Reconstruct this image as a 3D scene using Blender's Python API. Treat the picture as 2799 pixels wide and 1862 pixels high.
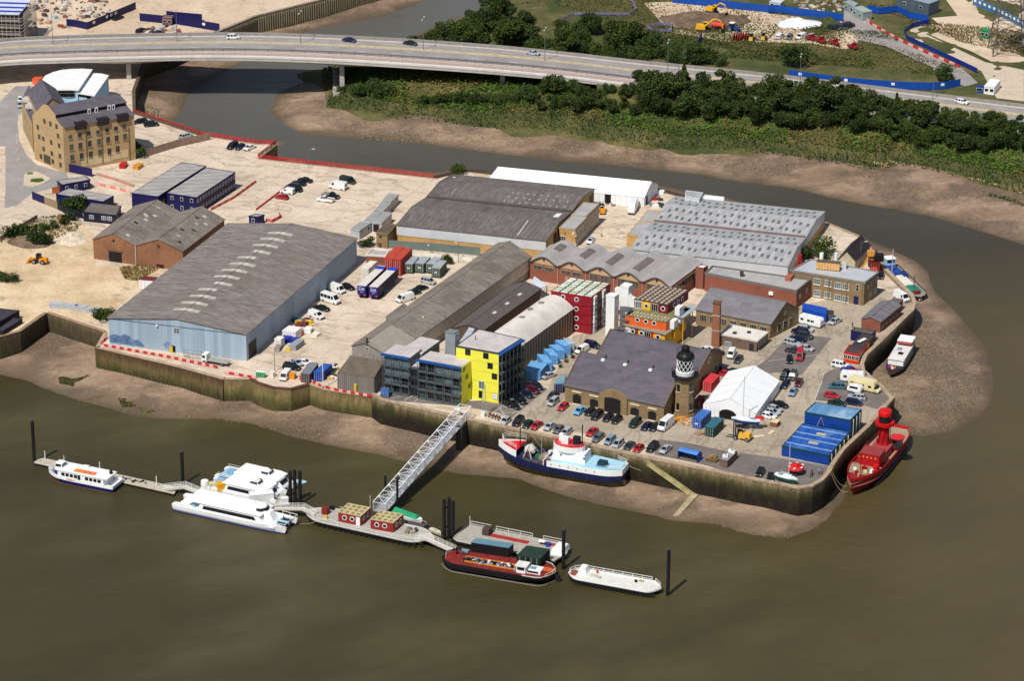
import bpy,math,random
from mathutils import Vector,Matrix
R=math.radians
rnd=random.Random(11)
sc=bpy.context.scene
for o in list(bpy.data.objects):
 bpy.data.objects.remove(o)
COL=sc.collection
V=Vector
# ---------------------------------------------------------------- camera, sky, sun, exposure
FPX,PITCH,ROLL=8745.0,R(23.1),R(0.36)
CAM=V((0.0,-766.0,327.0))
cd=bpy.data.cameras.new('camera');cam=bpy.data.objects.new('camera',cd);COL.objects.link(cam)
cd.sensor_fit='HORIZONTAL';cd.sensor_width=36.0;cd.lens=36.0*FPX/2799.0
cd.clip_start=1.0;cd.clip_end=6000.0
CM=Matrix.Rotation(math.pi/2-PITCH,3,'X')@Matrix.Rotation(ROLL,3,'Z')
cam.matrix_world=Matrix.Translation(CAM)@CM.to_4x4()
sc.camera=cam
SUN_HEAD,SUN_EL=R(31),R(54)
w=bpy.data.worlds.new('World');sc.world=w;w.use_nodes=True
nt=w.node_tree;nt.nodes.clear()
wo=nt.nodes.new('ShaderNodeOutputWorld');bg=nt.nodes.new('ShaderNodeBackground');sky=nt.nodes.new('ShaderNodeTexSky')
sky.sky_type='NISHITA';sky.sun_disc=False;sky.sun_elevation=SUN_EL;sky.sun_rotation=SUN_HEAD+math.pi
nt.links.new(sky.outputs[0],bg.inputs[0]);nt.links.new(bg.outputs[0],wo.inputs[0]);bg.inputs[1].default_value=0.075
sl=bpy.data.lights.new('sun','SUN');sun=bpy.data.objects.new('sun',sl);COL.objects.link(sun)
sl.energy=4.6;sl.angle=R(0.5);sl.color=(1.0,0.965,0.91)
sun.rotation_euler=V((math.sin(SUN_HEAD)*math.cos(SUN_EL),math.cos(SUN_HEAD)*math.cos(SUN_EL),-math.sin(SUN_EL))).to_track_quat('-Z','Y').to_euler()
sc.view_settings.view_transform='Standard';sc.view_settings.look='None';sc.view_settings.exposure=0.0;sc.view_settings.gamma=1.0
# ---------------------------------------------------------------- where things stand (surveyed from the photograph)
KT=700/2355.0
TILE=dict(a1=(0,0),a2=(700,0),a3=(1400,0),a4=(2100,0),b1=(0,400),b2=(700,400),b3=(1400,400),b4=(2100,400),c1=(0,800),c2=(700,800),c3=(1400,800),c4=(2100,800),d1=(0,1100),d2=(700,1200),d3=(1300,1200),d4=(2000,1100))
SPECIAL=dict(N=(0,0,1.0),F=(0,0,1.1875),y=(1000,850,450/2352.0),k=(1450,730,450/2352.0),g=(30,170,400/2091.0))
def px(t,x,y):
 if t in TILE:o=TILE[t];return(o[0]+x*KT,o[1]+y*KT)
 o=SPECIAL[t];return(o[0]+x*o[2],o[1]+y*o[2])
def at(p,z=0.0):
 d=CM@V(((p[0]-1399.5)/FPX,-(p[1]-931.0)/FPX,-1.0))
 return CAM+d*((z-CAM.z)/d.z)
def P(t,x,y,z=0.0):return at(px(t,x,y),z)
def PL(t,*a,z=0.0):return[P(t,a[i],a[i+1],z)for i in range(0,len(a),2)]
WZ=-6.8
# ---------------------------------------------------------------- mesh helper
class MB:
 def __init__(s):s.v=[];s.f=[];s.m=[]
 def add(s,vs,fs,mi=0):
  o=len(s.v);s.v.extend(tuple(v)for v in vs)
  for f in fs:s.f.append([i+o for i in f]);s.m.append(mi)
 def hexa(s,b,t,mi=0,cap=True):
  n=len(b);fs=[[i,(i+1)%n,n+(i+1)%n,n+i]for i in range(n)]
  if cap:fs+=[list(range(n-1,-1,-1)),list(range(n,2*n))]
  s.add(list(b)+list(t),fs,mi)
 def box(s,c,d,rz=0.0,mi=0,tp=(1,1),sh=(0,0)):
  x,y,z=d[0]/2,d[1]/2,d[2]/2;cs,sn=math.cos(rz),math.sin(rz)
  def q(a,b,h):return(c[0]+a*cs-b*sn,c[1]+a*sn+b*cs,c[2]+h)
  k=[(-x,-y),(x,-y),(x,y),(-x,y)]
  s.hexa([q(a,b,-z)for a,b in k],[q(a*tp[0]+sh[0],b*tp[1]+sh[1],z)for a,b in k],mi)
 def prism(s,poly,z0,z1,mi=0):
  s.hexa([(p[0],p[1],z0)for p in poly],[(p[0],p[1],z1)for p in poly],mi)
 def poly(s,pts,mi=0):s.add(pts,[list(range(len(pts)))],mi)
 def slab(s,pts,th,mi=0):
  s.hexa([(p[0],p[1],p[2]-th)for p in pts],pts,mi)
 def tube(s,p,q,r,mi=0,n=6,r2=None):
  p,q=V(p),V(q);d=q-p
  if d.length<1e-6:return
  d.normalize();a=d.orthogonal().normalized();b=d.cross(a);r2=r if r2 is None else r2
  ring=[(math.cos(2*math.pi*i/n),math.sin(2*math.pi*i/n))for i in range(n)]
  s.hexa([p+(a*c+b*e)*r for c,e in ring],[q+(a*c+b*e)*r2 for c,e in ring],mi)
 def path(s,pts,r,mi=0,n=5):
  for i in range(len(pts)-1):s.tube(pts[i],pts[i+1],r,mi,n)
 def lathe(s,c,prof,n=12,mi=0,a0=0.0):
  vs=[];fs=[]
  for r,z in prof:
   for i in range(n):
    a=a0+2*math.pi*i/n;vs.append((c[0]+r*math.cos(a),c[1]+r*math.sin(a),c[2]+z))
  for k in range(len(prof)-1):
   for i in range(n):fs.append([k*n+i,k*n+(i+1)%n,(k+1)*n+(i+1)%n,(k+1)*n+i])
  fs.append(list(range(n-1,-1,-1)));fs.append([(len(prof)-1)*n+i for i in range(n)])
  s.add(vs,fs,mi)
 def grid(s,rows,mi=0,close=False):
  n=len(rows[0]);vs=[p for r in rows for p in r];fs=[]
  for k in range(len(rows)-1):
   for i in range(n if close else n-1):fs.append([k*n+i,k*n+(i+1)%n,(k+1)*n+(i+1)%n,(k+1)*n+i])
  s.add(vs,fs,mi)
 def build(s,name,mats,parent=None,loc=None,smooth=False,local=False):
  if not isinstance(mats,(list,tuple)):mats=[mats]
  me=bpy.data.meshes.new(name)
  o=V(loc)if loc is not None else(V(parent.location)if parent is not None and not local else V((0,0,0)))
  if parent is not None and parent.parent is not None and not local and loc is None:o=o+V(parent.parent.location)
  me.from_pydata([(v[0]-o.x,v[1]-o.y,v[2]-o.z)for v in s.v],[],s.f)
  for m in mats:me.materials.append(m)
  if len(mats)>1:me.polygons.foreach_set('material_index',s.m)
  if smooth:me.polygons.foreach_set('use_smooth',[True]*len(me.polygons))
  me.update()
  ob=bpy.data.objects.new(name,me);COL.objects.link(ob)
  if parent is not None:ob.parent=parent
  elif loc is not None:ob.location=loc
  return ob
def tag(o,label=None,cat=None,group=None,kind=None):
 if label:o['label']=label
 if cat:o['category']=cat
 if group:o['group']=group
 if kind:o['kind']=kind
 return o
def thing(name,label,cat,loc=(0,0,0),rz=0.0,group=None):
 o=bpy.data.objects.new(name,None);COL.objects.link(o);o.empty_display_size=0.5
 o.location=loc;o.rotation_euler=(0,0,rz)
 return tag(o,label,cat,group)
def one(mb,name,mats,label,cat,group=None,kind=None,loc=None,smooth=False):
 if loc is None:
  n=len(mb.v);loc=(sum(v[0]for v in mb.v)/n,sum(v[1]for v in mb.v)/n,min(v[2]for v in mb.v))
 return tag(mb.build(name,mats,None,loc,smooth),label,cat,group,kind)
def struct(mb,name,mats,smooth=False):return tag(mb.build(name,mats,smooth=smooth),kind='structure')
def kids(o):return[c for c in KID.get(o.name,[])]if o.name in KID else list(o.children)
KID={}
def dup(root,loc,rz=0.0,label=None,group=None,color=None,scale=None):
 r=root.copy();COL.objects.link(r);r.location=loc;r.rotation_euler=(0,0,rz)
 if label:r['label']=label
 if group:r['group']=group
 if scale:r.scale=scale
 if color:r.color=color
 if root.name not in KID:KID[root.name]=list(root.children)
 for ch in KID[root.name]:
  c=ch.copy();COL.objects.link(c);c.parent=r
  if color:c.color=color
  if ch.name not in KID:KID[ch.name]=list(ch.children)
  for g in KID[ch.name]:
   d=g.copy();COL.objects.link(d);d.parent=c
   if color:d.color=color
 return r
def wipe(root):
 for ch in list(root.children):
  for g in list(ch.children):bpy.data.objects.remove(g)
  bpy.data.objects.remove(ch)
 bpy.data.objects.remove(root)
 # ---------------------------------------------------------------- materials
def lin(c):
 if isinstance(c,str):
  c=tuple(int(c[i:i+2],16)/255.0 for i in(0,2,4))
 return tuple((x/12.92 if x<=0.04045 else((x+0.055)/1.055)**2.4)for x in c[:3])+(1.0,)
MATS={}
class NT:
 def __init__(s,name,rough=0.7,metal=0.0,spec=0.3):
  s.mat=bpy.data.materials.new(name);s.mat.use_nodes=True;s.t=s.mat.node_tree
  s.b=s.t.nodes['Principled BSDF'];s.b.inputs['Roughness'].default_value=rough;s.b.inputs['Metallic'].default_value=metal
  s.b.inputs['Specular IOR Level'].default_value=spec
 def n(s,k,**kw):
  x=s.t.nodes.new(k)
  for a,v in kw.items():setattr(x,a,v)
  return x
 def l(s,a,b):s.t.links.new(a,b)
 def pos(s,rz=0.0,scale=(1,1,1),coord='world'):
  if coord=='world':src=s.n('ShaderNodeNewGeometry').outputs['Position']
  else:src=s.n('ShaderNodeTexCoord').outputs['Object']
  m=s.n('ShaderNodeMapping',vector_type='TEXTURE' if False else 'POINT')
  m.inputs['Rotation'].default_value=(0,0,-rz);m.inputs['Scale'].default_value=(1,1,1)
  s.l(src,m.inputs['Vector'])
  m2=s.n('ShaderNodeMapping');m2.inputs['Scale'].default_value=scale;s.l(m.outputs[0],m2.inputs['Vector'])
  return m2.outputs[0]
 def noise(s,vec,scale=1.0,detail=4.0,rough=0.6):
  x=s.n('ShaderNodeTexNoise');x.inputs['Scale'].default_value=scale;x.inputs['Detail'].default_value=detail;x.inputs['Roughness'].default_value=rough
  s.l(vec,x.inputs['Vector']);return x.outputs['Fac']
 def ramp(s,fac,stops,interp='LINEAR'):
  r=s.n('ShaderNodeValToRGB');r.color_ramp.interpolation=interp;e=r.color_ramp.elements
  while len(e)>1:e.remove(e[-1])
  for i,(p,c)in enumerate(stops):
   q=e[0]if i==0 else e.new(p)
   q.position=p;q.color=lin(c)if isinstance(c,str)else(c,c,c,1)if isinstance(c,(int,float))else tuple(c)[:3]+(1,)
  s.l(fac,r.inputs[0]);return r.outputs[0]
 def mix(s,fac,a,b,mode='MIX'):
  m=s.n('ShaderNodeMix',data_type='RGBA',blend_type=mode)
  for sock,v in((m.inputs[0],fac),(m.inputs[6],a),(m.inputs[7],b)):
   if hasattr(v,'is_linked'):s.l(v,sock)
   elif isinstance(v,(int,float)):sock.default_value=v
   else:sock.default_value=lin(v)if isinstance(v,str)else tuple(v)[:3]+(1,)
  return m.outputs[2]
 def bump(s,h,strength=0.3,dist=0.1):
  b=s.n('ShaderNodeBump');b.inputs['Strength'].default_value=strength;b.inputs['Distance'].default_value=dist
  s.l(h,b.inputs['Height']);s.l(b.outputs[0],s.b.inputs['Normal'])
 def col(s,c):s.l(c,s.b.inputs['Base Color'])
def M(c,rough=0.65,var=0.12,scale=0.6,metal=0.0,spec=0.3,coord='world',dirt=None):
 """plain painted / rendered surface with patchy variation"""
 key=(c,rough,var,scale,metal,spec,dirt)
 if key in MATS:return MATS[key]
 t=NT('surface_'+str(c),rough,metal,spec);L=lin(c)
 v=t.pos()
 f=t.noise(v,scale,5.0,0.65)
 lo=tuple(x*(1-var*1.6)for x in L[:3]);hi=tuple(min(1,x*(1+var*1.2))for x in L[:3])
 col=t.ramp(f,[(0.3,lo),(0.5,L),(0.72,hi)])
 if dirt:
  f2=t.noise(v,scale*0.35,6.0,0.7)
  col=t.mix(t.ramp(f2,[(0.5,0.0),(0.68,0.55)]),col,dirt)
 t.col(col);MATS[key]=t.mat
 return t.mat
def paint_mat():
 t=NT('paint',0.32,0.0,0.5);oi=t.n('ShaderNodeObjectInfo')
 f=t.noise(t.pos(),0.8,3.0);g=t.ramp(f,[(0.3,0.86),(0.7,1.0)])
 t.col(t.mix(1.0,oi.outputs['Color'],g,'MULTIPLY'));t.b.inputs['Coat Weight'].default_value=0.25
 return t.mat
PAINT=paint_mat()
def matt_mat():
 t=NT('matt_paint',0.7,0.0,0.25);oi=t.n('ShaderNodeObjectInfo')
 f=t.noise(t.pos(),0.9,5.0,0.7);g=t.ramp(f,[(0.25,0.7),(0.6,1.0)])
 t.col(t.mix(1.0,oi.outputs['Color'],g,'MULTIPLY'));return t.mat
MATT=matt_mat()
def glass_mat(name,c,rough=0.08):
 t=NT(name,rough,0.0,0.5);f=t.noise(t.pos(),0.5,2.0)
 L=lin(c);t.col(t.ramp(f,[(0.35,tuple(x*.6 for x in L[:3])),(0.65,L)]));return t.mat
GLASS=glass_mat('dark_glass','1b2126');GLASSB=glass_mat('pale_glass','5f7078');GLASSG=glass_mat('green_glass','3c4f4c')
def streak_mat(name,c1,c2,ang,period=1.0,amp=0.25,rough=0.8,patch=None,metal=0.0,fine=3.0):
 """ribbed sheet: ribs run along heading ang (0 = +X); mottled"""
 t=NT(name,rough,metal)
 v=t.pos(ang);base=t.mix(t.ramp(t.noise(t.pos(ang,(0.25,1.2,1)),fine,6.0,0.75),[(0.3,0.0),(0.7,1.0)]),c1,c2)
 wv=t.n('ShaderNodeTexWave',wave_type='BANDS',bands_direction='Y');wv.inputs['Scale'].default_value=0.314/period;wv.inputs['Distortion'].default_value=0.0
 t.l(v,wv.inputs['Vector'])
 bk=t.n('ShaderNodeTexBrick');bk.inputs['Scale'].default_value=1.0;bk.inputs['Brick Width'].default_value=3.1;bk.inputs['Row Height'].default_value=1.15;bk.inputs['Mortar Size'].default_value=0.0;bk.inputs['Color1'].default_value=(.84,.84,.83,1);bk.inputs['Color2'].default_value=(1.1,1.09,1.08,1);t.l(v,bk.inputs['Vector']);base=t.mix(1.0,base,bk.outputs['Color'],'MULTIPLY')
 g=t.ramp(wv.outputs['Fac'],[(0.0,1.0-amp),(0.5,1.0)])
 col=t.mix(1.0,base,g,'MULTIPLY')
 if patch:
  col=t.mix(t.ramp(t.noise(t.pos(ang,(0.5,1,1)),0.09,5.0,0.7),[(0.52,0.0),(0.64,0.7)]),col,patch)
 t.col(col);t.bump(wv.outputs['Fac'],0.3,0.08);return t.mat
def brick_mat(name,c1,c2,mortar,patch=None,scale=1.0):
 t=NT(name,0.85)
 v=t.pos(0.0)
 f=t.noise(v,1.6*scale,8.0,0.8);col=t.ramp(f,[(0.3,c1),(0.62,c2),(0.8,mortar)])
 z=t.n('ShaderNodeSeparateXYZ');t.l(v,z.inputs[0])
 wv=t.n('ShaderNodeTexWave',wave_type='BANDS',bands_direction='Z');wv.inputs['Scale'].default_value=1.0;wv.inputs['Distortion'].default_value=0.6
 t.l(v,wv.inputs['Vector']);col=t.mix(t.ramp(wv.outputs['Fac'],[(0.0,0.0),(0.25,0.0),(0.26,0.0),(1.0,0.22)]),col,mortar)
 f2=t.noise(v,0.22,6.0,0.7);col=t.mix(t.ramp(f2,[(0.45,0.0),(0.7,0.6)]),col,patch or c1)
 t.col(col);return t.mat
WHITE=M('e4e4e0',0.5,0.05,0.4);OFFWHITE=M('cfcabd',0.6,0.08);BLACK=M('141416',0.5,0.2);STEEL=M('7d8285',0.45,0.12,0.8,0.3)
DARKGREY=M('3c3c3f',0.7,0.15);GREY=M('8b8b89',0.7,0.12);RUBBER=M('1a1a1b',0.85,0.2);RED=M('b01c20',0.45,0.1);REDB=M('c8161a',0.4,0.08)
ORANGE=M('d98a1e',0.5,0.1);YELLOW=M('d9b428',0.5,0.08);NAVY=M('15164a',0.5,0.12);BLUE=M('1a3f94',0.5,0.1);TIMBER=M('9c7d5c',0.8,0.25,1.5);PALE=M('b9b2a4',0.75,0.15)
LAMPRED=M('8c1014',0.3,0.05);LAMPW=M('d8dadc',0.2,0.03,0.4,0.0,0.6);RUST=M('7a3a26',0.85,0.3,1.0);GREEN=M('1f5a3a',0.6,0.15)
# ================================================================ SETTING: ground, water, mud, river walls, road bridge
import numpy as np
def NP(*a,z=0.0):return[at((a[i],a[i+1]),z)for i in range(0,len(a),2)]
FRONT_A=P('c1',2262,385,7.4);FRONT_B=P('b2',925,850,7.4)
ANG=math.atan2(FRONT_B.y-FRONT_A.y,FRONT_B.x-FRONT_A.x)
def water_mat():
 t=NT('river_water',0.16,0.0,0.3);t.b.inputs['IOR'].default_value=1.33
 v=t.pos();big=t.noise(t.pos(0.5,(1.0,2.2,1)),0.012,4.0,0.6);col=t.ramp(big,[(0.3,'38341d'),(0.5,'433d24'),(0.7,'544d32')])
 x=t.n('ShaderNodeSeparateXYZ');t.l(v,x.inputs[0])
 ad=t.n('ShaderNodeMath',operation='ADD');t.l(x.outputs[1],ad.inputs[0])
 ml=t.n('ShaderNodeMath',operation='MULTIPLY');t.l(t.noise(v,0.03,4.0),ml.inputs[0]);ml.inputs[1].default_value=60.0;t.l(ml.outputs[0],ad.inputs[1])
 dv=t.n('ShaderNodeMath',operation='DIVIDE');t.l(ad.outputs[0],dv.inputs[0]);dv.inputs[1].default_value=260.0
 creek=t.ramp(dv.outputs[0],[(0.45,'3d3a30'),(0.95,'5c5a54')])  # dark creek tone; far end paler, low-angle sky reflection painted into the colour
 ax=t.n('ShaderNodeMath',operation='MULTIPLY_ADD');t.l(t.noise(t.pos(.8,(1,2,1)),0.022,5.0,.65),ax.inputs[0]);ax.inputs[1].default_value=160.0;t.l(x.outputs[0],ax.inputs[2])
 mx=t.n('ShaderNodeMapRange');mx.inputs[1].default_value=90;mx.inputs[2].default_value=230;t.l(ax.outputs[0],mx.inputs[0]);col=t.mix(mx.outputs[0],col,'55492f');col=t.mix(t.ramp(dv.outputs[0],[(0.2,0.0),(0.5,1.0)]),col,creek)
 t.col(col)
 a=t.noise(t.pos(0.15,(0.45,1.5,1)),0.9,6.0,0.75);b=t.noise(t.pos(-0.3,(0.6,1.2,1)),0.15,4.0,0.6)
 h=t.n('ShaderNodeMath',operation='MULTIPLY_ADD');t.l(b,h.inputs[0]);h.inputs[1].default_value=2.5;t.l(a,h.inputs[2])
 t.bump(h.outputs[0],0.75,0.22);return t.mat
def concrete_mat(name,c1,c2,joint,dark,cell=5.0,ang=0.0,jw=0.012):
 t=NT(name,0.85);v=t.pos(ang);p=t.pos()
 col=t.ramp(t.noise(p,0.07,7.0,0.7),[(0.32,c1),(0.62,c2)])
 col=t.mix(t.ramp(t.noise(p,0.9,6.0,0.7),[(0.45,0.0),(0.75,0.35)]),col,dark)
 br=t.n('ShaderNodeTexBrick');br.offset=0.0;br.inputs['Scale'].default_value=1.0/cell;br.inputs['Mortar Size'].default_value=jw;br.inputs['Brick Width'].default_value=1.0;br.inputs['Row Height'].default_value=1.0
 br.inputs['Color1'].default_value=(1,1,1,1);br.inputs['Color2'].default_value=(0.9,0.89,0.88,1);br.inputs['Mortar'].default_value=(0.6,0.57,0.54,1);br.inputs['Mortar Smooth'].default_value=0.3
 t.l(v,br.inputs['Vector']);col=t.mix(0.85,col,br.outputs['Color'],'MULTIPLY')
 col=t.mix(t.ramp(t.noise(p,0.16,8.0,0.75),[(0.55,0.0),(0.66,0.6)]),col,dark)
 col=t.mix(t.ramp(t.noise(t.pos(ang,(1,.35,1)),0.11,5.0,0.55),[(0.475,0.0),(0.493,0.5),(0.505,0.5),(0.52,0.0)]),col,dark)
 col=t.mix(t.ramp(t.noise(p,1.7,3.0,0.5),[(0.7,0.0),(0.76,0.6)]),col,joint)
 t.col(col);return t.mat
def blotch(name,stops,scale=0.12,rough=0.9,fine=1.5,dark=None,bump=0.4,dscale=0.5):
 t=NT(name,rough);p=t.pos();col=t.ramp(t.noise(p,scale,8.0,0.72),stops)
 f=t.noise(p,fine,6.0,0.8);col=t.mix(1.0,col,t.ramp(f,[(0.3,0.72),(0.7,1.18)]),'MULTIPLY')
 if dark:col=t.mix(t.ramp(t.noise(p,dscale,8.0,0.75),[(0.54,0.0),(0.66,0.8)]),col,dark)
 t.col(col);t.bump(f,bump,0.3);return t.mat
def mud_mat():
 t=NT('tidal_mud',0.6,0.0,0.4);p=t.pos()
 col=t.ramp(t.noise(t.pos(0.2,(0.5,1.4,1)),0.06,8.0,0.7),[(0.3,'7d6650'),(0.5,'987f69'),(0.7,'b39a80')])
 peb=t.n('ShaderNodeTexVoronoi');peb.inputs['Scale'].default_value=1.4;t.l(p,peb.inputs['Vector'])
 m=t.ramp(t.noise(p,0.05,5.0,0.6),[(0.47,0.0),(0.56,1.0)])
 pc=t.mix(t.ramp(peb.outputs['Distance'],[(0.08,1.0),(0.3,0.0)]),'5a4c3e','b5a68e')
 g=t.n('ShaderNodeMath',operation='MULTIPLY');t.l(m,g.inputs[0]);g.inputs[1].default_value=0.65
 col=t.mix(g.outputs[0],col,pc)
 col=t.mix(t.ramp(t.noise(t.pos(1.1,(0.6,1.5,1)),0.09,7.0,0.7),[(0.58,0.0),(0.68,0.65)]),col,'66582f')
 col=t.mix(1.0,col,t.ramp(t.noise(p,0.55,7.0,0.8),[(0.35,0.7),(0.68,1.15)]),'MULTIPLY')
 z=t.n('ShaderNodeSeparateXYZ');t.l(p,z.inputs[0]);mr=t.n('ShaderNodeMapRange');mr.inputs[1].default_value=WZ-0.1;mr.inputs[2].default_value=WZ+0.6;t.l(z.outputs[2],mr.inputs[0])
 col=t.mix(t.ramp(mr.outputs[0],[(0.0,0.95),(0.35,0.6),(1.0,0.0)]),col,'50432f')
 t.col(col);t.bump(t.noise(p,1.6,6.0,0.8),0.6,0.4);return t.mat
def wall_mat(name,top,mid,low,streak='3a3a24',zt=0.4,zm=-1.6,zb=-4.6,rib=None):
 t=NT(name,0.85);p=t.pos();z=t.n('ShaderNodeSeparateXYZ');t.l(p,z.inputs[0])
 ad=t.n('ShaderNodeMath',operation='MULTIPLY_ADD');t.l(t.noise(t.pos(0,(1,1,0.25)),0.5,7.0,0.75),ad.inputs[0]);ad.inputs[1].default_value=4.0;t.l(z.outputs[2],ad.inputs[2])
 mr=t.n('ShaderNodeMapRange');mr.inputs[1].default_value=-7.0+2.0;mr.inputs[2].default_value=1.0+2.0;t.l(ad.outputs[0],mr.inputs[0])
 k=lambda h:(h+7.0)/8.0
 col=t.ramp(mr.outputs[0],[(k(zb)-.18,low),(k(zb),streak),(k(zm),mid),(k(zt),top)])
 f=t.noise(t.pos(0,(1.5,1.5,0.35)),1.0,9.0,0.85);col=t.mix(1.0,col,t.ramp(f,[(0.36,0.42),(0.66,1.25)]),'MULTIPLY');col=t.mix(t.ramp(t.noise(t.pos(0,(1,1,.6)),.22,6.0,.7),[(.5,0.0),(.62,.6)]),col,streak)
 t.col(col);t.bump(f,0.5,0.2);return t.mat
 # --- water sheet
m=MB();m.poly([(-1500,-900,WZ),(1500,-900,WZ),(1500,2200,WZ),(-1500,2200,WZ)]);struct(m,'river_water',water_mat())
# --- shore outlines in the photograph, dropped on the water level
WATER=NP(-500,2400,-500,930,-150,985,0,1026,104,1059,238,1103,357,1133,475,1145,594,1154,700,1172,819,1198,967,1230,1122,1262,1294,1300,1419,1314,1508,1337,1597,1362,1731,1392,1844,1416,1939,1432,2059,1470,2150,1480,2230,1452,2285,1385,2330,1290,2395,1225,2440,1180,2516,1201,2605,1180,2665,1127,2718,1067,2718,1008,2694,949,2644,889,2611,842,2576,800,2540,751,2486,712,2427,682,2379,664,2340,640,2256,600,1870,522,1795,508,1384,470,1271,460,1190,476,716,424,768,391,700,383,560,360,467,327,505,273,594,208,666,169,745,120,834,89,1057,39,1152,6,1260,-60,1560,-60,1366,0,1330,21,1230,50,1116,104,1000,150,843,211,762,261,736,303,786,342,849,369,1057,386,1400,424,1563,443,1650,450,1846,470,2100,507,2350,553,2546,593,2799,673,3400,880,3400,2400,z=WZ)
VEG0=NP(870,190,925,258,912,285,1042,309,1146,318,1265,333,1400,346,1578,367,1786,395,2100,416,2219,433,2397,456,2480,448,2605,477,2799,528,3300,690,z=-4.3)
VEG=VEG0+NP(3300,-260,1700,-260,1420,-20,1370,12,1290,45,1140,105,1010,150,z=-2.0)
def sdist(poly,X,Y):
 p=np.array([(v.x,v.y)for v in poly]);d2=np.full(X.shape,1e18);ins=np.zeros(X.shape,bool);n=len(p)
 for i in range(n):
  ax,ay=p[i];bx,by=p[(i+1)%n];ex,ey=bx-ax,by-ay;L=ex*ex+ey*ey+1e-9
  t=np.clip(((X-ax)*ex+(Y-ay)*ey)/L,0,1);q=(X-ax-t*ex)**2+(Y-ay-t*ey)**2;d2=np.minimum(d2,q)
  c=(ay>Y)!=(by>Y);xi=(bx-ax)*(Y-ay)/(by-ay+1e-12)+ax;ins^=c&(X<xi)
 return np.where(ins,-1,1)*np.sqrt(d2)
def fbm(X,Y,s,seed=0,n=4):
 r=np.random.RandomState(seed);out=np.zeros(X.shape)
 for k in range(n):
  for j in range(3):
   a=r.uniform(0,6.28);f=s*2**k*r.uniform(.7,1.3);ph=r.uniform(0,6.28);out+=np.sin((X*math.cos(a)+Y*math.sin(a))*f+ph+1.3*np.sin((X*math.sin(a)-Y*math.cos(a))*f*.7))*.5**k/3
 return out
def mud_h(X,Y):
 d=sdist(WATER,X,Y);d=d+1.6*fbm(X,Y,.12,3,3)
 k=np.clip((Y-40)/50,0,1);z=WZ+np.where(d>0,np.minimum((.075+.04*k)*d,1.55+.9*k),np.maximum(0.11*d,-3.0));return z+0.13*fbm(X,Y,.35,5,4)*np.clip(d*.25,0,1)
def veg_h(X,Y):
 d=-sdist(VEG,X,Y);e=d+2.5*fbm(X,Y,.1,8,3)
 return np.where(e>0,-4.4+np.minimum(.34*e,5.7),-4.4+.3*e)+.25*fbm(X,Y,.2,9,3)
def hz(f,v):return float(f(np.array([v.x]),np.array([v.y]))[0])
def field(name,f,mask,x0,x1,y0,y1,st,mat,kind='structure',smooth=True):
 xs=np.arange(x0,x1+st,st);ys=np.arange(y0,y1+st,st);X,Y=np.meshgrid(xs,ys);Z=f(X,Y);K=mask(X,Y)
 ny,nx=X.shape;idx=-np.ones(X.shape,int);vs=[];fs=[]
 cell=K[:-1,:-1]&K[1:,:-1]&K[:-1,1:]&K[1:,1:]
 use=np.zeros(X.shape,bool);use[:-1,:-1]|=cell;use[1:,:-1]|=cell;use[:-1,1:]|=cell;use[1:,1:]|=cell
 idx[use]=np.arange(use.sum());vs=np.stack([X[use],Y[use],Z[use]],1)
 j,i=np.nonzero(cell);fs=np.stack([idx[j,i],idx[j,i+1],idx[j+1,i+1],idx[j+1,i]],1)
 me=bpy.data.meshes.new(name);me.from_pydata(vs.tolist(),[],fs.tolist());me.materials.append(mat)
 if smooth:me.polygons.foreach_set('use_smooth',[True]*len(me.polygons))
 o=bpy.data.objects.new(name,me);COL.objects.link(o);return tag(o,kind=kind)
field('mud_flats',mud_h,lambda X,Y:sdist(WATER,X,Y)>-14,-190,330,-200,470,2.0,mud_mat())
BANK=blotch('bank_grass',[(0.3,'363c1e'),(0.45,'464c26'),(0.58,'625c36'),(0.72,'84754e')],0.06,0.95,1.0,'323e1c',0.6)
field('far_bank_ground',veg_h,lambda X,Y:sdist(VEG,X,Y)<9.0,-90,420,60,640,2.5,BANK)
# --- the wharf itself
OUT_S=[(-500,960,0),(0,922,0),(56,907,0),(128,856,0),(273,904,0),(285,910,0),(262,951,0),(487,1004,0),(611,1038,0),(682,1038,0),(700,1049,0),(744,1063,0),(795,1067,0),(847,1053,0),(884,1066,0),(1016,1087,0),(1039,1093,1),(1273,1146,1),(1400,1173,1),(1647,1224,1),(1776,1254,1),(1948,1288,1),(2000,1299,1),(2143,1328,1),(2184,1335,1),(2222,1330,1),(2250,1314,1),(2269,1293,1),(2281,1269,1),(2308,1230,1),(2376,1166,1),(2446,1086,1)]
OUT_E=[(2446,1086,1),(2411,1056,0),(2379,1036,0),(2365,1020,1),(2360,996,1),(2369,972,1),(2412,932,1),(2477,868,1),(2498,848,1),(2503,824,1),(2496,806,1),(2409,719,1),(2378,673,0),(2359,650,0),(2256,608,0)]
OUT_N=[(2256,608,0),(1870,538,0),(1795,519,0),(1384,479,0),(1271,467,0),(1187,486,0),(710,433,0),(758,395,0),(700,392,0),(550,369,0),(370,309,0),(369,253,0),(395,178,0),(594,92,0),(700,48,0),(890,0,0),(1100,-60,0),(1250,-160,0),(-900,-160,0)]
U=lambda L:[at((a,b),0.95 if c else 0.0)for a,b,c in L]
WS,WE,WN=U(OUT_S),U(OUT_E),U(OUT_N)
land=WS+WE[1:]+WN[1:]
CONC=concrete_mat('wharf_concrete','c2b09a','dccab4','6e6258','8f7e6c',6.0,ANG)
def tess(pts):
 from mathutils.geometry import tessellate_polygon
 return[list(t)for t in tessellate_polygon([[V((p[0],p[1],0))for p in pts]])]
def sheet(name,pts,z,mat,th=None):
 m=MB();m.add([(p[0],p[1],z)for p in pts],tess(pts));return struct(m,name,mat)
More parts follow.
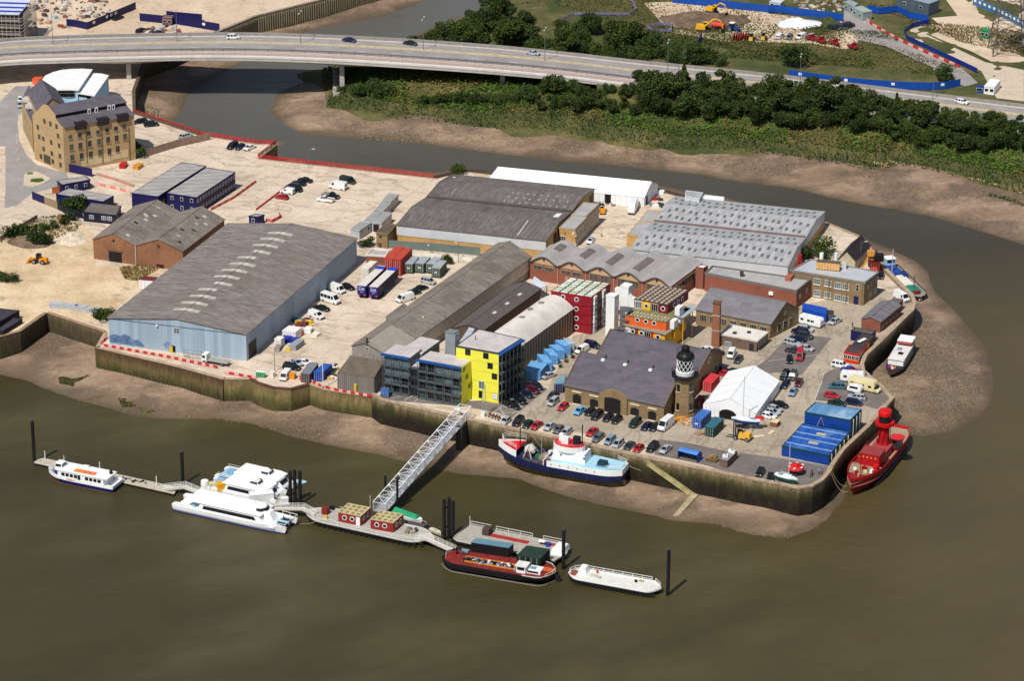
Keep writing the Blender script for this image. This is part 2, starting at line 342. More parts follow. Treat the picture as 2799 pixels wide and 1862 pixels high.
sheet('wharf_ground',land,0.0,CONC)
TARMAC=blotch('tarmac',[(0.3,'655d58'),(0.5,'726a64'),(0.7,'827972')],0.15,0.9,2.0,'625b58',0.2)
ROADTAR=blotch('road_tarmac',[(0.3,'88827e'),(0.5,'96908c'),(0.7,'a39d98')],0.12,0.9,2.0,None,0.15)
SAND=blotch('sandy_ground',[(0.28,'a08d76'),(0.42,'c2a884'),(0.55,'d8bf9c'),(0.72,'e2cfb2')],0.05,0.95,1.2,'8f8466',0.4,0.12)
SITE=blotch('site_ground',[(0.28,'b39a80'),(0.5,'cdb79c'),(0.72,'dccab2')],0.035,0.95,1.0,'9c8a72',0.3,0.1)
PAVE=blotch('paving',[(0.3,'b9a892'),(0.7,'cfbfa8')],0.3,0.9,2.0,None,0.15)
z1=0.006
QUAYC=concrete_mat('quay_concrete','9e917e','b6a894','5d554d','7a6d5e',6.0,-0.22)
sheet('quay_roadway',PL('c3',330,885,560,400,860,320,1700,290)+PL('b4',280,1470,1000,1300)+PL('c4',1340,60,1330,180,900,600,870,690,1150,955)+PL('d4',1180,330,880,600,840,690,740,758,600,775,0,660)+PL('c3',1600,1450,0,1190)+PL('c2',2220,1115),z1*.5,QUAYC)
sheet('street',PL('a1',-60,1000,60,870,140,790,330,790,215,990,160,1120,180,1290,240,1420,340,1515,520,1568)+PL('b1',590,220,640,300,570,350,480,385,300,430,235,480,150,545,40,565,50,400,50,0,-80,0),z1,ROADTAR)
sheet('pavement',PL('a1',215,1050,320,1420,620,1568)+PL('b1',640,260,600,225,500,160,340,115,250,30,190,-90,165,-290),2*z1,PAVE)
sheet('brownfield_ground',PL('b1',-200,800,0,870,350,700,750,720,870,800,880,1090,1240,1130,1560,1100,1270,1330,1000,1550)+PL('c1',890,280,430,190,190,360,0,410,-200,440),z1,SAND)
sheet('quay_lane',PL('b1',240,600,240,480,410,530,640,640,980,720,960,760,350,660),2*z1,PAVE)
sheet('site_ground',PL('a1',-900,400,-50,370,340,340,680,330,2010,290,2355,150)+NP(890,0,1080,-55,1200,-150,-850,-150),z1,SITE)
sheet('forecourt',PL('c2',1095,985,1180,900,1900,1000,2240,985,2355,960)+PL('c3',60,790,330,885,0,1145)+PL('c2',2210,1105,1930,1050,1140,985),z1,TARMAC)
sheet('car_park',PL('c3',2240,690,2355,600)+PL('c4',210,375,585,415,310,755,100,735,0,742),z1,TARMAC)
sheet('car_park',PL('c4',430,990,520,745,610,700,880,705,935,800,1040,850,1150,955,1000,1075,870,1035),z1,TARMAC)
sheet('quay_apron',PL('c3',1350,1350,1650,1390,2100,1490)+PL('d4',60,465,460,515,890,590,850,680,740,755,600,770,0,655)+PL('d3',2100,240,1640,145),z1,TARMAC)
# painted bay lines on the tarmac
LINE=M('c9c6c0',0.8,0.15)
m=MB()
def stripe(a,b,wd=0.14,z=0.018):
 a,b=V(a),V(b);d=(b-a).normalized();n=V((-d.y,d.x,0))*wd/2
 m.add([(p.x,p.y,z)for p in(a+n,b+n,b-n,a-n)],[[0,1,2,3]])
for a in[('c2',1240,975,1330,955),('c2',1365,992,1460,930),('c2',1455,1005,1505,965),('c2',2150,1120,2270,1040),('c2',2270,1045,2355,1075),('c2',2240,1060,2300,1150),('c2',2200,1120,2355,1100),('c3',0,1115,100,1040),('c3',20,1010,80,1045),('c3',0,1075,60,1100),('c4',0,630,470,572),('c4',40,500,230,370),('c4',430,985,495,812)]:
 stripe(P(a[0],a[1],a[2]),P(a[0],a[3],a[4]))
for a in PL('a1',150,1250,150,1310,140,1400,150,1480):stripe(a,a+V((0.3,3,0)))
struct(m,'road_markings',LINE)
# --- river walls
def offset(pts,d):
 out=[]
 for i,p in enumerate(pts):
  a=pts[max(0,i-1)];b=pts[min(len(pts)-1,i+1)];t=(b-a).normalized();out.append(V((p.x-t.y*d,p.y+t.x*d,p.z)))
 return out
def dense(pts,st):
 out=[pts[0]]
 for a,b in zip(pts,pts[1:]):
  n=max(1,int((b-a).length/st))
  out+=[a+(b-a)*(k/n)for k in range(1,n+1)]
 return out
def wall_strip(m,pts,z0,z1,th,mi=0,out=0.0):
 a=offset(pts,-out);b=offset(pts,th)
 rows=[[(p.x,p.y,z0)for p in a],[(p.x,p.y,z1)for p in a],[(p.x,p.y,z1)for p in b],[(p.x,p.y,z0)for p in b]]
 m.grid(rows,mi);m.poly([r[0]for r in rows],mi);m.poly([r[-1]for r in rows][::-1],mi)
def pile_wall(m,pts,z0,z1,th,per=1.0,dep=0.38):
 q=dense(pts,per/2);a=offset(q,0)
 face=[]
 for i,p in enumerate(offset(q,-dep)):
  lo,hi=(q[i],p)
  face.append(hi if(i//1)%2 else lo)
 b=offset(q,th);rows=[[(p.x,p.y,z0)for p in face],[(p.x,p.y,z1)for p in face],[(p.x,p.y,z1)for p in b],[(p.x,p.y,z0)for p in b]]
 m.grid(rows)
def river_wall(pts,label,mat,cap,z0=-8.0,par=0.0,th=0.9,capw=0.12,piles=False,ztop=0.0):
 r=thing('river_wall',label,'river wall',pts[0])
 m=MB()
 if piles:pile_wall(m,pts,z0,ztop-.02,th)
 else:wall_strip(m,pts,z0,ztop-0.02+max(0,par-.25),th)
 m.build('wall_face',mat,r)
 m=MB();wall_strip(m,pts,ztop+max(0,par-.25),ztop+par+0.18,th+.05,0,capw);m.build('coping',cap,r)
 return r
STONE=wall_mat('algae_stone_wall','a18c70','665c3a','241a12','32321a',0.5,-.7,-2.2)
TIMB=wall_mat('timber_river_wall','7b6a54','5a4d36','3a3022','463f2b')
PILE=wall_mat('rusted_pile_wall','5f4034','7d6c46','3c3422','4c4a28',0.2,-2.6,-5.0)
CONCW=wall_mat('stained_concrete_wall','857456','8f7c50','4a4028','55522a',0.3,-1.8,-4.2)
COPE=M('a8937a',0.85,0.2,0.8,dirt='6d5a48');COPER=M('5e362a',0.85,0.25,0.8)
river_wall(WS[0:4],'old timber faced river wall beside the sandy brownfield corner',TIMB,M('8f7a62',.9,.2),ztop=0.0)
river_wall(WS[3:6],'dark timber wall below the stacked fence panels',TIMB,M('9c7d62',.9,.2))
river_wall(WS[6:9],'rust brown sheet pile river wall below the pale blue warehouse',PILE,COPE,piles=True)
river_wall(WS[5:7],'short return of the sheet pile wall at the warehouse corner',PILE,COPE,piles=True)
river_wall(WS[8:10],'square grey concrete block between sheet piles and rounded bay',CONCW,COPE)
river_wall(dense(WS[9:14],2),'rounded concrete wall bulging out beneath the yard flagpole',CONCW,COPER,ztop=0.1)
river_wall(WS[13:16],'straight stained concrete wall below the brown corrugated shed',CONCW,COPE)
river_wall(WS[15:22],'long algae covered river wall in front of the parked cars',STONE,COPE,par=0.95)
river_wall(WS[21:32],'algae covered rounded corner wall beside the red lightship',STONE,COPE,par=0.95)
river_wall(WE[0:4],'low sloping slipway wall above the pebble beach',STONE,COPE,par=0.2)
river_wall(WE[3:12],'curving green wall above the white houseboat on the mud',STONE,COPE,par=0.95)
river_wall(WE[11:15],'creek wall beside the moored blue and green barge',STONE,COPE)
river_wall(WN[0:6],'dark creek wall behind the white marquee and metal warehouse',TIMB,M('4a3c34',.9,.2),par=0.6)
river_wall(WN[5:10],'creek wall carrying the long red railing by the car yard',CONCW,M('a08872',.9,.2))
river_wall(WN[9:14],'creek wall under the road bridge next to the brick mill',TIMB,M('5c4a40',.9,.2),par=0.6)
river_wall(WN[13:17],'pale sheet pile creek wall beyond the road bridge',wall_mat('pale_pile','8d8068','8d8068','6d614b','80735a'),M('8a7c6a',.9,.2),piles=True,par=.5)
def railing(pts,label,mats,h=1.1,st=2.5,rails=4,r=0.05,name='railing',z=0.0,cat='railing',group=None,thick=None):
 q=dense([V((p.x,p.y,z))for p in pts],st);t=thing(name,label,cat,q[0],group=group)
 m=MB()
 for k in range(rails):
  zz=h*(k+1)/rails
  m.path([(p.x,p.y,p.z+zz)for p in q],r,0,4)
 m.build('rail',mats,t)
 for k in range(0,len(q)):
  if k>95:break
  m=MB();m.tube(q[k],q[k]+V((0,0,h+.04)),r*1.5,0,5);m.build('post',mats,t)
 return t
RR=M('a8242a',0.6,0.15)
railing(offset(WN[5:7],.5),'long red railing along the creek edge of the car yard',RR,1.2,3.0,5,.075,z=.2)
railing(offset(WN[6:10],.5),'red railing turning round the creek corner by three parked cars',RR,1.2,3.0,5,.075,z=.2)
railing(offset(WN[9:11],.5),'red railing along the creek between the mill and the rusty fence',RR,1.2,3.0,5,.075,z=.2)
# --- road bridge
def deckz(x):return 8.0 if x<1050 else 8.0-(x-1050)*6.4/1450 if x<2500 else 1.6
FAR=[(-260,146),(0,112),(175,103),(350,98),(525,95),(700,95),(900,101),(1100,111),(1250,121),(1400,133),(1575,151),(1750,171),(1925,188),(2100,206),(2280,227),(2457,249),(2620,269),(2799,291),(3100,330)]
NEAR=[(-260,204),(0,173),(175,165),(350,161),(525,158),(700,159),(900,166),(1100,178),(1250,188),(1400,200),(1575,217),(1745,238),(1925,258),(2100,277),(2280,297),(2457,319),(2620,339),(2799,362),(3100,402)]
FA=[at(p,deckz(p[0]))for p in FAR];NE=[at(p,deckz(p[0]))for p in NEAR]
def smoothline(pts,n=6):
 out=[]
 for i in range(len(pts)-1):
  p0,p1,p2,p3=pts[max(0,i-1)],pts[i],pts[i+1],pts[min(len(pts)-1,i+2)]
  for k in range(n):
   t=k/n;out.append(0.5*((2*p1)+(p2-p0)*t+(2*p0-5*p1+4*p2-p3)*t*t+(3*p1-p0-3*p2+p3)*t**3))
 return out+[pts[-1]]
FA,NE=smoothline(FA),smoothline(NE)
def lane(f,dz=0.0):return[a.lerp(b,f)+V((0,0,dz))for a,b in zip(FA,NE)]
br=thing('road_bridge','long grey concrete road bridge curving over the muddy creek','bridge',NE[30])
BC=M('b9b1a8',0.85,0.1,0.3);BW=M('d0cac2',0.8,0.08,0.3)
m=MB();haunch=lambda i:1.4+1.3*math.exp(-((i-18)/5.0)**2)+1.3*math.exp(-((i-37)/5.0)**2)
rows=[lane(0,0),lane(1,0),lane(1,-.9),lane(.93,-1.0),[p-V((0,0,haunch(i)))for i,p in enumerate(lane(.85))],[p-V((0,0,haunch(i)))for i,p in enumerate(lane(.15))],lane(.07,-1.0),lane(0,-.9),lane(0,0)]
m.grid(rows);m.build('deck',BC,br)
m=MB();m.grid([lane(.08,.03),lane(.30,.03)]);m.build('carriageway',ROADTAR,br)
m=MB();m.grid([lane(.365,.03),lane(.69,.03)]);m.build('carriageway',ROADTAR,br)
m=MB();m.grid([lane(.30,.03),lane(.30,.18),lane(.365,.18),lane(.365,.03)]);m.build('central_reserve',M('b8a680',.9,.15),br)
m=MB();m.grid([lane(.735,.02),lane(.735,.15),lane(.93,.15)]);m.build('footway',M('b39d92',.9,.1),br)
m=MB()
for f,hh in((.70,.55),(.70,.8)):m.path(lane(f,hh),.09,0,4)
for i in range(0,len(FA),1):p=FA[i].lerp(NE[i],.70);m.tube(p,p+V((0,0,.85)),.09,0,4)
m.build('crash_barrier',M('4b4846',.6,.1),br)
m=MB();m.grid([lane(.94,0),lane(.94,.55),lane(1.0,.55),lane(1.0,-.3)]);m.build('parapet',BW,br)
m=MB();m.grid([lane(.0,-.3),lane(.0,.9),lane(.035,.9),lane(.035,0)]);m.build('parapet',M('8d8781',.85,.1),br)
m=MB()
for f in(.955,):
 for hh in(.8,1.15):m.path(lane(f,hh),.045,0,4)
 q=dense(lane(f,.5),2.2)
 for p in q:m.tube(p,p+V((0,0,.66)),.04,0,4)
m.build('handrail_frame',M('7d6d66',.6,.1),br)
m=MB()
for f in(.19,.55):
 L=dense(lane(f,.05),1.0)
 for k in range(0,len(L)-4,10):
  d=(L[k+3]-L[k]).normalized();n=V((-d.y,d.x,0))*.1;m=MB();m.add([L[k]+n,L[k+3]+n,L[k+3]-n,L[k]-n],[[0,1,2,3]]);m.build('lane_marking',M('d6d2c8',.8,.1),br)
for f in(.092,.29,.376,.68):
 L=lane(f,.05);m=MB()
 for k in range(len(L)-1):
  d=(L[k+1]-L[k]).normalized();n=V((-d.y,d.x,0))*.07;m.add([L[k]+n,L[k+1]+n,L[k+1]-n,L[k]-n],[[0,1,2,3]])
 m.build('edge_line',M('d6d2c8',.8,.1),br)
for i,zb in((18,-.5),(37,-5.5),(53,-.5),(66,-.5)):
 a,b=FA[i],NE[i];d=(b-a).normalized();t=V((-d.y,d.x,0))
 top=a.z-haunch(i)+.25
 for f in(.22,.5,.80):
  c=a.lerp(b,f);m=MB();m.box((c.x,c.y,(top+zb)/2),(3.0,1.5,top-zb),math.atan2(d.y,d.x));m.build('pier',M('b0aaa2',.85,.12),br)
 c=a.lerp(b,.52)
 if i==37:m=MB();m.box((c.x,c.y,-4.4),(24,6,3.4),math.atan2(d.y,d.x));m.build('pier_base',M('a39c92',.9,.15),br)
 # embankment carrying the road where the bridge lands
m=MB();k0=62
ra=FA[k0:];rb=NE[k0:]
def side(p,q,out,z):d=(q-p);d.z=0;d.normalize();v=p-d*out;return V((v.x,v.y,z))
m.grid([[side(a,b,9,.2)for a,b in zip(ra,rb)],[side(a,b,3.5,a.z-.3)for a,b in zip(ra,rb)],[a-V((0,0,.5))for a in ra],[b-V((0,0,.5))for b in rb],[side(b,a,2.5,b.z-.4)for a,b in zip(ra,rb)],[side(b,a,10,.0)for a,b in zip(ra,rb)]])
struct(m,'road_embankment',BANK)
# street lamps
def street_lamp(p,h,label,arms=1,ang=0.0,group=None):
 t=thing('street_lamp',label,'street lamp',p,group=group);m=MB();m.tube(p,p+V((0,0,h)),.12,0,6,.07);m.build('post',M('6c6b69',.5,.1),t)
 for k in range(arms):
  a=ang+math.pi*k;e=p+V((math.cos(a)*1.5,math.sin(a)*1.5,h+.15));m=MB();m.tube(p+V((0,0,h)),e,.05,0,5);m.build('arm',M('6c6b69',.5,.1),t)
  m=MB();m.box(e,(.9,.32,.16),a);m.build('lamp_head',M('c9c9c4',.5,.05),t)
 return t
for i,(x,y,lab)in enumerate([(145,122,'bridge lamp above the white curved roof'),(484,113,'bridge lamp before the white car'),(822,119,'bridge lamp left standing over the creek mouth'),(1157,136,'bridge lamp beside the dark scrub edge'),(1489,165,'bridge lamp past the silver saloon'),(1825,199,'road lamp by the leaning blue fence'),(2186,238,'road lamp in front of the long blue hoarding'),(2549,272,'road lamp near the hoarding bend')]):
 street_lamp(at((x,y),deckz(x)+.1),10.5,'tall grey twin arm '+lab.replace(' left',''),2,R(80),'street lamps along the road bridge')
 # ================================================================ BUILDINGS
def XY(p):return V((p.x,p.y,0))
def C4(h,fl,fr,br,bl=None):
 q=[P(*a,h)if isinstance(a[0],str)else at(a,h)for a in(fl,fr,br)]
 q.append((P(*bl,h)if isinstance(bl[0],str)else at(bl,h))if bl else q[0]+q[2]-q[1])
 return q
def RD(h,fl,fr,depth):
 a,b=[P(*k,h)if isinstance(k[0],str)else at(k,h)for k in(fl,fr)]
 d=(b-a).normalized();n=V((-d.y,d.x,0))*depth;return[a,b,b+n,a+n]
def Z(p,z):return V((p.x,p.y,z))
def onwall(A,B,p):
 """where a sight line meets the wall through A, B: metres along it and height"""
 d=CM@V(((p[0]-1399.5)/FPX,-(p[1]-931.0)/FPX,-1.0));e=(Z(B,0)-Z(A,0));L=e.length;e=e/L;n=V((e.y,-e.x,0))
 t=n.dot(Z(A,0)-Z(CAM,0))/n.dot(Z(d,0));q=CAM+d*t;return(q-Z(A,0)).dot(e),q.z
MESHES={}
def put(parent,name,key,mats,fn,loc,rz):
 if key not in MESHES:
  m=MB();fn(m);o=m.build(name,mats,None,local=True);MESHES[key]=o.data;bpy.data.objects.remove(o)
 o=bpy.data.objects.new(name,MESHES[key]);COL.objects.link(o);o.parent=parent
 o.location=V(loc)-V(parent.location);o.rotation_euler=(0,0,rz);return o
def sub(parent,name,mat,c,d):
 key=('sub',name,tuple(round(x,2)for x in d),mat.name)
 if key not in MESHES:m=MB();m.box((0,0,0),d);q=m.build(name,mat,None,local=True);MESHES[key]=q.data;bpy.data.objects.remove(q)
 o=bpy.data.objects.new(name,MESHES[key]);COL.objects.link(o);o.parent=parent;o.location=c;return o
def wdir(A,B):e=Z(B,0)-Z(A,0);return e.length,e.normalized(),math.atan2(e.y,e.x)
def window(parent,A,B,u,z,w,h,frame=None,glass=None,bars=(2,2),name='window',sill=False):
 frame=frame or WHITE;glass=glass or GLASS;L,e,a=wdir(A,B)
 def fn(m):
  m.box((0,0,0),(w,.16,h),0,0);fw=.07;nx,nz=bars;pw=(w-fw*(nx+1))/nx;ph=(h-fw*(nz+1))/nz
  for i in range(nx):
   for k in range(nz):m.box((-w/2+fw+pw/2+i*(pw+fw),0,-h/2+fw+ph/2+k*(ph+fw)),(pw,.2,ph),0,1)
 o=put(parent,name,('w',round(w,2),round(h,2),frame.name,glass.name,bars),[frame,glass],fn,Z(A,z)+e*u,a)
 if sill:sub(o,'sill',frame,(0,-.1,-h/2-.06),(w+.3,.3,.12))
 return o
def porthole(parent,A,B,u,z,r=.5,frame=None,glass=None):
 L,e,a=wdir(A,B)
 def fn(m):
  n=14
  for ro,ri,y0,y1,mi in((r,r*.74,-.12,.02,0),(r*.76,0,-.06,.02,1)):
   ou=[(ro*math.cos(2*math.pi*i/n),y0,ro*math.sin(2*math.pi*i/n))for i in range(n)];ob=[(x,y1,zz)for x,y,zz in ou]
   if ri:inn=[(ri*math.cos(2*math.pi*i/n),y0,ri*math.sin(2*math.pi*i/n))for i in range(n)];m.grid([ob,ou,inn],mi,True)
   else:m.hexa(ob,ou,mi)
 return put(parent,'porthole',('p',r,(frame or WHITE).name,(glass or GLASS).name),[frame or WHITE,glass or GLASS],fn,Z(A,z)+e*u,a)
def panel(parent,A,B,u,z,w,h,mat,name='door',th=.12,out=0.0):
 L,e,a=wdir(A,B);return put(parent,name,('d',name,round(w,2),round(h,2),mat.name,th),[mat],lambda m:m.box((0,-th/2+.02,0),(w,th,h)),Z(A,z)+e*u+V((e.y,-e.x,0))*out,a)
def onpx(fn,parent,A,B,t,x,y,*a,**k):
 u,z=onwall(A,B,px(t,x,y));return fn(parent,A,B,u,z,*a,**k)
def row(fn,parent,A,B,n,z,*a,u0=None,u1=None,**k):
 L=wdir(A,B)[0];u0=L*.5/n if u0 is None else u0*L;u1=L-L*.5/n if u1 is None else u1*L
 for i in range(n):fn(parent,A,B,u0+(u1-u0)*(i/max(1,n-1)),z,*a,**k)
def shell(m,c,z0,z1,mi=0,inset=0.0):
 ce=(c[0]+c[2])/2;q=[p+(ce-p).normalized()*inset for p in c]
 m.hexa([Z(p,z0)for p in q],[Z(p,z1)for p in q],mi)
def base(c,z=0.0):s=sum((Z(p,z)for p in c),V((0,0,0)));return V((s.x/len(c),s.y/len(c),z))
def flat(t,c,h,wall,roof,z0=0.0,par=.25,over=0.0,edge=None,wname='wall'):
 m=MB();shell(m,c,z0,h-.25);m.build(wname,wall,t)
 m=MB();shell(m,c,h-.25,h,0,-over);m.build('roof',roof,t)
 if par or edge:
  ce=base(c,0);m=MB();zz=h+par
  o=[Z(p,0)+(Z(p,0)-ce).normalized()*(over+.08)for p in c];i=[Z(p,0)+(Z(p,0)-ce).normalized()*(over-.3)for p in c]
  m.grid([[Z(p,h-.3)for p in o],[Z(p,zz)for p in o],[Z(p,zz)for p in i],[Z(p,h-.02)for p in i]],0,True);m.build('parapet',edge or wall,t)
def gabled(t,c,h,rise,ridge,wall,roof,z0=0.0,over=.35,rf=.5,th=.18):
 fl,fr,br,bl=[Z(p,h)for p in c]
 if ridge=='v':a0,b0,a1,b1=fl,fr,bl,br
 else:a0,b0,a1,b1=bl,fl,br,fr
 r0,r1=a0.lerp(b0,rf)+V((0,0,rise)),a1.lerp(b1,rf)+V((0,0,rise))
 m=MB();q=[Z(p,z0)for p in(fl,fr,br,bl)]
 m.add(q+[fl,fr,br,bl,r0,r1],[[0,1,5,4],[1,2,6,5],[2,3,7,6],[3,0,4,7],[4,5,8]if ridge=='v' else[7,4,8],[6,7,9]if ridge=='v' else[5,6,9]])
 m.build('wall',wall,t)
 m=MB();ax=(r1-r0).normalized()*over
 for e0,e1 in((a0,a1),(b0,b1)):
  o=(e0-r0).normalized()*over;u=V((0,0,th+.03))
  m.slab([e0+o-ax+u,e1+o+ax+u,r1+ax+u,r0-ax+u],th)
 ro=m.build('roof',roof,t)
 m=MB();m.tube(r0-ax+V((0,0,th+.03)),r1+ax+V((0,0,th+.03)),.14,0,6);m.build('ridge_cap',roof,ro)
 def rp(side,b,a,up=.06):
  e0,e1=(a0,a1)if side==0 else(b0,b1);p=e0.lerp(e1,b).lerp(r0.lerp(r1,b),a);return p+V((0,0,th+.03+up))
 rp.roof=ro;return rp
def roofpanel(t,rp,side,b0,b1,a0,a1,mat,name='rooflight',th=.08):
 m=MB();m.slab([rp(side,b0,a0),rp(side,b1,a0),rp(side,b1,a1),rp(side,b0,a1)],th);return m.build(name,mat,rp.roof)
def bldg(name,label,cat,c,group=None):return thing(name,label,cat,base(c),0,group)
AD=math.degrees(ANG)
CORR=streak_mat('weathered_sheet','5e5652','9a908a',ANG+math.pi/2,1.1,.2,patch='6e645a',fine=1.3)
CORRB=streak_mat('grey_brown_sheet','655d55','988d82',ANG+math.pi/2,1.1,.18,patch='62584e',fine=1.6)
DARKROOF=streak_mat('dark_felt_roof','544e4c','7c7470',ANG,1.4,.12,patch='4c4644',fine=1.5)
SLATE=streak_mat('slate_roof','514c52','66606a',ANG+math.pi/2,.5,.14,fine=2.2)
SLATEG=streak_mat('grey_slate_roof','66646a','7c797b',ANG+math.pi/2,.5,.12)
METALR=streak_mat('grey_metal_roof','9a9a9a','adadad',ANG,1.2,.12,.6)
VAULTR=M('a09b98',.7,.1,.3,dirt='85807c')
FLATG=M('a4a19e',.8,.12,.3,dirt='7d7977');FLATP=M('bdb6b2',.8,.1,.35,dirt='a08c88');FLATW=M('d2ccc2',.8,.08,.3,dirt='b6aa9c')
BRICKR=brick_mat('red_brick','784436','8e5442','8a6a5a','683a2e');BRICKY=brick_mat('yellow_stock_brick','a58a62','b89c72','b3a080','94784e')
BRICKB=brick_mat('brown_brick','7c6648','917a56','8a7a60','66523a');BRICKO=brick_mat('old_red_brick','7a5038','926448','957e66','5d4030')
BUFF=M('ba935c',.85,.15,.8);CLAD=M('c4c6c8',.55,.05,.4);BLUEW=streak_mat('pale_blue_sheet','93a6b6','9fb0be',ANG,.9,.06,.6)
TIMBERV=M('7a6550',.85,.25,1.5)
# ---- pale blue warehouse on the river front
c=C4(7.4,('c1',997,235),('c1',2262,385),('b2',925,850),('b1',2100,715))
t=bldg('warehouse','largest warehouse, pale blue walls under a mottled grey brown roof','warehouse',c)
rp=gabled(t,c,7.4,2.1,'v',BLUEW,CORR)
for i in range(13):
 b=.075+i*.0675
 for s,a0,a1 in((0,.80,.93),(0,.93,1.0),(1,.93,1.0),(1,.82,.93)):
  if(i+s)%5==4 and a0<.9:continue
  roofpanel(t,rp,s,b,b+.022,a0,a1,M('c2bcae' if a0>.9 else 'aea89c',.5,.1),'rooflight')
A,B,D=c[0],c[1],c[2]
MURAL=M('5a7599',.8,.3,.5)
def wallpoly(t,A,B,pts,mat,name,tile,out=.05):
 L,e,a=wdir(A,B);n=V((e.y,-e.x,0))*out;q=[Z(A,0)+e*onwall(A,B,px(tile,x,y))[0]+V((0,0,onwall(A,B,px(tile,x,y))[1]))+n for x,y in pts]
 m=MB();m.hexa([p-n*.8 for p in q],q);return m.build(name,mat,t)
wallpoly(t,A,B,[(1008,455),(1005,395),(1060,380),(1110,400),(1140,380),(1190,400),(1225,440),(1270,430),(1320,480),(1330,500)],MURAL,'mural','c1')
wallpoly(t,A,B,[(1500,480),(1530,445),(1560,460),(1575,520),(1520,515)],M('7b8cae',.8,.2),'mural','c1')
onpx(window,t,A,B,'c1',1625,348,1.6,1.5,WHITE,GLASSB,(2,2));onpx(panel,t,A,B,'c1',1597,520,1.0,1.9,BLACK,'door');onpx(panel,t,A,B,'c1',1577,522,.9,1.9,M('b8a52c',.6),'door',out=.25)
onpx(panel,t,B,D,'c1',2322,520,4.6,4.6,BLACK,'loading_door')
for x,y in((525,1275),(497,1300),(408,1385)):onpx(panel,t,B,D,'b2',x,y,.5,.35,WHITE,'wall_lamp',.5)
onpx(panel,t,A,B,'c1',1445,300,.5,.4,WHITE,'wall_lamp',.5)
m=MB();q=[Z(p,0)for p in(c[0],c[1])];m.path([Z(c[0],7.3),Z(c[1],7.3)],.12,0,4);m.path([Z(c[1],7.35),Z(c[2],7.35)],.14,0,4);m.build('gutter',M('5c6670',.5,.1),t)
# ---- twin gabled brick sheds
c1_=C4(5.8,('b1',855,855),('b1',1245,912),('b1',1655,608),('b1',1240,552));c2_=[c1_[1],P('b1',1680,967,5.8),P('b1',2062,674,5.8),c1_[2]]
t=bldg('brick_shed','twin gabled red brick sheds with patched grey sheet roofs','shed',c1_)
for k,c in enumerate((c1_,c2_)):
 rp=gabled(t,c,5.8,2.7,'v',BRICKO,CORRB,over=.25)
 rr=random.Random(5+k)
 for i in range(7):
  b=rr.uniform(.05,.9);a=rr.uniform(.2,.75);roofpanel(t,rp,1,b,b+.035,a,a+.16,rr.choice([M('b9b2a6',.5),M('3a332d',.8),M('a09689',.6)]),'rooflight')
roofpanel(t,rp,1,.12,.15,.3,.42,BLACK,'roof_hole')
m=MB();v=c1_[1];m.tube(Z(v,.0)+V((0,-.2,0)),Z(v,5.9)+V((0,-.2,0)),.12,0,6);m.build('drainpipe',M('c4bfb4',.6),t)
onpx(panel,t,c1_[0],c1_[1],'b1',1062,1035,3.9,3.9,BLACK,'doorway');onpx(panel,t,c1_[0],c1_[1],'b1',1062,962,4.6,.4,M('6a4a38',.8),'lintel',.2)
onpx(panel,t,c1_[0],c1_[1],'b1',1045,868,.6,.6,BLACK,'vent');onpx(panel,t,c2_[0],c2_[1],'b1',1475,1103,2.2,1.1,M('3a1a1c',.8),'window');onpx(panel,t,c2_[0],c2_[1],'b1',1457,918,.7,.8,M('4a3024',.8),'window')
# ---- dark roofed double bay warehouse
A0,B0,VL,VR,B1,A1=at((1086.4,615.5),5.5),at((1492,658.6),5.5),at((1166.6,541),5.5),at((1559,581),5.5),at((1624.4,517.4),5.5),at((1238,477.9),5.5)
t=bldg('warehouse','double bay warehouse with wide dark felt roof and buff brick gables','warehouse',[A0,B0,B1,A1])
rpa=gabled(t,[A0,B0,VR,VL],5.5,1.2,'u',BUFF,DARKROOF);rpb=gabled(t,[VL,VR,B1,A1],5.5,1.2,'u',BUFF,DARKROOF)
m=MB();n_=V((0,-.12,0));m.hexa([Z(A0,2.6)+n_,Z(B0,2.6)+n_,Z(B0,2.6),Z(A0,2.6)],[Z(A0,5.4)+n_,Z(B0,5.4)+n_,Z(B0,5.4),Z(A0,5.4)]);m.build('cladding',CLAD,t)
m=MB();m.path([Z(VL,5.9),Z(VR,5.9)],.5,0,6);m.build('valley_gutter',M('4b4340',.8),t)
rr=random.Random(3)
OUTL=M('8f8a86',.7,.1)
for i in range(26):
 b=.52+.46*((i%9)/9)+rr.uniform(-.01,.01);a=.2+.28*(i//9)+rr.uniform(-.04,.04)
 roofpanel(t,rpb,1,b,b+.013,a,a+.1,OUTL,'rooflight')
roofpanel(t,rpa,1,.80,.806,.1,.9,M('c9c4bc',.6),'roof_strip');roofpanel(t,rpa,0,.93,.965,.25,.6,WHITE,'rooflight');roofpanel(t,rpb,0,.03,.05,.3,.36,WHITE,'roof_strip');roofpanel(t,rpb,1,.14,.147,.3,.7,OUTL,'roof_strip')
onpx(panel,t,B0,VR,'b3',392,848,2.6,3.4,M('33201c',.8),'loading_door');onpx(panel,t,VR,B1,'b3',727,480,2.8,2.8,BLACK,'loading_door')
# ---- long white marquee
c=C4(2.8,(1391-60,505-6),(1761,539.7),(1792,512))
c=[at((1330,499),2.8),at((1761,540),2.8),at((1798,504),2.8),at((1392,463),2.8)]
t=bldg('marquee','long white marquee stretched along the creek wall','marquee',c)
MQ=M('e8e8e8',.55,.04,.3)
rp=gabled(t,c,2.8,2.6,'u',MQ,MQ,over=.1)
A,B=c[0],c[1];L=wdir(A,B)[0]
for i in range(24):panel(t,A,B,L*(.2+.79*i/23),1.4,.08,2.6,M('a9acae',.5),'frame_post',.06)
onpx(panel,t,A,B,'b3',880,480,1.8,2.6,BLACK,'doorway');panel(t,B,c[2],2.2,1.2,1.2,2.4,DARKGREY,'doorway')
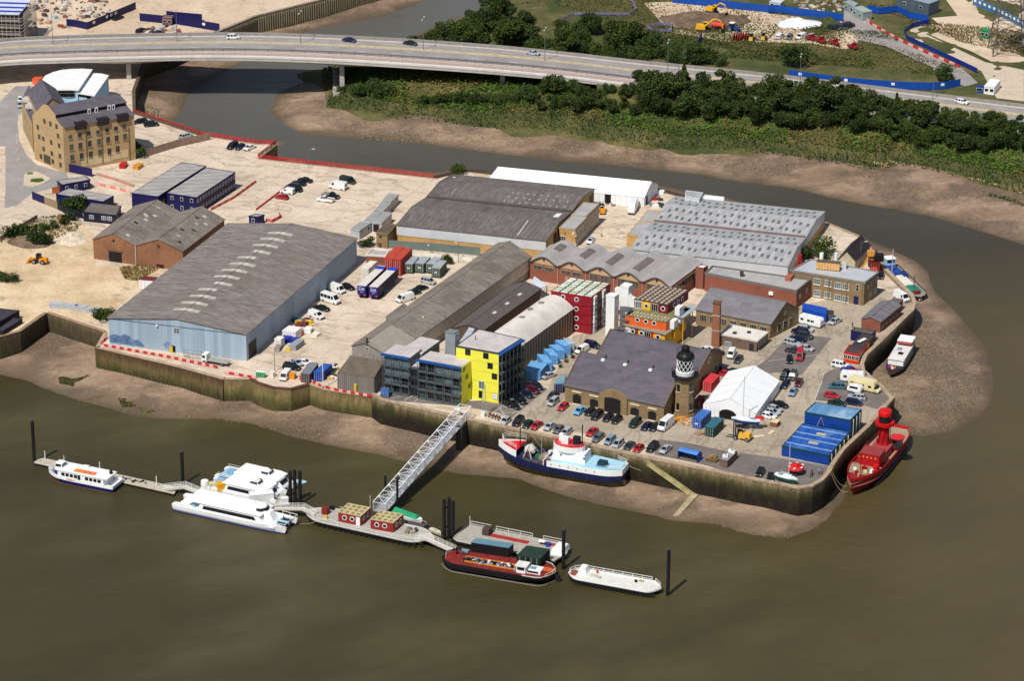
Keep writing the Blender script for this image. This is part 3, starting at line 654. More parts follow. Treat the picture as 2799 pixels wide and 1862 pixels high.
# ---- two storey buff office
for k,(h,cc,lab)in enumerate([(5.6,(('b3',432,748),('b3',580,762),('b3',690,652),('b3',543,640)),'buff two storey office with flat grey roof facing the works yard'),(5.9,(('b3',545,632),('b3',678,645),('b3',800,530),('b3',655,517)),'rear buff office block with rows of small white windows')]):
 c=C4(h,*cc);t=bldg('office_building',lab,'building',c);flat(t,c,h,BUFF,FLATG,par=.15,edge=M('a49a8c',.8))
 for zz in(1.6,4.2):row(window,t,c[1],c[2],6,zz,1.3,1.3,WHITE,GLASSB,(2,1),sill=True)
 if k==0:
  onpx(window,t,c[0],c[1],'b3',462,845,2.0,1.3,WHITE,GLASS,(3,2));onpx(panel,t,c[0],c[1],'b3',560,800,.5,.5,WHITE,'wall_lamp');onpx(panel,t,c[0],c[1],'b3',487,800,.5,.9,M('9c7038',.8),'window')
  m=MB();a,b=c[0],c[1];n_=V((0,-.07,0));m.hexa([Z(a,0)+n_,Z(b,0)+n_,Z(b,0),Z(a,0)],[Z(a,1.1)+n_,Z(b,1.1)+n_,Z(b,1.1),Z(a,1.1)]);m.build('plinth',OFFWHITE,t)
  # ---- grey metal warehouse with many rooflights
F0,F1,G0,G1,H1,H0=at((1724,682),4.8),at((2153.5,728.4),4.8),at((1789,606.6),4.8),at((2201,651),4.8),at((2254.6,579.8),4.8),at((1845.9,538),4.8)
t=bldg('warehouse','double bay grey metal warehouse dotted with small dark rooflights','warehouse',[F0,F1,H1,H0])
ra=gabled(t,[F0,F1,G1,G0],4.8,1.3,'u',CLAD,METALR,over=.2);rb=gabled(t,[G0,G1,H1,H0],4.8,1.3,'u',CLAD,METALR,over=.2)
RL=M('5f6468',.4,.1);late=MB();cnt=0
for rpx in(ra,rb):
 for s in(1,0):
  for k in range(2):
   for i in range(21):
    b=.02+.046*i+(.022 if k else 0)+((i*7+k*3)%5-2)*.002;a=(.18 if k==0 else .58)+((i*3)%4)*.04
    if b>.975:continue
    q=[rpx(s,b,a),rpx(s,b+.017,a),rpx(s,b+.017,a+.17),rpx(s,b,a+.17)]
    if rpx is ra or(s==1 and cnt<98):m=MB();m.slab(q,.06);m.build('rooflight',RL,rpx.roof);cnt+=1
    else:late.slab(q,.06)
o=late.build('rooflight',RL,t);o['kind']='stuff'
m=MB();m.path([Z(G0,5.1),Z(G1,5.1)],.45,0,6);m.build('valley_gutter',M('6a5450',.8),t)
m=MB()
for a,b in((F1,G1),(G1,H1)):
 L,e,an=wdir(a,b);n_=V((e.y,-e.x,0))*.1;m.hexa([Z(a,0)+n_,Z(b,0)+n_,Z(b,0),Z(a,0)],[Z(a,2.0)+n_,Z(b,2.0)+n_,Z(b,2.0),Z(a,2.0)])
m.build('plinth',BUFF,t)
c=C4(3.6,('b3',1055,815),('b3',1165,828),('b3',1300,700),('b3',1165,692));t=bldg('lean_to','buff brick lean-to with flat grey roof beside the metal warehouse','building',c);flat(t,c,3.6,BUFF,FLATG,par=.1)
c=C4(3.6,('b3',1165,690),('b3',1295,700),('b3',1360,592),('b3',1250,585));t=bldg('lean_to','rear grey roofed lean-to nearer the white marquee','building',c);flat(t,c,3.6,BUFF,FLATG,par=.1)
c=C4(6.6,('b3',1590,460),('b3',1720,480),('b3',1755,425),('b3',1600,405));t=bldg('plant_room','raised pale grey sheet box at the creek end of the metal roof','building',c);flat(t,c,6.6,CLAD,METALR,4.0,par=.05)
c=C4(3.0,('b3',1745,488),('b3',1945,510),('b3',1950,465),('b3',1770,445));t=bldg('storage_tent','low white flat roofed store between metal warehouse and creek','shed',c);flat(t,c,3.0,CLAD,WHITE,par=.05)
# ---- five bay brick building with wavy vaulted roof
c=C4(5.4,('b3',165,1050),('b3',1462,1290),('b3',1750,1072),('b3',345,912))
t=bldg('vaulted_workshop','red brick workshop with a wavy roof of grey barrel vaults','building',c)
fl,fr,br_,bl_=c;n=60;wave=lambda u:5.4+1.9*(.5-.5*math.cos(2*math.pi*u*5))**.8
m=MB();U0=[fl.lerp(fr,i/n)for i in range(n+1)];U1=[bl_.lerp(br_,i/n)for i in range(n+1)];o=(fl-bl_).normalized()*.4
m.grid([[Z(p+o,wave(i/n)-.2)for i,p in enumerate(U0)],[Z(p+o,wave(i/n)+.08)for i,p in enumerate(U0)],[Z(p-o,wave(i/n)+.08)for i,p in enumerate(U1)],[Z(p-o,wave(i/n)-.2)for i,p in enumerate(U1)]]);m.build('roof',VAULTR,t,smooth=False)
m=MB();m.grid([[Z(p,0)for p in U0],[Z(p,wave(i/n)-.1)for i,p in enumerate(U0)]]);m.grid([[Z(fr,0),Z(br_,0)],[Z(fr,5.4),Z(br_,5.4)]]);m.grid([[Z(fl,0),Z(bl_,0)],[Z(fl,5.4),Z(bl_,5.4)]]);m.build('wall',BRICKR,t)
m=MB();m.path([Z(p+o*1.1,wave(i/n)-.05)for i,p in enumerate(U0)],.16,0,4);m.build('roof_rim',M('4a4242',.7),t)
L,e,an=wdir(fl,fr)
for k in range(5):
 m=MB();uu=[(k+f)/5 for f in np.linspace(.08,.92,13)];q=[fl.lerp(fr,u)+o*.15 for u in uu]
 m.poly([Z(q[0],5.0)]+[Z(q[-1],5.0)]+[Z(p,max(5.02,wave(u)-.35))for p,u in list(zip(q,uu))[::-1]]);m.build('tympanum',M('b89a76',.85,.1),t)
 for f in(.3,.7):window(t,fl+o*.1,fr+o*.1,L*(k+f)/5,3.9,2.7,1.3 if k<2 else 2.4,M('b7ac9a',.6),GLASS,(7,1))
 m=MB();p=fl.lerp(fr,(k+.5)/5)+o*.2;m.lathe(Z(p,6.2),[(.3,0),(.3,.5)],8);m.build('vent',DARKGREY,t)
 if k:m=MB();p=fl.lerp(fr,k/5)+o*.3;m.tube(Z(p,0),Z(p,5.5),.13,0,6);m.build('drainpipe',M('b28a78',.6),t)
for x0,x1,y0,y1 in((.12,.36,.1,.1),):pass
for k,(v0,v1)in enumerate([(.45,.8),(.3,.75),(.2,.7),(.15,.7)]):
 m=MB();us=[(k+f)/5 for f in(.48,.56,.64,.72)]
 m.grid([[Z(fl.lerp(fr,u).lerp(bl_.lerp(br_,u),v0),wave(u)+.16)for u in us],[Z(fl.lerp(fr,u).lerp(bl_.lerp(br_,u),v1),wave(u)+.16)for u in us]]);m.build('rooflight',M('6f6460',.6,.15),t)
L2=wdir(fr,br_)[0]
for i in range(9):window(t,fr,br_,L2*(.08+.1*i),3.6,1.9,2.2,M('c4b8a2',.6),GLASS,(3,1))
panel(t,fl,fr,L*.265,1.6,1.0,2.2,M('b08068',.7),'door')
# ---- long red brick building, flat grey roof
c=C4(5.0,('b3',1772,1172),('b4',262,1338),('b4',388,1235),('b3',1840,1108));t=bldg('brick_building','long red brick building with grey flat roof behind the slate workshop','building',c)
flat(t,c,5.0,BRICKR,FLATG,par=.45,edge=M('6d6763',.8,.1));L=wdir(c[0],c[1])[0]
for u in(.72,.74):panel(t,c[0],c[1],L*u,3.2,.7,.9,WHITE,'air_conditioner',.5)
row(window,t,c[1],c[2],2,3.0,1.1,1.3,WHITE,GLASSB,(2,2))
m=MB();p=c[0].lerp(c[2],.35);m.box(Z(p,5.6),(1.0,1.0,1.4));m.build('roof_vent',DARKGREY,t)
m=MB();p=c[0].lerp(c[2],.8);m.box(Z(p,5.5),(3.2,1.6,1.0),ANG);m.build('roof_hatch',M('a05a48',.8),t)
c=C4(6.2,('b3',1690,1110),('b3',1760,1122),('b3',1800,1100),('b3',1735,1090));t=bldg('brick_tower','short square red brick tower with white flat top','building',c);flat(t,c,6.2,BRICKR,WHITE,par=.1)
# ---- grey slate workshop behind the chimney
c=C4(4.3,(1903,846),(2106,886),(2184,845));t=bldg('slate_workshop','brick workshop with long grey slate roof behind the tall chimney','building',c)
rp=gabled(t,c,4.3,4.0,'u',BRICKB,SLATEG,over=.3);L=wdir(c[0],c[1])[0]
for i in range(7):window(t,c[0],c[1],L*(.1+.135*i),2.3,1.9,1.9,M('cfc4b0',.6),GLASS,(4,1))
Lr=wdir(c[1],c[2])[0]
for u in(.3,.5,.7):window(t,c[1],c[2],Lr*u,2.0,1.3,2.2,M('bfb49e',.6),GLASS,(2,3))
porthole(t,c[1],c[2],Lr*.5,5.4,.6,M('cfc4b0',.6))
# ---- two storey brick office at the point
c=C4(6.6,('b4',215,1145),('b4',885,1255),('b4',1010,1162),('b4',395,1045));t=bldg('brick_office','two storey brown brick office with timber box on its flat roof','building',c)
flat(t,c,6.6,BRICKB,M('aeb0b4',.7,.08,.3,dirt='8f9196'),par=.3,over=.25,edge=M('7c776f',.8,.1))
for x,y in((450,1243),(550,1260),(640,1280),(712,1292),(450,1350),(545,1365),(637,1390),(709,1404)):onpx(window,t,c[0],c[1],'b4',x,y,1.75,1.7,WHITE,GLASSB,(3,2),sill=True)
onpx(panel,t,c[0],c[1],'b4',807,1415,1.3,2.3,M('181c50',.6),'door');onpx(window,t,c[0],c[1],'b4',820,1300,.8,1.9,WHITE,GLASS,(1,2))
row(window,t,c[1],c[2],3,4.9,1.1,1.5,WHITE,GLASS,(2,2),u0=.3,u1=.9);row(window,t,c[1],c[2],2,1.8,1.2,1.5,WHITE,GLASSG,(2,2),u0=.5,u1=.85)
for u in(.03,.27,.52,.76,.97):panel(t,c[0],c[1],wdir(c[0],c[1])[0]*u,3.2,.35,6.2,BRICKB,'pilaster',.3)
m=MB();a,b=P('b4',440,1130,6.7),P('b4',655,1150,6.7);L,e,an=wdir(a,b);nn=V((-e.y,e.x,0))*1.6;m.hexa([Z(a,6.6),Z(b,6.6),Z(b+nn,6.6),Z(a+nn,6.6)],[Z(a,9.0),Z(b,9.0),Z(b+nn,9.0),Z(a+nn,9.0)]);rb_=m.build('roof_box',M('5d5048',.8),t)
for i in range(8):m=MB();p=a+e*(L*(i+.5)/8);m.box(Z(p,7.8),(L/8-.1,.2,1.9),an);m.build('timber_panel',M('d8a868',.7,.08),t)
for x in(488,622):m=MB();p=P('b4',x,1050,6.6);m.tube(p,p+V((0,0,2.2)),.55,0,10);m.build('roof_duct',WHITE,t)
m=MB();p=P('b4',700,1125,6.6);m.box(p+V((0,0,.9)),(1.1,1.1,1.8),an);m.build('tank',M('b9bcc0',.5),t)
# red lattice mast beside it
m=MB();p=P('b4',283,1135,4.8)
for dx,dy in((-.5,-.5),(.5,-.5),(.5,.5),(-.5,.5)):m.tube(p+V((dx,dy,0)),p+V((dx*.6,dy*.6,4.6)),.16,0,5)
for k in range(6):
 z0=k*.75;m.path([p+V((-.5,-.5,z0)),p+V((.5,-.5,z0+.7)),p+V((.5,.5,z0)),p+V((-.5,.5,z0+.7)),p+V((-.5,-.5,z0))],.09,0,4)
one(m,'lattice_mast',RED,'short red lattice mast at the corner of the metal warehouse','mast')
# ---- black roofed house by the creek and its neighbours
c=C4(3.2,('b4',640,1040),('b4',800,1050),('b4',935,915),('b4',760,895));t=bldg('cottage','small dark roofed cottage at the creek edge with white gable trim','building',c)
gabled(t,c,3.2,2.6,'v',M('b8aa92',.8),M('322a2e',.8,.2),over=.3)
c=C4(3.0,('c4',858,242),('c4',1032,273),('c4',1218,122),('c4',1035,85));t=bldg('brick_stores','low red brick store with grey slate roof along the curved river wall','building',c)
gabled(t,c,3.0,.9,'v',BRICKR,SLATEG,over=.2);L=wdir(c[1],c[2])[0]
for i in range(5):window(t,c[1],c[2],L*(.12+.18*i),1.6,1.0,1.5,M('8f8a80',.6),GLASS,(2,2))
c=C4(2.8,('c4',1115,90),('c4',1200,105),('c4',1240,62),('c4',1150,50));t=bldg('store_annex','small flat dark roofed annex at the end of the brick store','building',c);flat(t,c,2.8,BRICKR,M('5d6064',.8),par=.08)
for(h,cc,wl,rf_,lab)in[(2.7,(('c4',760,350),('c4',955,388),('c4',990,350),('c4',800,320)),NAVY,M('57573f',.8,.15),'navy kitchen cabin with olive flat roof behind the diner'),(2.9,(('c4',745,505),('c4',850,530),('c4',965,400),('c4',860,378)),M('5c3d3c',.6),M('3c3638',.8,.15),'grey roofed middle cabin of the diner carrying white dishes'),(2.7,(('c4',697,548),('c4',835,575),('c4',880,500),('c4',745,478)),REDB,M('443c3c',.8,.15),'red fronted diner car with dark curved roof')]:
 c=C4(h,*cc);t=bldg('diner_cabin',lab,'building',c);flat(t,c,h,wl,rf_,par=.06)
 if wl is REDB:
  for z in(.9,):row(window,t,c[0],c[1],4,1.7,1.0,1.0,WHITE,GLASS,(2,1));row(window,t,c[1],c[2],4,1.7,1.0,1.0,WHITE,GLASS,(2,1))
  m=MB();shell(m,c,2.0-1.2,2.1-1.2,0,-.1);m.build('trim',M('c9b040',.5),t)
 elif wl is not NAVY:
  panel(t,c[1],c[2],3,1.4,5,2.6,M('c82a1c',.5),'painted_panel');panel(t,c[1],c[2],6.0,1.5,1.4,1.6,M('d9a02c',.5),'painted_panel',.2)
  for f in(.2,.4,.55):m=MB();p=c[0].lerp(c[2],.3+f*.6);m.lathe(Z(p,2.95),[(.1,0),(.6,.35),(.55,.4)],10);m.build('dish',WHITE,t)
  # ---- chain store with twin slate roofs
E0,E1,K0,K1,T1,T0=P('c3',485,852,4.5),P('c3',1395,1047,4.5),P('c3',780,588,4.5),P('c3',1685,783,4.5),P('c3',1935,560,4.5),P('c3',1030,365,4.5)
t=bldg('chain_store','brown brick store with twin purple slate roofs and arched doors','building',[E0,E1,T1,T0])
ra=gabled(t,[E0,E1,K1,K0],4.5,5.0,'u',BRICKB,SLATE,over=.35);rb=gabled(t,[K0,K1,T1,T0],4.5,3.8,'u',BRICKB,SLATE,over=.35)
for x in(.22,.445,.70):
 m=MB();q=[ra(1,x,.86),ra(1,x+.03,.86),ra(1,x+.03,.93),ra(1,x,.93)];m.slab(q,.1);m.build('rooflight',WHITE,t)
 m=MB();p=ra(1,x+.035,.97);m.tube(p-V((0,0,.2)),p+V((0,0,.7)),.22,0,6);m.build('roof_vent',DARKGREY,t)
L,e,an=wdir(E0,E1);n_=V((e.y,-e.x,0));DOORB=M('1d1a1c',.7,.2);STN=M('cfc2a8',.75,.1)
u0,u1=onwall(E0,E1,px('c3',808,960))[0],onwall(E0,E1,px('c3',1062,1010))[0]
m=MB();pts=[(u0,0),(u1,0),(u1,4.6)]+[(u0+(u1-u0)*(1-f),4.6+1.5*math.sin(math.pi*f))for f in np.linspace(.05,.95,9)]+[(u0,4.6)]
q=[Z(E0,0)+e*u+V((0,0,z))+n_*.5 for u,z in pts];m.hexa([p-n_*.9 for p in q],q);m.build('front_parapet',BRICKB,t)
def arched(u,z0,w,h,mat,name,out=.06,arch=.35):
 pts=[(-w/2,0),(w/2,0),(w/2,h-arch)]+[(w/2-w*f,h-arch+arch*math.sin(math.pi*f))for f in np.linspace(.1,.9,7)]+[(-w/2,h-arch)]
 q=[Z(E0,z0+z)+e*(u+x)+n_*out for x,z in pts];m=MB();m.hexa([p-n_*.2 for p in q],q);return m.build(name,mat,t)
arched((u0+u1)/2-.1,0,4.4,4.1,DOORB,'cart_door',.62)
for x0,x1,y0,y1 in((558,634,935,1025),(715,790,972,1040),(1088,1166,1052,1122),(1250,1325,1088,1172)):
 a,zb=onwall(E0,E1,px('c3',x0,y1));b,zt=onwall(E0,E1,px('c3',x1,y0+16));arched((a+b)/2,max(.05,zb),b-a,zt-zb,DOORB,'window',.1)
 m=MB();p=Z(E0,zt+.85)+e*((a+b)/2)+n_*.1;m.box(p,(b-a+.3,.2,.35),an);m.build('lintel',STN,t);m=MB();p=Z(E0,max(.1,zb-.15))+e*((a+b)/2)+n_*.1;m.box(p,(b-a+.2,.3,.2),an);m.build('sill',STN,t)
for A,B in((E1,K1),(K1,T1)):
 Lg=wdir(A,B)[0];porthole(t,A,B,Lg*.5,6.0,.9,STN)
 for u in(.25,.75):window(t,A,B,Lg*u,2.2,1.5,2.2,STN,GLASS,(2,3))
m=MB()
for A,B in((E0,K0),(K0,T0),(E1,K1),(K1,T1)):
 mid=A.lerp(B,.5);mid.z=9.5 if A in(E0,E1)else 8.3;n2=(E1-E0).normalized()*(.18 if A in(E1,K1)else-.18)
 for a,b in((A,mid),(B,mid)):m.tube(Z(a,a.z+.3)+n2,b+V((0,0,.35))+n2,.2,0,4)
m.build('verge',M('6e5a44',.85),t)
# ---- lighthouse
p0=P('c3',1578,1128,0);t=thing('lighthouse','octagonal brick lighthouse with white lattice lantern and black dome','lighthouse',p0)
m=MB();a8=math.pi/8;m.lathe(p0,[(2.75,0),(2.75,.9),(2.5,1.0),(2.35,6.0),(2.45,6.1),(2.35,6.4),(2.3,10.2),(2.6,10.4)],8,0,a8);m.build('tower',BRICKB,t)
m=MB();m.lathe(p0,[(2.6,10.3),(3.5,10.9),(3.5,11.2),(2.2,11.25)],8,0,a8);m.build('gallery',BLACK,t)
m=MB()
for k in range(8):
 a=a8+k*math.pi/4;b=a+math.pi/4;q0,q1=p0+V((3.4*math.cos(a),3.4*math.sin(a),11.2)),p0+V((3.4*math.cos(b),3.4*math.sin(b),11.2))
 m.tube(q0,q0+V((0,0,1.1)),.05,0,4)
 for h in(.55,1.1):m.tube(q0+V((0,0,h)),q1+V((0,0,h)),.04,0,4)
m.build('gallery_rail_frame',BLACK,t)
m=MB();m.lathe(p0,[(2.3,11.2),(2.3,12.3),(2.0,12.35)],16);m.build('lantern_base',WHITE,t)
m=MB();m.lathe(p0,[(1.9,12.3),(1.9,15.6)],16);m.build('lantern_glass',GLASS,t)
m=MB()
for k in range(12):
 a=k*math.pi/6
 for s in(1,-1):
  pr=[p0+V((2.08*math.cos(a+s*f*math.pi/3),2.08*math.sin(a+s*f*math.pi/3),12.3+3.3*f))for f in(0,.33,.66,1)];m.path(pr,.075,0,4)
m.build('lattice',WHITE,t)
m=MB();m.lathe(p0,[(2.25,15.5),(2.3,15.8),(2.1,16.4),(1.5,17.0),(1.0,17.2),(1.0,18.4),(.6,18.7),(.1,18.8)],16);m.build('dome',BLACK,t)
m=MB()
for k in range(12):
 a=k*math.pi/6;b=a+math.pi/6;q0,q1=[p0+V((2.1*math.cos(g),2.1*math.sin(g),16.5))for g in(a,b)]
 m.tube(q0,q0+V((0,0,1.1)),.04,0,4);m.tube(q0+V((0,0,1.1)),q1+V((0,0,1.1)),.04,0,4)
m.build('dome_rail_frame',DARKGREY,t)
for a in range(0,8,2):
 g=a8+math.pi/8+a*math.pi/4
 for z in(3.0,8.0):
  m=MB();q=p0+V((2.24*math.cos(g),2.24*math.sin(g),z));m.box(q,(.3,.8,1.8),g,0);m.box(q+V((.04*math.cos(g),.04*math.sin(g),-1.0)),(.45,1.1,.2),g,1);m.build('window',[GLASS,STN],t)
  # ---- container city one (red) and two (many colours), white lift towers
CITYR=M('8a1a26',.5,.12,.5);PANELG=M('c3ccb8',.7,.12,1.0);SEDUM=M('7d7a4c',.9,.3,1.2);PAV=M('b8a490',.8,.2,1.0)
def stack_lines(t,A,B,n,mat,h=2.6):
 L=wdir(A,B)[0]
 for k in range(1,n):panel(t,A,B,L/2,h*k,L,.12,mat,'container_seam',.1)
c=C4(10.4,('k',295,347),('k',872,440),('k',1140,242));t=bldg('container_block','tall dark red block of stacked containers with pale panelled roof','building',c)
flat(t,c,10.4,CITYR,M('3a3a34',.9),par=.12);stack_lines(t,c[0],c[1],4,M('5c1018',.6));stack_lines(t,c[1],c[2],4,M('4c0e16',.6))
rr=random.Random(8)
for i in range(5):
 for j in range(7):
  q=[c[0].lerp(c[1],a).lerp(c[3].lerp(c[2],a),b)for a,b in((i/5+.02,j/7+.025),((i+1)/5-.02,j/7+.025),((i+1)/5-.02,(j+1)/7-.025),(i/5+.02,(j+1)/7-.025))]
  if rr.random()<.04:continue
  m=MB();m.prism(q,10.4,10.52+rr.uniform(0,.08));m.build('roof_panel',rr.choice([PANELG,M('d6dccc',.7,.12,1.0),M('c8c4a8',.7,.12,1.0)]),t)
for x,y in((660,462),(655,597),(657,733),(658,858),(467,425)):onpx(porthole,t,c[0],c[1],'k',x,y,.62)
L=wdir(c[1],c[2])[0]
for k in range(4):
 z=1.3+2.6*k
 for u in(.16,.62):
  panel(t,c[1],c[2],L*u,z,1.5,2.3,WHITE if k%2 else M('b9bcc0',.5),'balcony_door',.5);
  porthole(t,c[1]+(c[1]-c[0]).normalized()*.5,c[2]+(c[1]-c[0]).normalized()*.5,L*u,z,.32,M('30343a',.5))
 panel(t,c[1],c[2],L*.38,z,2.2,2.2,M('23262b',.4),'window',.1)
c=C4(11.6,('k',1080,400),('k',1202,422),('k',1266,388));t=bldg('lift_tower','tall plain white lift tower between the container blocks','tower',c);flat(t,c,11.6,WHITE,WHITE,par=.1)
c=C4(12.4,('k',1285,268),('k',1400,292),('k',1460,246));t=bldg('stair_tower','white curved tower behind the plain lift tower','tower',c);flat(t,c,12.4,WHITE,WHITE,0,par=.1)
A=at(px('k',1210,320),11.0);B=A+(c[1]-c[0]).normalized()*11;n_=V(((B-A).y,-(B-A).x,0)).normalized()
pts=[onwall(A,B,px('k',x,y))for x,y in((1205,300),(1390,320),(1408,400),(1440,440),(1482,452),(1482,585),(1425,605),(1400,560),(1340,510),(1268,478),(1205,470))]
e=(B-A).normalized();q=[Z(A,z)+e*u for u,z in pts];m=MB();m.hexa([Z(p,p.z)-n_*1.2 for p in q],q);m.build('curved_screen',WHITE,t)
c=C4(10.2,('k',1265,560),('k',1400,580),('k',1470,520))
for k in range(4):m=MB();shell(m,c,1.0+2.6*k,1.25+2.6*k);m.build('stair_landing',M('55585c',.5),t)
W4=[(10.4,7.8,(('k',1488,455),('k',1962,540),('k',2258,332)),'wine red'),(7.8,5.2,(('k',1352,682),('k',1940,785),('k',2235,560)),'orange'),(5.2,0.0,(('k',1325,822),('k',1930,965),('k',2200,780)),'yellow')]
c3_=C4(5.2,*W4[2][2]);t=bldg('container_block','stepped colourful container building in orange, yellow and wine red with portholes','building',c3_)
ORG=M('d8602a',.5,.1,.5);YEL=M('e0ac22',.5,.08,.5);WINE=M('7c1a26',.5,.1,.5)
ca=C4(10.4,*W4[0][2]);cb=C4(7.8,*W4[1][2])
m=MB();shell(m,ca,7.8,10.2);m.build('top_storey',WINE,t);m=MB();shell(m,cb,5.2,7.6);m.build('middle_storey',ORG,t);m=MB();shell(m,c3_,0,5.0,0,.5);m.build('lower_storey',YEL,t)
for cc,h,col in((ca,10.4,M('4a3c3a',.85,.2)),(cb,7.8,M('77764e',.9,.3,1.0)),(c3_,5.2,M('8a8276',.8))):
 m=MB();shell(m,cc,h-.2,h,0,-.15);m.build('roof',col,t)
for cc,h,nu,nv,lim in((ca,10.4,7,8,1.0),(cb,7.8,12,2,.28)):
 for i in range(nu):
  for j in range(nv):
   q=[cc[0].lerp(cc[1],(i+a)/nu).lerp(cc[3].lerp(cc[2],(i+a)/nu),lim*(j+b)/nv)for a,b in((.2,.2),(.75,.2),(.75,.75),(.2,.75))]
   m=MB();m.prism(q,h,h+.12);m.build('roof_paver',PAV,t)
A,B=ca[0],ca[1];L=wdir(A,B)[0]
panel(t,A,B,L*.115,9.0,L*.2,2.2,M('e4e4e2',.5),'window_wall',.12);window(t,A,B,L*.115,9.0,L*.19,2.0,WHITE,GLASSB,(3,1));panel(t,A,B,L*.36,9.0,L*.26,2.3,YEL,'yellow_panel',.14);porthole(t,A+V((0,-.14,0)),B+V((0,-.14,0)),L*.36,9.1,.62)
window(t,A,B,L*.61,9.0,L*.2,2.1,WHITE,GLASS,(3,1));porthole(t,A,B,L*.86,9.1,.66)
for u in(.3,.5,.7):porthole(t,ca[1],ca[2],wdir(ca[1],ca[2])[0]*u,9.2,.7)
for x,y in((1530,755),(1650,780),(1768,803)):onpx(porthole,t,cb[0],cb[1],'k',x,y,.62)
ci=[p+(base(c3_,p.z)-p).normalized()*.5 for p in c3_];A,B=ci[0],ci[1];L=wdir(A,B)[0]
for u,w_,mt in((.08,.12,M('c9ccd0',.5)),(.24,.17,WINE),(.57,.16,M('e8e8e6',.5)),(.68,.06,REDB)):panel(t,A,B,L*u,3.6,L*w_,2.6,mt,'coloured_panel',.14)
for x,y in((1465,918),(1588,945),(1822,1000)):onpx(porthole,t,A+V((0,-.15,0)),B+V((0,-.15,0)),'k',x,y,.66)
window(t,A+V((0,-.1,0)),B+V((0,-.1,0)),L*.57,3.6,1.9,2.2,WHITE,GLASS,(3,1))
A,B=cb[1],cb[2];L=wdir(A,B)[0];e=wdir(A,B)[1];n_=V((e.y,-e.x,0))
for u,z,mt in((.25,6.4,WHITE),(.55,6.4,M('d8d8d6',.5)),(.3,3.8,YEL),(.65,3.8,YEL),(.85,6.6,YEL),(.5,9.0,M('e0e0e0',.5))):
 m=MB();p=Z(A,z)+e*(L*u)+n_*.7;m.box(p,(1.4,L*.2,2.2),math.atan2(e.y,e.x)-math.pi/2);m.build('balcony_box',mt,t)
for u in(.45,.9):m=MB();p=Z(A,0)+e*(L*u)+n_*2.2;m.tube(p,p+V((0,0,7.5)),.12,0,6);m.build('post',YEL,t)
m=MB();p0_=[Z(A,7.7)+e*(L*.4),Z(A,7.7)+e*(L*1.1),Z(A,7.7)+e*(L*1.1)+n_*2.6,Z(A,7.7)+e*(L*.4)+n_*2.6];m.slab(p0_,.15);m.build('walkway',M('9aa4ac',.5),t)
# ---- tan vaulted hall, dark shed, long grey shed
c=[at(p,6.8)for p in((1300,946),(1400,963),(1567,843),(1470,826))];t=bldg('vaulted_hall','long hall with pale tan barrel roof and vertical timber boarded wall','building',c)
m=MB();n=14;rows=[]
for s,(a,b)in enumerate(((c[0],c[1]),(c[3],c[2]))):rows.append([Z(a.lerp(b,-.02+1.04*k/n),6.8+2.9*math.sin(math.pi*k/n)**.9)for k in range(n+1)])
m.grid(rows)
for r_ in rows:m.poly(r_ if r_ is rows[0]else r_[::-1])
m.build('roof',FLATW,t)
m=MB();shell(m,c,0,6.8);m.build('wall',M('8d745c',.85,.15),t);L,e,an=wdir(c[1],c[2])
for i in range(46):panel(t,c[1],c[2],L*(i+.5)/46,3.3,L/100,6.5,TIMBERV if i%2 else M('b89e80',.8,.15),'timber_board',.2)
rr=random.Random(2)
for x,y in((268,95),(165,152),(92,228)):m=MB();p=P('c3',x,y,9.6);m.lathe(p-V((0,0,.3)),[(.5,0),(.5,.35),(.9,.4),(.2,.7)],8);m.build('roof_vent',M('7c766e',.7),t)
c=[at(p,4.8)for p in((1240,897),(1322,903),(1478,790),(1398,780))];t=bldg('long_shed','long dark roofed shed squeezed between the grey shed and the tan hall','shed',c)
rp=gabled(t,c,4.8,1.3,'v',M('5c4a40',.85),M('5b5350',.85,.15,.8),over=.2)
for b in(.3,.52,.74):roofpanel(t,rp,1,b,b+.05,.45,.62,M('c4c4c0',.5),'rooflight')
c=C4(4.6,('b3',175,1262),('b3',250,1312),('b3',318,1278),('b3',205,1210));t=bldg('canopy','pale blue glazed canopy beside the red container block','canopy',c);m=MB();m.slab([Z(p,4.6+(.5 if i in(0,3)else 0))for i,p in enumerate(c)],.15);m.build('roof',M('c8ced4',.4,.06),t)
for p in c:m=MB();m.tube(Z(p,0),Z(p,4.5),.1,0,6);m.build('post',DARKGREY,t)
c=[at(p,5.5)for p in((961.6,945.6),(1068,978),(1452,703),(1361,665))];t=bldg('long_shed','very long grey corrugated shed running back from the riverside','shed',c)
rp=gabled(t,c,5.5,1.9,'v',M('8e8880',.8,.15),CORRB,over=.25,rf=.36)
roofpanel(t,rp,1,0.0,.165,.02,1.0,M('948c80',.7,.1),'newer_roofing');roofpanel(t,rp,1,.30,.305,.5,.55,WHITE,'roof_vent')
m=MB();a,b=c[1],c[2];L,e,an=wdir(a,b);n_=V((e.y,-e.x,0))*.1;m.hexa([Z(a,2.0)+n_,Z(b,2.0)+n_,Z(b,2.0),Z(a,2.0)],[Z(a,5.3)+n_,Z(b,5.3)+n_,Z(b,5.3),Z(a,5.3)]);m.build('rendered_wall',M('c4b8a6',.85,.12),t)
L2=wdir(c[0],c[1])[0];onpx(window,t,c[0],c[1],'c2',1022,515,.9,.9,WHITE,GLASSB,(1,1))
for i in range(10):panel(t,c[0],c[1],L2*(.06+i*.1),2.6,.08,5.0,M('78736c',.8),'sheet_joint',.06)
m=MB();p=P('c2',1020,450,8.0);m.tube(p-V((0,0,1.2)),p+V((0,0,1.0)),.22,0,6);m.build('flue',BLACK,t)
c=C4(3.6,('c2',1195,215),('c2',1215,260),('b2',1420,1490),('b2',1360,1440));t=bldg('lean_to','dark lean-to against the side of the long grey shed','shed',c);flat(t,c,3.6,M('6a5a50',.8),CORRB,par=0)
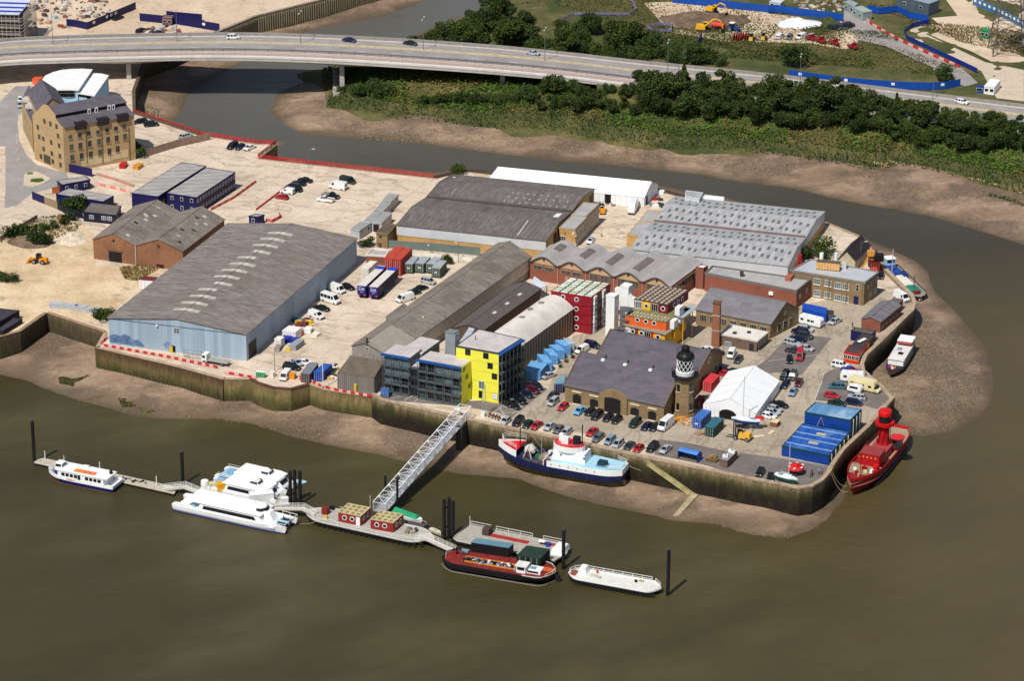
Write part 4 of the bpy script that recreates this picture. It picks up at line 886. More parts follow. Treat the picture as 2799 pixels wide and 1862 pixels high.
c=C4(4.6,('c2',745,738),('c2',1085,788),('c2',1178,655),('c2',870,600));t=bldg('corrugated_shed','weathered brown sheet shed with mossy roof on the river edge','shed',c)
m=MB();shell(m,c,0,4.5);m.build('wall',streak_mat('weathered_sheet_wall','77716b','8d867e',0.2,.8,.15,patch='5c544a'),t);m=MB();m.slab([Z(c[0],4.7),Z(c[1],4.7),Z(c[2],5.3),Z(c[3],5.3)],.15);m.build('roof',streak_mat('mossy_sheet','5f5448','76695a',ANG,1.0,.12,patch='8a7c66'),t)
L=wdir(c[0],c[1])[0]
for i in range(18):panel(t,c[0],c[1],L*(i+.5)/18,2.3,.1,4.4,M('68625c',.8),'sheet_joint',.08)
onpx(panel,t,c[0],c[1],'c2',918,880,.55,2.4,YELLOW,'pipe_guard',.5)
# ---- riverside glass and steel studios with yellow gable
FR_=M('4c5458',.5,.1);BLUEF=M('1c4f92',.5,.08);SLAB=M('4a5052',.6,.1);YW=M('e6e04a',.6,.05,.3)
def studio(label,h,cc,nst,nb,blue=True,right=None,front=None,lite=()):
 c=C4(h,*cc);t=bldg('studio_block',label,'building',c);m=MB();shell(m,c,0,h-.4);m.build('wall',M('6b6f72',.6,.1),t)
 m=MB();shell(m,c,h-.3,h,0,-.1);m.build('roof',FLATP,t);A,B=c[0],c[1];L,e,an=wdir(A,B);n_=V((e.y,-e.x,0))
 if blue:m=MB();a,b=Z(A,h-.35)+n_*.9-e*.7,Z(B,h-.35)+n_*.9+e*.1;m.hexa([a,b,Z(B,h-.8),Z(A,h-.8)],[a+V((0,0,.45)),b+V((0,0,.45)),Z(B,h+.02),Z(A,h+.02)]);m.build('fascia',BLUEF,t)
 sh=(h-.6)/nst
 if front is None:
  for k in range(nst):
   panel(t,A,B,L/2,sh*k+.12,L,.35,SLAB,'balcony_slab',.9)
   for i in range(nb):
    u=L*(i+.5)/nb;g=GLASSB if(k,i)in lite else(GLASS if(i*3+k)%4 else GLASSG)
    window(t,A,B,u,sh*k+.25+(sh-.3)/2,L/nb-.25,sh-.35,FR_ if(k,i)not in lite else M('8fa09a',.5),g,(3 if(k,i)in lite else 2,1))
   m=MB();m.path([Z(A,sh*k+1.3)+n_*.85,Z(B,sh*k+1.3)+n_*.85],.05,0,4)
   if k:m.build('balcony_rail',FR_,t)
  for i in range(nb+1):panel(t,A,B,L*i/nb,h/2-.3,.16,h-.7,FR_,'column',.16,.85)
 return t,c,sh
t,c,sh=studio('three bay glass studio block nearest the corrugated shed',10.3,(('y',262,605),('y',628,668),('y',792,540)),4,3,lite=[(3,0),(3,1),(3,2),(2,0),(2,1),(2,2),(1,0)])
studio('grey flat roofed block tucked behind the glass studios',9.6,(('y',560,505),('y',800,612),('y',1052,425),('y',790,367)),4,2,False,front=1)
c=C4(7.8,('y',632,800),('y',765,820),('y',900,700));t=bldg('link_block','low glazed link between the two glass studio blocks','building',c);flat(t,c,7.8,M('33383c',.4),FLATP,par=.1,edge=FR_)
for z in(1.4,4.0,6.4):row(window,t,c[0],c[1],1,z,2.2,2.0,FR_,GLASS,(2,1))
t,c,sh=studio('five bay glass studio block with short yellow side wall',10.4,(('y',760,692),('y',1366,800),('y',1528,682)),4,5,lite=[(3,2),(3,3),(3,4),(2,3),(1,4)])
m=MB();a,b=c[1],c[2];L,e,an=wdir(a,b);n_=V((e.y,-e.x,0))*.2;m.hexa([Z(a,0),Z(b,0),Z(b,0)+n_,Z(a,0)+n_],[Z(a,10.3),Z(b,10.3),Z(b,10.3)+n_,Z(a,10.3)+n_]);m.build('yellow_wall',YW,t)
for x,y in((1400,830),(1443,940),(1478,1068)):onpx(window,t,a+n_,b+n_,'y',x,y,1.3,1.3,M('a8a23c',.5),GLASSG,(2,1))
c=C4(13.6,('y',1290,502),('y',1897,608),('y',2225,400),('y',1610,262));t=bldg('yellow_studio_block','tallest studio block with bright yellow river wall and flat grey roof','building',c)
flat(t,c,13.6,YW,FLATP,par=.1,edge=M('3a3e42',.5));A,B=c[0],c[1]
for x,y in((1457,592),(1715,642),(1776,787),(1838,937)):onpx(window,t,A,B,'y',x,y,1.45,1.55,DARKGREY,GLASS,(2,2))
onpx(window,t,A,B,'y',1655,1057,1.6,2.0,M('d8d8d4',.5),GLASSB,(2,1));onpx(panel,t,A,B,'y',1640,1192,1.0,1.9,BLACK,'door');onpx(window,t,A,B,'y',1845,1222,1.45,1.6,DARKGREY,WHITE,(2,2))
L=wdir(A,B)[0]
for z in(2.6,5.3,8.0,10.7):panel(t,A,B,L/2,z,L,.06,M('b8b23c',.6),'panel_joint',.06)
A,B=c[1],c[2];L,e,an=wdir(A,B);n_=V((e.y,-e.x,0))
for k in range(5):
 panel(t,A,B,L/2,2.65*k+.15,L,.3,SLAB,'balcony_slab',1.0)
 for i in range(6):window(t,A,B,L*(i+.5)/6,2.65*k+1.5,L/6-.25,2.3,FR_,GLASS if(i+k)%3 else GLASSG,(2,1))
m=MB();a,b=Z(A,13.2)+n_*1.0,Z(B,13.2)+n_*1.0;m.hexa([a,b,Z(B,12.7),Z(A,12.7)],[a+V((0,0,.4)),b+V((0,0,.4)),Z(B,13.62),Z(A,13.62)]);m.build('fascia',BLUEF,t)
for i in range(7):panel(t,A,B,L*i/6,6.5,.16,12.8,FR_,'column',.16,.95)
m=MB();p=P('y',1568,420,13.6);m.tube(p,p+V((0,0,1.3)),.1,0,5);m.build('flue',DARKGREY,t)
c=C4(11.0,('y',1132,298),('y',1262,322),('y',1335,280));t=bldg('stair_tower','grey louvred steel stair tower behind the yellow studio block','tower',c)
m=MB();shell(m,c,0,10.8);m.build('wall',M('8e959c',.5,.08),t);m=MB();shell(m,c,10.8,11.0,0,-.1);m.build('roof',M('76827f',.6),t);L=wdir(c[1],c[2])[0]
for k in range(14):panel(t,c[1],c[2],L/2,3.6+k*.52,L*.95,.26,M('b9bfc6',.5),'louvre',.2)
c=C4(9.2,('y',1340,395),('y',1440,415),('y',1555,245),('y',1480,225));t=bldg('fire_stair','pale steel stair flight leading up to the yellow block roof','stairs',c)
m=MB()
for k in range(9):q=[c[0].lerp(c[3],k/9+.02),c[1].lerp(c[2],k/9+.02),c[1].lerp(c[2],k/9+.08),c[0].lerp(c[3],k/9+.08)];m.prism(q,8.2+k*.08,8.5+k*.08)
m.build('tread',M('b9bfc6',.5),t)
m=MB();shell(m,c,0,8.1);m.build('stair_frame',M('6e757b',.6),t)
# ---- tan hut and brick chimney
c=C4(3.1,('c3',1915,383),('c3',2250,447),('c3',2352,362),('c3',2010,293));t=bldg('hut','single storey hut with broad tan flat roof beside the chimney','building',c);flat(t,c,3.1,M('6b5a4e',.8,.15),FLATW,par=.05,over=.3,edge=M('b5a690',.8))
onpx(window,t,c[0],c[1],'c3',1985,475,1.8,1.4,WHITE,GLASSB,(3,2));onpx(panel,t,c[0],c[1],'c3',2200,505,1.2,2.2,M('2c2a33',.6),'door')
for i in range(3):window(t,c[1],c[2],wdir(c[1],c[2])[0]*(.25+.25*i),1.7,1.3,1.5,WHITE,M('46536b',.4),(3,2))
for f in(.3,.6):m=MB();p=c[0].lerp(c[2],f);m.box(Z(p,3.3),(.9,.9,.4),ANG);m.build('roof_vent',DARKGREY,t)
p=P('c3',1872,488,0);t=thing('chimney','tall square brown brick chimney stack','chimney',p)
m=MB();m.box(p+V((0,0,6.0)),(2.1,2.1,12.0),ANG+.1,0,(.86,.86));m.build('stack',brick_mat('chimney_brick','82503a','97624a','8c6c58'),t);m=MB();m.box(p+V((0,0,12.15)),(2.05,2.05,.4),ANG+.1);m.build('cap',M('6a4a38',.8),t)
for z in(4.6,8.8):m=MB();m.box(p+V((0,0,z)),(2.08,2.08,.18),ANG+.1);m.build('iron_band',M('b9b2a6',.6),t)
# ---- white marquee by the car park
c=C4(2.7,('c3',1757,1032),('c3',2240,1122),('c4',105,815));t=bldg('marquee','white ridged marquee with a dark arched entrance beside the car park','marquee',c);rp=gabled(t,c,2.7,2.9,'v',MQ,MQ,over=.05,th=.08)
A,B=c[0],c[1];L,e,an=wdir(A,B);n_=V((e.y,-e.x,0))
q=[Z(A,0)+e*(L*.47+x)+V((0,0,z))+n_*.08 for x,z in[(-2.2,0),(2.2,0),(2.2,1.7),(1.5,2.3),(.5,2.6),(-.5,2.6),(-1.5,2.3),(-2.2,1.7)]];m=MB();m.hexa([p-n_*.1 for p in q],q);m.build('doorway',BLACK,t)
for k in range(5):
 for s in(0,1):m=MB();m.tube(rp(s,k/4,0,.02),rp(s,k/4,1,.02),.06,0,4);m.build('seam',M('bfc0bf',.5),t)
for u in(.06,.14,.22,.3):panel(t,A,B,L*u,1.3,.06,2.6,M('b4b4b2',.5),'frame_post',.08)
# ---- stacked blue container store
GD=M('123a34',.6,.2)
c=C4(2.65,('d4',462,402),('d4',895,492),('d4',1085,275),('d4',655,195));t=bldg('container_store','broad blue store of side by side containers on the quay','container store',c)
BL1=M('0e3a86',.5,.12,.4);BL2=streak_mat('faded_blue_roof','16459a','2f62ae',ANG,2.6,.2,.6,patch='5f86b4')
flat(t,c,2.65,BL1,BL2,par=.06,edge=GD)
L,e,an=wdir(c[1],c[2])
panel(t,c[1],c[2],L/2,1.3,L,2.5,GD,'end_wall',.1)
for i in range(5):panel(t,c[1],c[2],L*(i+.5)/5,1.3,.12,2.4,M('c9cdd0',.5),'door_bar',.3)
for f in(.16,.42,.62,.86):m=MB();q=[c[0].lerp(c[1],a).lerp(c[3].lerp(c[2],a),b)for a,b in((.01,f),(.99,f),(.99,f+.035),(.01,f+.035))];m.prism(q,2.66,2.69);m.build('roof_seam',M('7f9cc0',.6,.3,1.0),t)
for f in(.30,.68):m=MB();q=[c[0].lerp(c[1],a).lerp(c[3].lerp(c[2],a),b)for a,b in((.42,f),(.62,f),(.62,f+.08),(.42,f+.08))];m.prism(q,2.66,2.74);m.build('roof_patch',M('b9a98a',.7),t)
c2b=C4(5.25,('d4',672,90),('d4',1095,167),('d4',1195,67),('d4',768,0));t=bldg('container_store','upper pair of blue containers stacked behind the broad blue store','container store',c2b)
flat(t,c2b,5.25,BL1,streak_mat('pale_blue_roof','4f7fae','6d97bd',ANG,2.6,.1,.6,patch='9db4c4'),par=.06,edge=GD);L=wdir(c2b[1],c2b[2])[0];panel(t,c2b[1],c2b[2],L/2,2.6,L,5.1,GD,'end_wall',.1)
for i in range(3):panel(t,c2b[1],c2b[2],L*(.2+.3*i),2.6,.12,4.8,M('c9cdd0',.5),'door_bar',.3)
m=MB();p,q=P('d4',820,140,5.3),P('d4',782,222,2.7);
for x in(782,850):m.tube(P('d4',x,222,2.7),P('d4',825 if x>800 else 820,140,5.3),.07,0,4)
one(m,'step_ladder',M('b9a26a',.6),'yellow stepladder leaning between the two blue container roofs','ladder')
# ---- mill, white school hall and site cabins at the street end
FLc,FRc,BLc=P('g',740,932,14.2),P('g',1758,747,14.2),P('g',305,748,14.2);BRc=FRc+BLc-FLc
c=[FLc,FRc,BRc,BLc];t=bldg('brick_mill','five storey yellow brick mill with dark stepped slate roof','building',c)
m=MB();shell(m,c,0,14.2);m.build('wall',BRICKY,t)
R_=lambda f,z:[Z(a.lerp(b,f),z)for a,b in((FLc,BLc),(FRc,BRc))]
m=MB();m.grid([R_(-.03,14.2),R_(.22,16.2)]);m.grid([R_(.2,17.3),R_(.48,19.0),R_(1.03,14.2)]);m.build('roof',SLATE,t)
m=MB();m.grid([R_(.24,15.8),R_(.24,17.3)]);m.build('dormer_band',M('2a2226',.6),t)
m=MB();G=FLc.lerp(BLc,.5);m.poly([Z(FLc,14.2),R_(.22,16.2)[0],R_(.22,17.3)[0],R_(.48,19.4)[0],R_(.62,19.0)[0],R_(.8,16.5)[0],Z(BLc,14.2)]);e=(FRc-FLc).normalized();m.poly([p+e*wdir(FLc,FRc)[0]for p in[Z(FLc,14.2),R_(.22,16.2)[0],R_(.48,19.2)[0],Z(BLc,14.2)]][::-1]);m.build('gable',BRICKY,t)
Lf=wdir(FLc,FRc)[0]
for f in(.46,.56,.74,.80):m=MB();p=FLc.lerp(FRc,f).lerp(BLc.lerp(BRc,f),.2);m.box(Z(p,16.6),(.9,.4,1.5),math.atan2(e.y,e.x),0);m.box(Z(p,16.7)-V((0,.22,0)),(.5,.1,1.0),math.atan2(e.y,e.x),1);m.build('dormer_window',[WHITE,GLASS],t)
for f,w_ in((.22,3.6),(.53,3.6),(.81,3.6)):m=MB();p=FLc.lerp(FRc,f);m.box(Z(p,13.9)+V((.3,.6,0)),(w_,2.0,2.2),math.atan2(e.y,e.x),0);m.box(Z(p,13.9)-V((0,.5,0)),(.9,.2,1.6),math.atan2(e.y,e.x),1);m.build('roof_balcony',[M('2a2428',.7),WHITE],t)
WF=M('8f836c',.6)
for row_ in([(845,1065),(980,1043),(1110,1018),(1243,997),(1372,970),(1497,945),(1618,922)],[(862,1210),(990,1190),(1122,1160),(1255,1133),(1385,1105),(1507,1083),(1628,1060)],[(873,1358),(1007,1335),(1138,1312),(1270,1285),(1405,1270),(1522,1235)]):
 for i,(x,y)in enumerate(row_):onpx(window,t,FLc,FRc,'g',x,y,1.25,1.3 if row_[0][1]<1100 else 1.9,WF,GLASSG if(i%3==0)else GLASS,(2,3),sill=True)
for x,y in((480,838),(565,878),(652,915),(385,925),(675,1050),(463,1090),(577,1142),(690,1190),(470,1235),(585,1300),(702,1338),(405,1060),(430,1345),(600,1415),(710,1465)):onpx(window,t,BLc,FLc,'g',x,y,1.3,1.5,WF,GLASS,(2,3))
onpx(panel,t,BLc,FLc,'g',520,1385,3.4,2.6,M('4a443c',.7),'doorway')
for x in(1075,1300,1690):onpx(panel,t,FLc,FRc,'g',x,1180,.18,11.5,M('6a5a3c',.7),'drainpipe',.2)
for x0,y0,w_,h_ in((1220,1395,9.5,2.6),(1545,1320,6,2.4)):onpx(panel,t,FLc,FRc,'g',x0,y0,w_,h_,M('c9b48c',.8),'rendered_panel',.08)
cw=[P('g',385,722,14.0),P('g',800,640,14.0),P('g',640,385,14.0),P('g',240,432,14.0)];t=bldg('mill_wing','rear wing of the mill with steep dark slate roof','building',cw);gabled(t,cw,14.0,3.6,'v',BRICKY,SLATE,over=.2)
cl=[P('g',300,860,9.5),P('g',400,760,9.5),P('g',265,480,9.5),P('g',150,545,9.5)];t=bldg('mill_annex','lower lean-to side of the mill along the curving street','building',cl);m=MB();shell(m,cl,0,9.4);m.build('wall',BRICKY,t);m=MB();m.slab([Z(cl[0],9.6),Z(cl[1],13.2),Z(cl[2],13.2),Z(cl[3],9.6)],.2);m.build('roof',SLATE,t)
for f in(.25,.5,.75):
 for z in(2.5,6.0):window(t,cl[3],cl[0],wdir(cl[3],cl[0])[0]*f,z,1.1,1.7,WF,GLASS,(2,3))
for f in(.3,.6):m=MB();p=cl[0].lerp(cl[3],f).lerp(cl[1].lerp(cl[2],f),.4);m.box(Z(p,11.9),(2.4,3,1.2),ANG);m.build('dormer',M('b9b4ac',.6),t)
wp=[P('g',x,y,9.0)for x,y in((640,387),(370,342),(490,187),(600,137),(720,106),(870,92),(1020,88),(1165,97),(965,392),(860,384))]
t=bldg('school_hall','white sail roofed hall with pale blue walls under the bridge','building',wp);m=MB();m.prism(wp,8.6,9.0);m.build('roof',WHITE,t)
wl=[base(wp)+(Z(p,0)-base(wp))*.93 for p in wp];m=MB();m.prism(wl,0,8.6);m.build('wall',M('9cc4dc',.6,.06),t)
w2=[P('g',x,y,7.8)for x,y in((930,432),(1195,474),(1400,184),(1290,157),(1165,150))];m=MB();m.prism(w2,7.5,7.8);m.build('roof',WHITE,t);wl2=[base(w2)+(Z(p,0)-base(w2))*.95 for p in w2];m=MB();m.prism(wl2,0,7.5);m.build('wall',M('9cc4dc',.6,.06),t)
for i in range(6):onpx(window,t,wl[0],wl[-2],'g',700+38*i,438,1.1,2.6,M('c4d4dc',.5),GLASS,(1,2))
for i in range(5):onpx(window,t,wl2[0],wl2[1],'g',945+45*i,470+6*i,1.2,.9,M('c4d4dc',.5),GLASS,(1,1))
for x,y in((950,525),(1110,520)):onpx(window,t,wl2[0],wl2[1],'g',x,y,1.4,2.0,WHITE,GLASS,(1,2))
CAB=M('17164a',.55,.12);CABR=streak_mat('cabin_roof','989490','a8a49f',math.radians(8),3.0,.22)
def cabin(label,h,cc,frontw=0,rightw=0,storeys=1,roof=None,wall=None,depth=None):
 c=RD(h,cc[0],cc[1],depth)if depth else C4(h,*cc);t=bldg('site_cabin',label,'cabin',c);flat(t,c,h,wall or CAB,roof or CABR,par=.05,over=.08)
 for k in range(storeys):
  z=h*(k+.55)/storeys
  if frontw:row(window,t,c[0],c[1],frontw,z,.9,1.1,WHITE,GLASS,(1,1))
  if rightw:row(window,t,c[1],c[2],rightw,z,.9,1.1,WHITE,GLASS,(1,1))
 return t,c
cabin('long grey roofed row of navy site cabins nearest the mill',5.2,(('b1',1210,430),('b1',1450,462),('b1',1892,180),('b1',1665,146)),0,4,1)
cabin('two storey navy site offices with double row of white windows',5.3,(('b1',1535,430),('b1',1806,470),('b1',2162,236),('b1',1895,196)),3,14,2)
cabin('small navy cabin with three white windows by the street bend',3.0,(('b1',568,352),('b1',828,305)),3,depth=3.5)
cabin('long low navy cabin with pale grey roof behind the bush',3.0,(('b1',515,437),('b1',950,507),('b1',1045,456),('b1',630,384)))
t,c=cabin('navy boarded hut with dark felt roof on the back lane',2.9,(('b1',765,602),('b1',1072,634),('b1',1112,547),('b1',835,517)),0,0,1,M('6a635c',.85,.2),M('1a1a2e',.6))
for x,y in((842,650),(955,660),(1008,665)):onpx(window,t,c[0],c[1],'b1',x,y,1.4,1.2,WHITE,GLASSB,(2,2))
cabin('tiny navy cabin alone on the concrete yard',2.6,(('b1',2288,640),('b1',2365,650),('b2',75,628),('b2',0,620)),1)
for i,(cc,lab)in enumerate([((('b2',868,756),('b2',950,772),('b2',1058,700),('b2',960,692)),'pale grey cabin at the near end of the cabin row'),((('b2',985,690),('b2',1062,698),('b2',1165,600),('b2',1085,598)),'grey cabin second along the cabin row'),((('b2',1085,598),('b2',1160,604),('b2',1240,520),('b2',1150,515)),'grey cabin third along the cabin row'),((('b2',1150,512),('b2',1228,520),('b2',1310,440),('b2',1222,430)),'grey cabin at the creek end of the cabin row'),((('b2',1065,700),('b2',1155,706),('b2',1248,612),('b2',1160,603)),'grey cabin with dark open porch beside the cabin row')]):
 t,c=cabin(lab,2.8,cc,0,2,1,M('93928f',.7,.1,.4),M('a9abae',.6,.08));t['group']='grey cabins in the concrete yard'
 if i==4:panel(t,c[0],c[1],1.2,1.2,1.6,2.1,M('2a1416',.8),'doorway')
c=C4(4.4,('b2',1105,790),('b2',1208,806),('b2',1292,722),('b2',1195,705));t=bldg('brick_hut','derelict brown brick hut with flat roof at the yard corner','building',c);flat(t,c,4.4,BRICKB,M('5d5142',.9,.2),par=.05,over=.2);onpx(panel,t,c[0],c[1],'b2',1145,830,.8,.6,M('4a2a20',.8),'window');onpx(panel,t,c[0],c[1],'b2',1140,912,1.0,1.5,M('5c3a26',.8),'door')
c=C4(2.8,('b2',1012,998),('b2',1192,1012),('b2',1226,962),('b2',1072,945));t=bldg('substation','low red brick enclosure with white coping by the red containers','building',c);flat(t,c,2.8,BRICKR,M('a8a49c',.8),par=.3,edge=M('d6d0c4',.7))
c=C4(2.4,('c1',-60,300),('c1',70,225),('c1',178,165),('c1',-60,140));t=bldg('dark_shed','low black roofed shed cut by the picture edge on the brownfield','shed',c);flat(t,c,2.4,M('2e2a30',.8),M('3a363e',.8),par=.05)
c=C4(1.4,('c1',-40,355),('c1',30,350),('c1',205,240),('c1',120,235));t=bldg('dark_platform','stepped dark platform in front of the black roofed shed','platform',c);flat(t,c,1.4,M('2e2a30',.8),M('3e3a44',.8),par=.03)
# ================================================================ VEHICLES, CONTAINERS, YARD THINGS
SPECIAL.update(v1=(940,660,300/2352.0),v2=(700,860,280/2311.0),v3=(1850,1050,350/2287.0),v4=(2250,640,300/2138.0),s1=(1340,1170,400/2357.0),s2=(2290,1110,220/1232.0),s3=(450,1230,400/2357.0),s4=(1190,1390,390/2357.0))
def rgb(h):return lin(h)
def text(parent,s,size,loc,rot,mat,name='lettering'):
 c=bpy.data.curves.new(name,'FONT');c.body=s;c.size=size;c.align_x='CENTER';c.align_y='CENTER';c.extrude=.02;c.materials.append(mat)
 f=bpy.data.objects.new(name,c);COL.objects.link(f);bpy.context.view_layer.update();me=bpy.data.meshes.new_from_object(f.evaluated_get(bpy.context.evaluated_depsgraph_get()));bpy.data.objects.remove(f)
 o=bpy.data.objects.new(name,me);COL.objects.link(o);o.parent=parent;o.location=loc;o.rotation_euler=rot;return o
def wheel_data(r,wd):
 m=MB();n=12
 D=[]
 for y0,y1,ro,mt in((-wd/2,wd/2,r,RUBBER),(-wd/2-.015,wd/2+.015,r*.62,M('8c8f92',.4,.05,.5,.4))):
  m=MB();a=[(ro*math.cos(2*math.pi*i/n),y0,ro*math.sin(2*math.pi*i/n))for i in range(n)];m.hexa(a,[(x,y1,z)for x,y,z in a]);o=m.build('wheel',mt,None,local=True);D.append(o.data);bpy.data.objects.remove(o)
 return D
WH={}
def wheels(t,pts,r=.32,wd=.22):
 k=(r,wd)
 if k not in WH:WH[k]=wheel_data(r,wd)
 for x,y in pts:
  o=bpy.data.objects.new('wheel',WH[k][0]);COL.objects.link(o);o.parent=t;o.location=(x,y,r);q=bpy.data.objects.new('rim',WH[k][1]);COL.objects.link(q);q.parent=o
def loft(m,st,mi=0):
 """st: (x, z0, zmid, ztop, hw_low, hw_mid, hw_top)"""
 rows=[[(x,-a,z0),(x,-b,zm),(x,-c,zt),(x,c,zt),(x,b,zm),(x,a,z0)]for x,z0,zm,zt,a,b,c in st]
 m.grid(rows,mi,True);m.poly(rows[0][::-1],mi);m.poly(rows[-1],mi)
def cab(t,xs,zs,hb,ht,H,mat=None,side=True,rear=True,tint=None,pillars=1):
 """greenhouse: xs = windscreen foot, roof front, roof rear, rear foot"""
 m=MB();b=[(xs[0],-hb,zs),(xs[3],-hb,zs),(xs[3],hb,zs),(xs[0],hb,zs)];T=[(xs[1],-ht,H),(xs[2],-ht,H),(xs[2],ht,H),(xs[1],ht,H)]
 m.hexa(b,T);m.build('cabin',mat or PAINT,t,local=True);g=tint or GLASS
 def pane(name,q,k=.86):
  q=[V(p)for p in q];c=sum(q,V((0,0,0)))/4;n=(q[1]-q[0]).cross(q[3]-q[0]).normalized();
  if n.dot(c-V((0,0,(zs+H)/2-.3)))<0:n=-n
  q=[c+(p-c)*k for p in q];m=MB();m.hexa([p-n*.02 for p in q],[p+n*.025 for p in q]);m.build(name,g,t,local=True)
 pane('windscreen',[b[0],b[3],T[3],T[0]])
 if rear:pane('rear_window',[b[1],b[2],T[2],T[1]])
 if side:
  for s in(0,1):
   A,B,C_,D_=(b[0],b[1],T[1],T[0])if s==0 else(b[3],b[2],T[2],T[3])
   for k in range(pillars+1):
    f0,f1=k/(pillars+1)+.01,(k+1)/(pillars+1)-.01
    L=lambda p,q,f:tuple(p[i]+(q[i]-p[i])*f for i in range(3));pane('side_window',[L(A,B,f0),L(A,B,f1),L(D_,C_,f1),L(D_,C_,f0)],.84)
def lamps(t,xf,xr,y,zf,zr,w_=.34):
 for s in(-1,1):
  m=MB();m.box((xf,s*y,zf),(.12,w_,.18));m.build('headlight',LAMPW,t,local=True);m=MB();m.box((xr,s*y,zr),(.1,w_*.7,.2));m.build('tail_light',LAMPRED,t,local=True)
def base_car(kind):
 t=thing(kind,'pattern','car')
 hatch=dict(hatchback=(4.0,1.42),saloon=(4.55,1.4),estate=(4.65,1.46),suv=(4.6,1.78),people_carrier=(4.4,1.62),small_car=(3.6,1.45))
 L,H=hatch[kind];h=L/2;hw=.86 if kind!='suv' else .92;up=.14 if kind=='suv' else 0;sh=.88+up*1.4;z0=.2+up
 nose=dict(hatchback=.84,saloon=.86,estate=.86,suv=1.0,people_carrier=.9,small_car=.84)[kind]
 tail={'saloon':.92}.get(kind,sh)
 m=MB();xb=dict(hatchback=-h+.12,saloon=-h+.95,estate=-h+.1,suv=-h+.08,people_carrier=-h+.12,small_car=-h+.1)[kind]
 xw=h-1.0 if kind!='people_carrier' else h-.75
 loft(m,[(h,z0+.1,.5+up,nose-.22,hw*.72,hw*.8,hw*.66),(h-.18,z0,.55+up,nose-.08,hw*.92,hw*.97,hw*.82),(h-.5,z0,.58+up,nose,hw,hw,hw*.88),(xw,z0,.6+up,sh+.02,hw,hw,hw*.9),(xb+.25,z0,.6+up,sh+.04,hw,hw,hw*.9),(-h+.22,z0,.6+up,tail,hw*.97,hw*.98,hw*.84),(-h,z0+.12,.55+up,tail-.2,hw*.84,hw*.86,hw*.74)])
 m.build('body',PAINT,t,local=True)
 r0=xw-.75 if kind!='suv' else xw-.55;r1=dict(hatchback=xb+.5,saloon=xb+.62,estate=xb+.45,suv=xb+.3,people_carrier=xb+.4,small_car=xb+.45)[kind]
 cab(t,(xw+.05,r0,r1,xb),sh,hw*.9,hw*.7,H,pillars=1 if kind in('small_car','hatchback','saloon')else 2)
 wheels(t,[(h-.8,-hw+.1),(h-.8,hw-.1),(-h+.78,-hw+.1),(-h+.78,hw-.1)],.32+up*.35)
 lamps(t,h-.08,-h+.05,hw*.68,.62+up,.72+up)
 for x,nm in((h-.02,'bumper'),(-h+.02,'bumper')):m=MB();m.box((x,0,.38+up),(.16,hw*1.6,.22));m.build(nm,DARKGREY,t,local=True)
 return t
def base_van(kind):
 t=thing(kind,'pattern','van');L,W,H=dict(small_van=(4.3,.86,1.85),van=(5.4,.99,2.45),minibus=(5.5,.99,2.5))[kind];h=L/2
 nz=1.0 if kind=='small_van' else 1.25;xw=h-.55 if kind!='small_van' else h-.85;x1=xw-.75
 m=MB();loft(m,[(h,.35,.6,nz-.25,W*.78,W*.86,W*.7),(h-.25,.26,.65,nz-.05,W*.95,W,W*.84),(xw,.26,.7,nz+.06,W,W,W*.92),(x1,.26,.9,H-.12,W,W,W*.82),(x1-.25,.26,.9,H,W,W,W*.84),(-h+.12,.26,.9,H,W,W,W*.84),(-h,.3,.9,H-.12,W*.97,W*.97,W*.8)]);m.build('body',PAINT,t,local=True)
 a,b=V((xw+.02,0,nz+.08)),V((x1+.02,0,H-.2));g=.04
 m=MB();m.hexa([(a.x,-W*.82,a.z),(a.x,W*.82,a.z),(b.x,W*.74,b.z),(b.x,-W*.74,b.z)],[(a.x+g,-W*.82,a.z+g),(a.x+g,W*.82,a.z+g),(b.x+g,W*.74,b.z+g),(b.x+g,-W*.74,b.z+g)]);m.build('windscreen',GLASS,t,local=True)
 z1_,z2_=nz+.08,H-.35
 for s in(-1,1):
  xs=[(xw-.5,x1-.55)]+([(x1-.75-k*1.15,x1-1.75-k*1.15)for k in range(3)]if kind=='minibus' else[])
  for xa,xc in xs:m=MB();m.hexa([(xa,s*W*.90,z1_),(xc,s*W*.93,z1_),(xc,s*W*.87,z2_),(xa-(.25 if xa==xs[0][0]else 0),s*W*.87,z2_)],[(xa,s*(W*.99),z1_),(xc,s*W*.99,z1_),(xc,s*W*.93,z2_),(xa-(.25 if xa==xs[0][0]else 0),s*W*.93,z2_)]);m.build('side_window',GLASS,t,local=True)
 for s in(-1,1):m=MB();m.box((-h-.01,s*W*.4,H*.68),(.04,W*.6,H*.25));m.build('rear_window',GLASS,t,local=True)
 wheels(t,[(h-.85,-W+.1),(h-.85,W-.1),(-h+.95,-W+.1),(-h+.95,W-.1)],.34);lamps(t,h-.06,-h+.0,W*.72,.72,.9)
 for x in(h,-h):m=MB();m.box((x,0,.42),(.16,W*1.7,.24));m.build('bumper',DARKGREY,t,local=True)
 return t
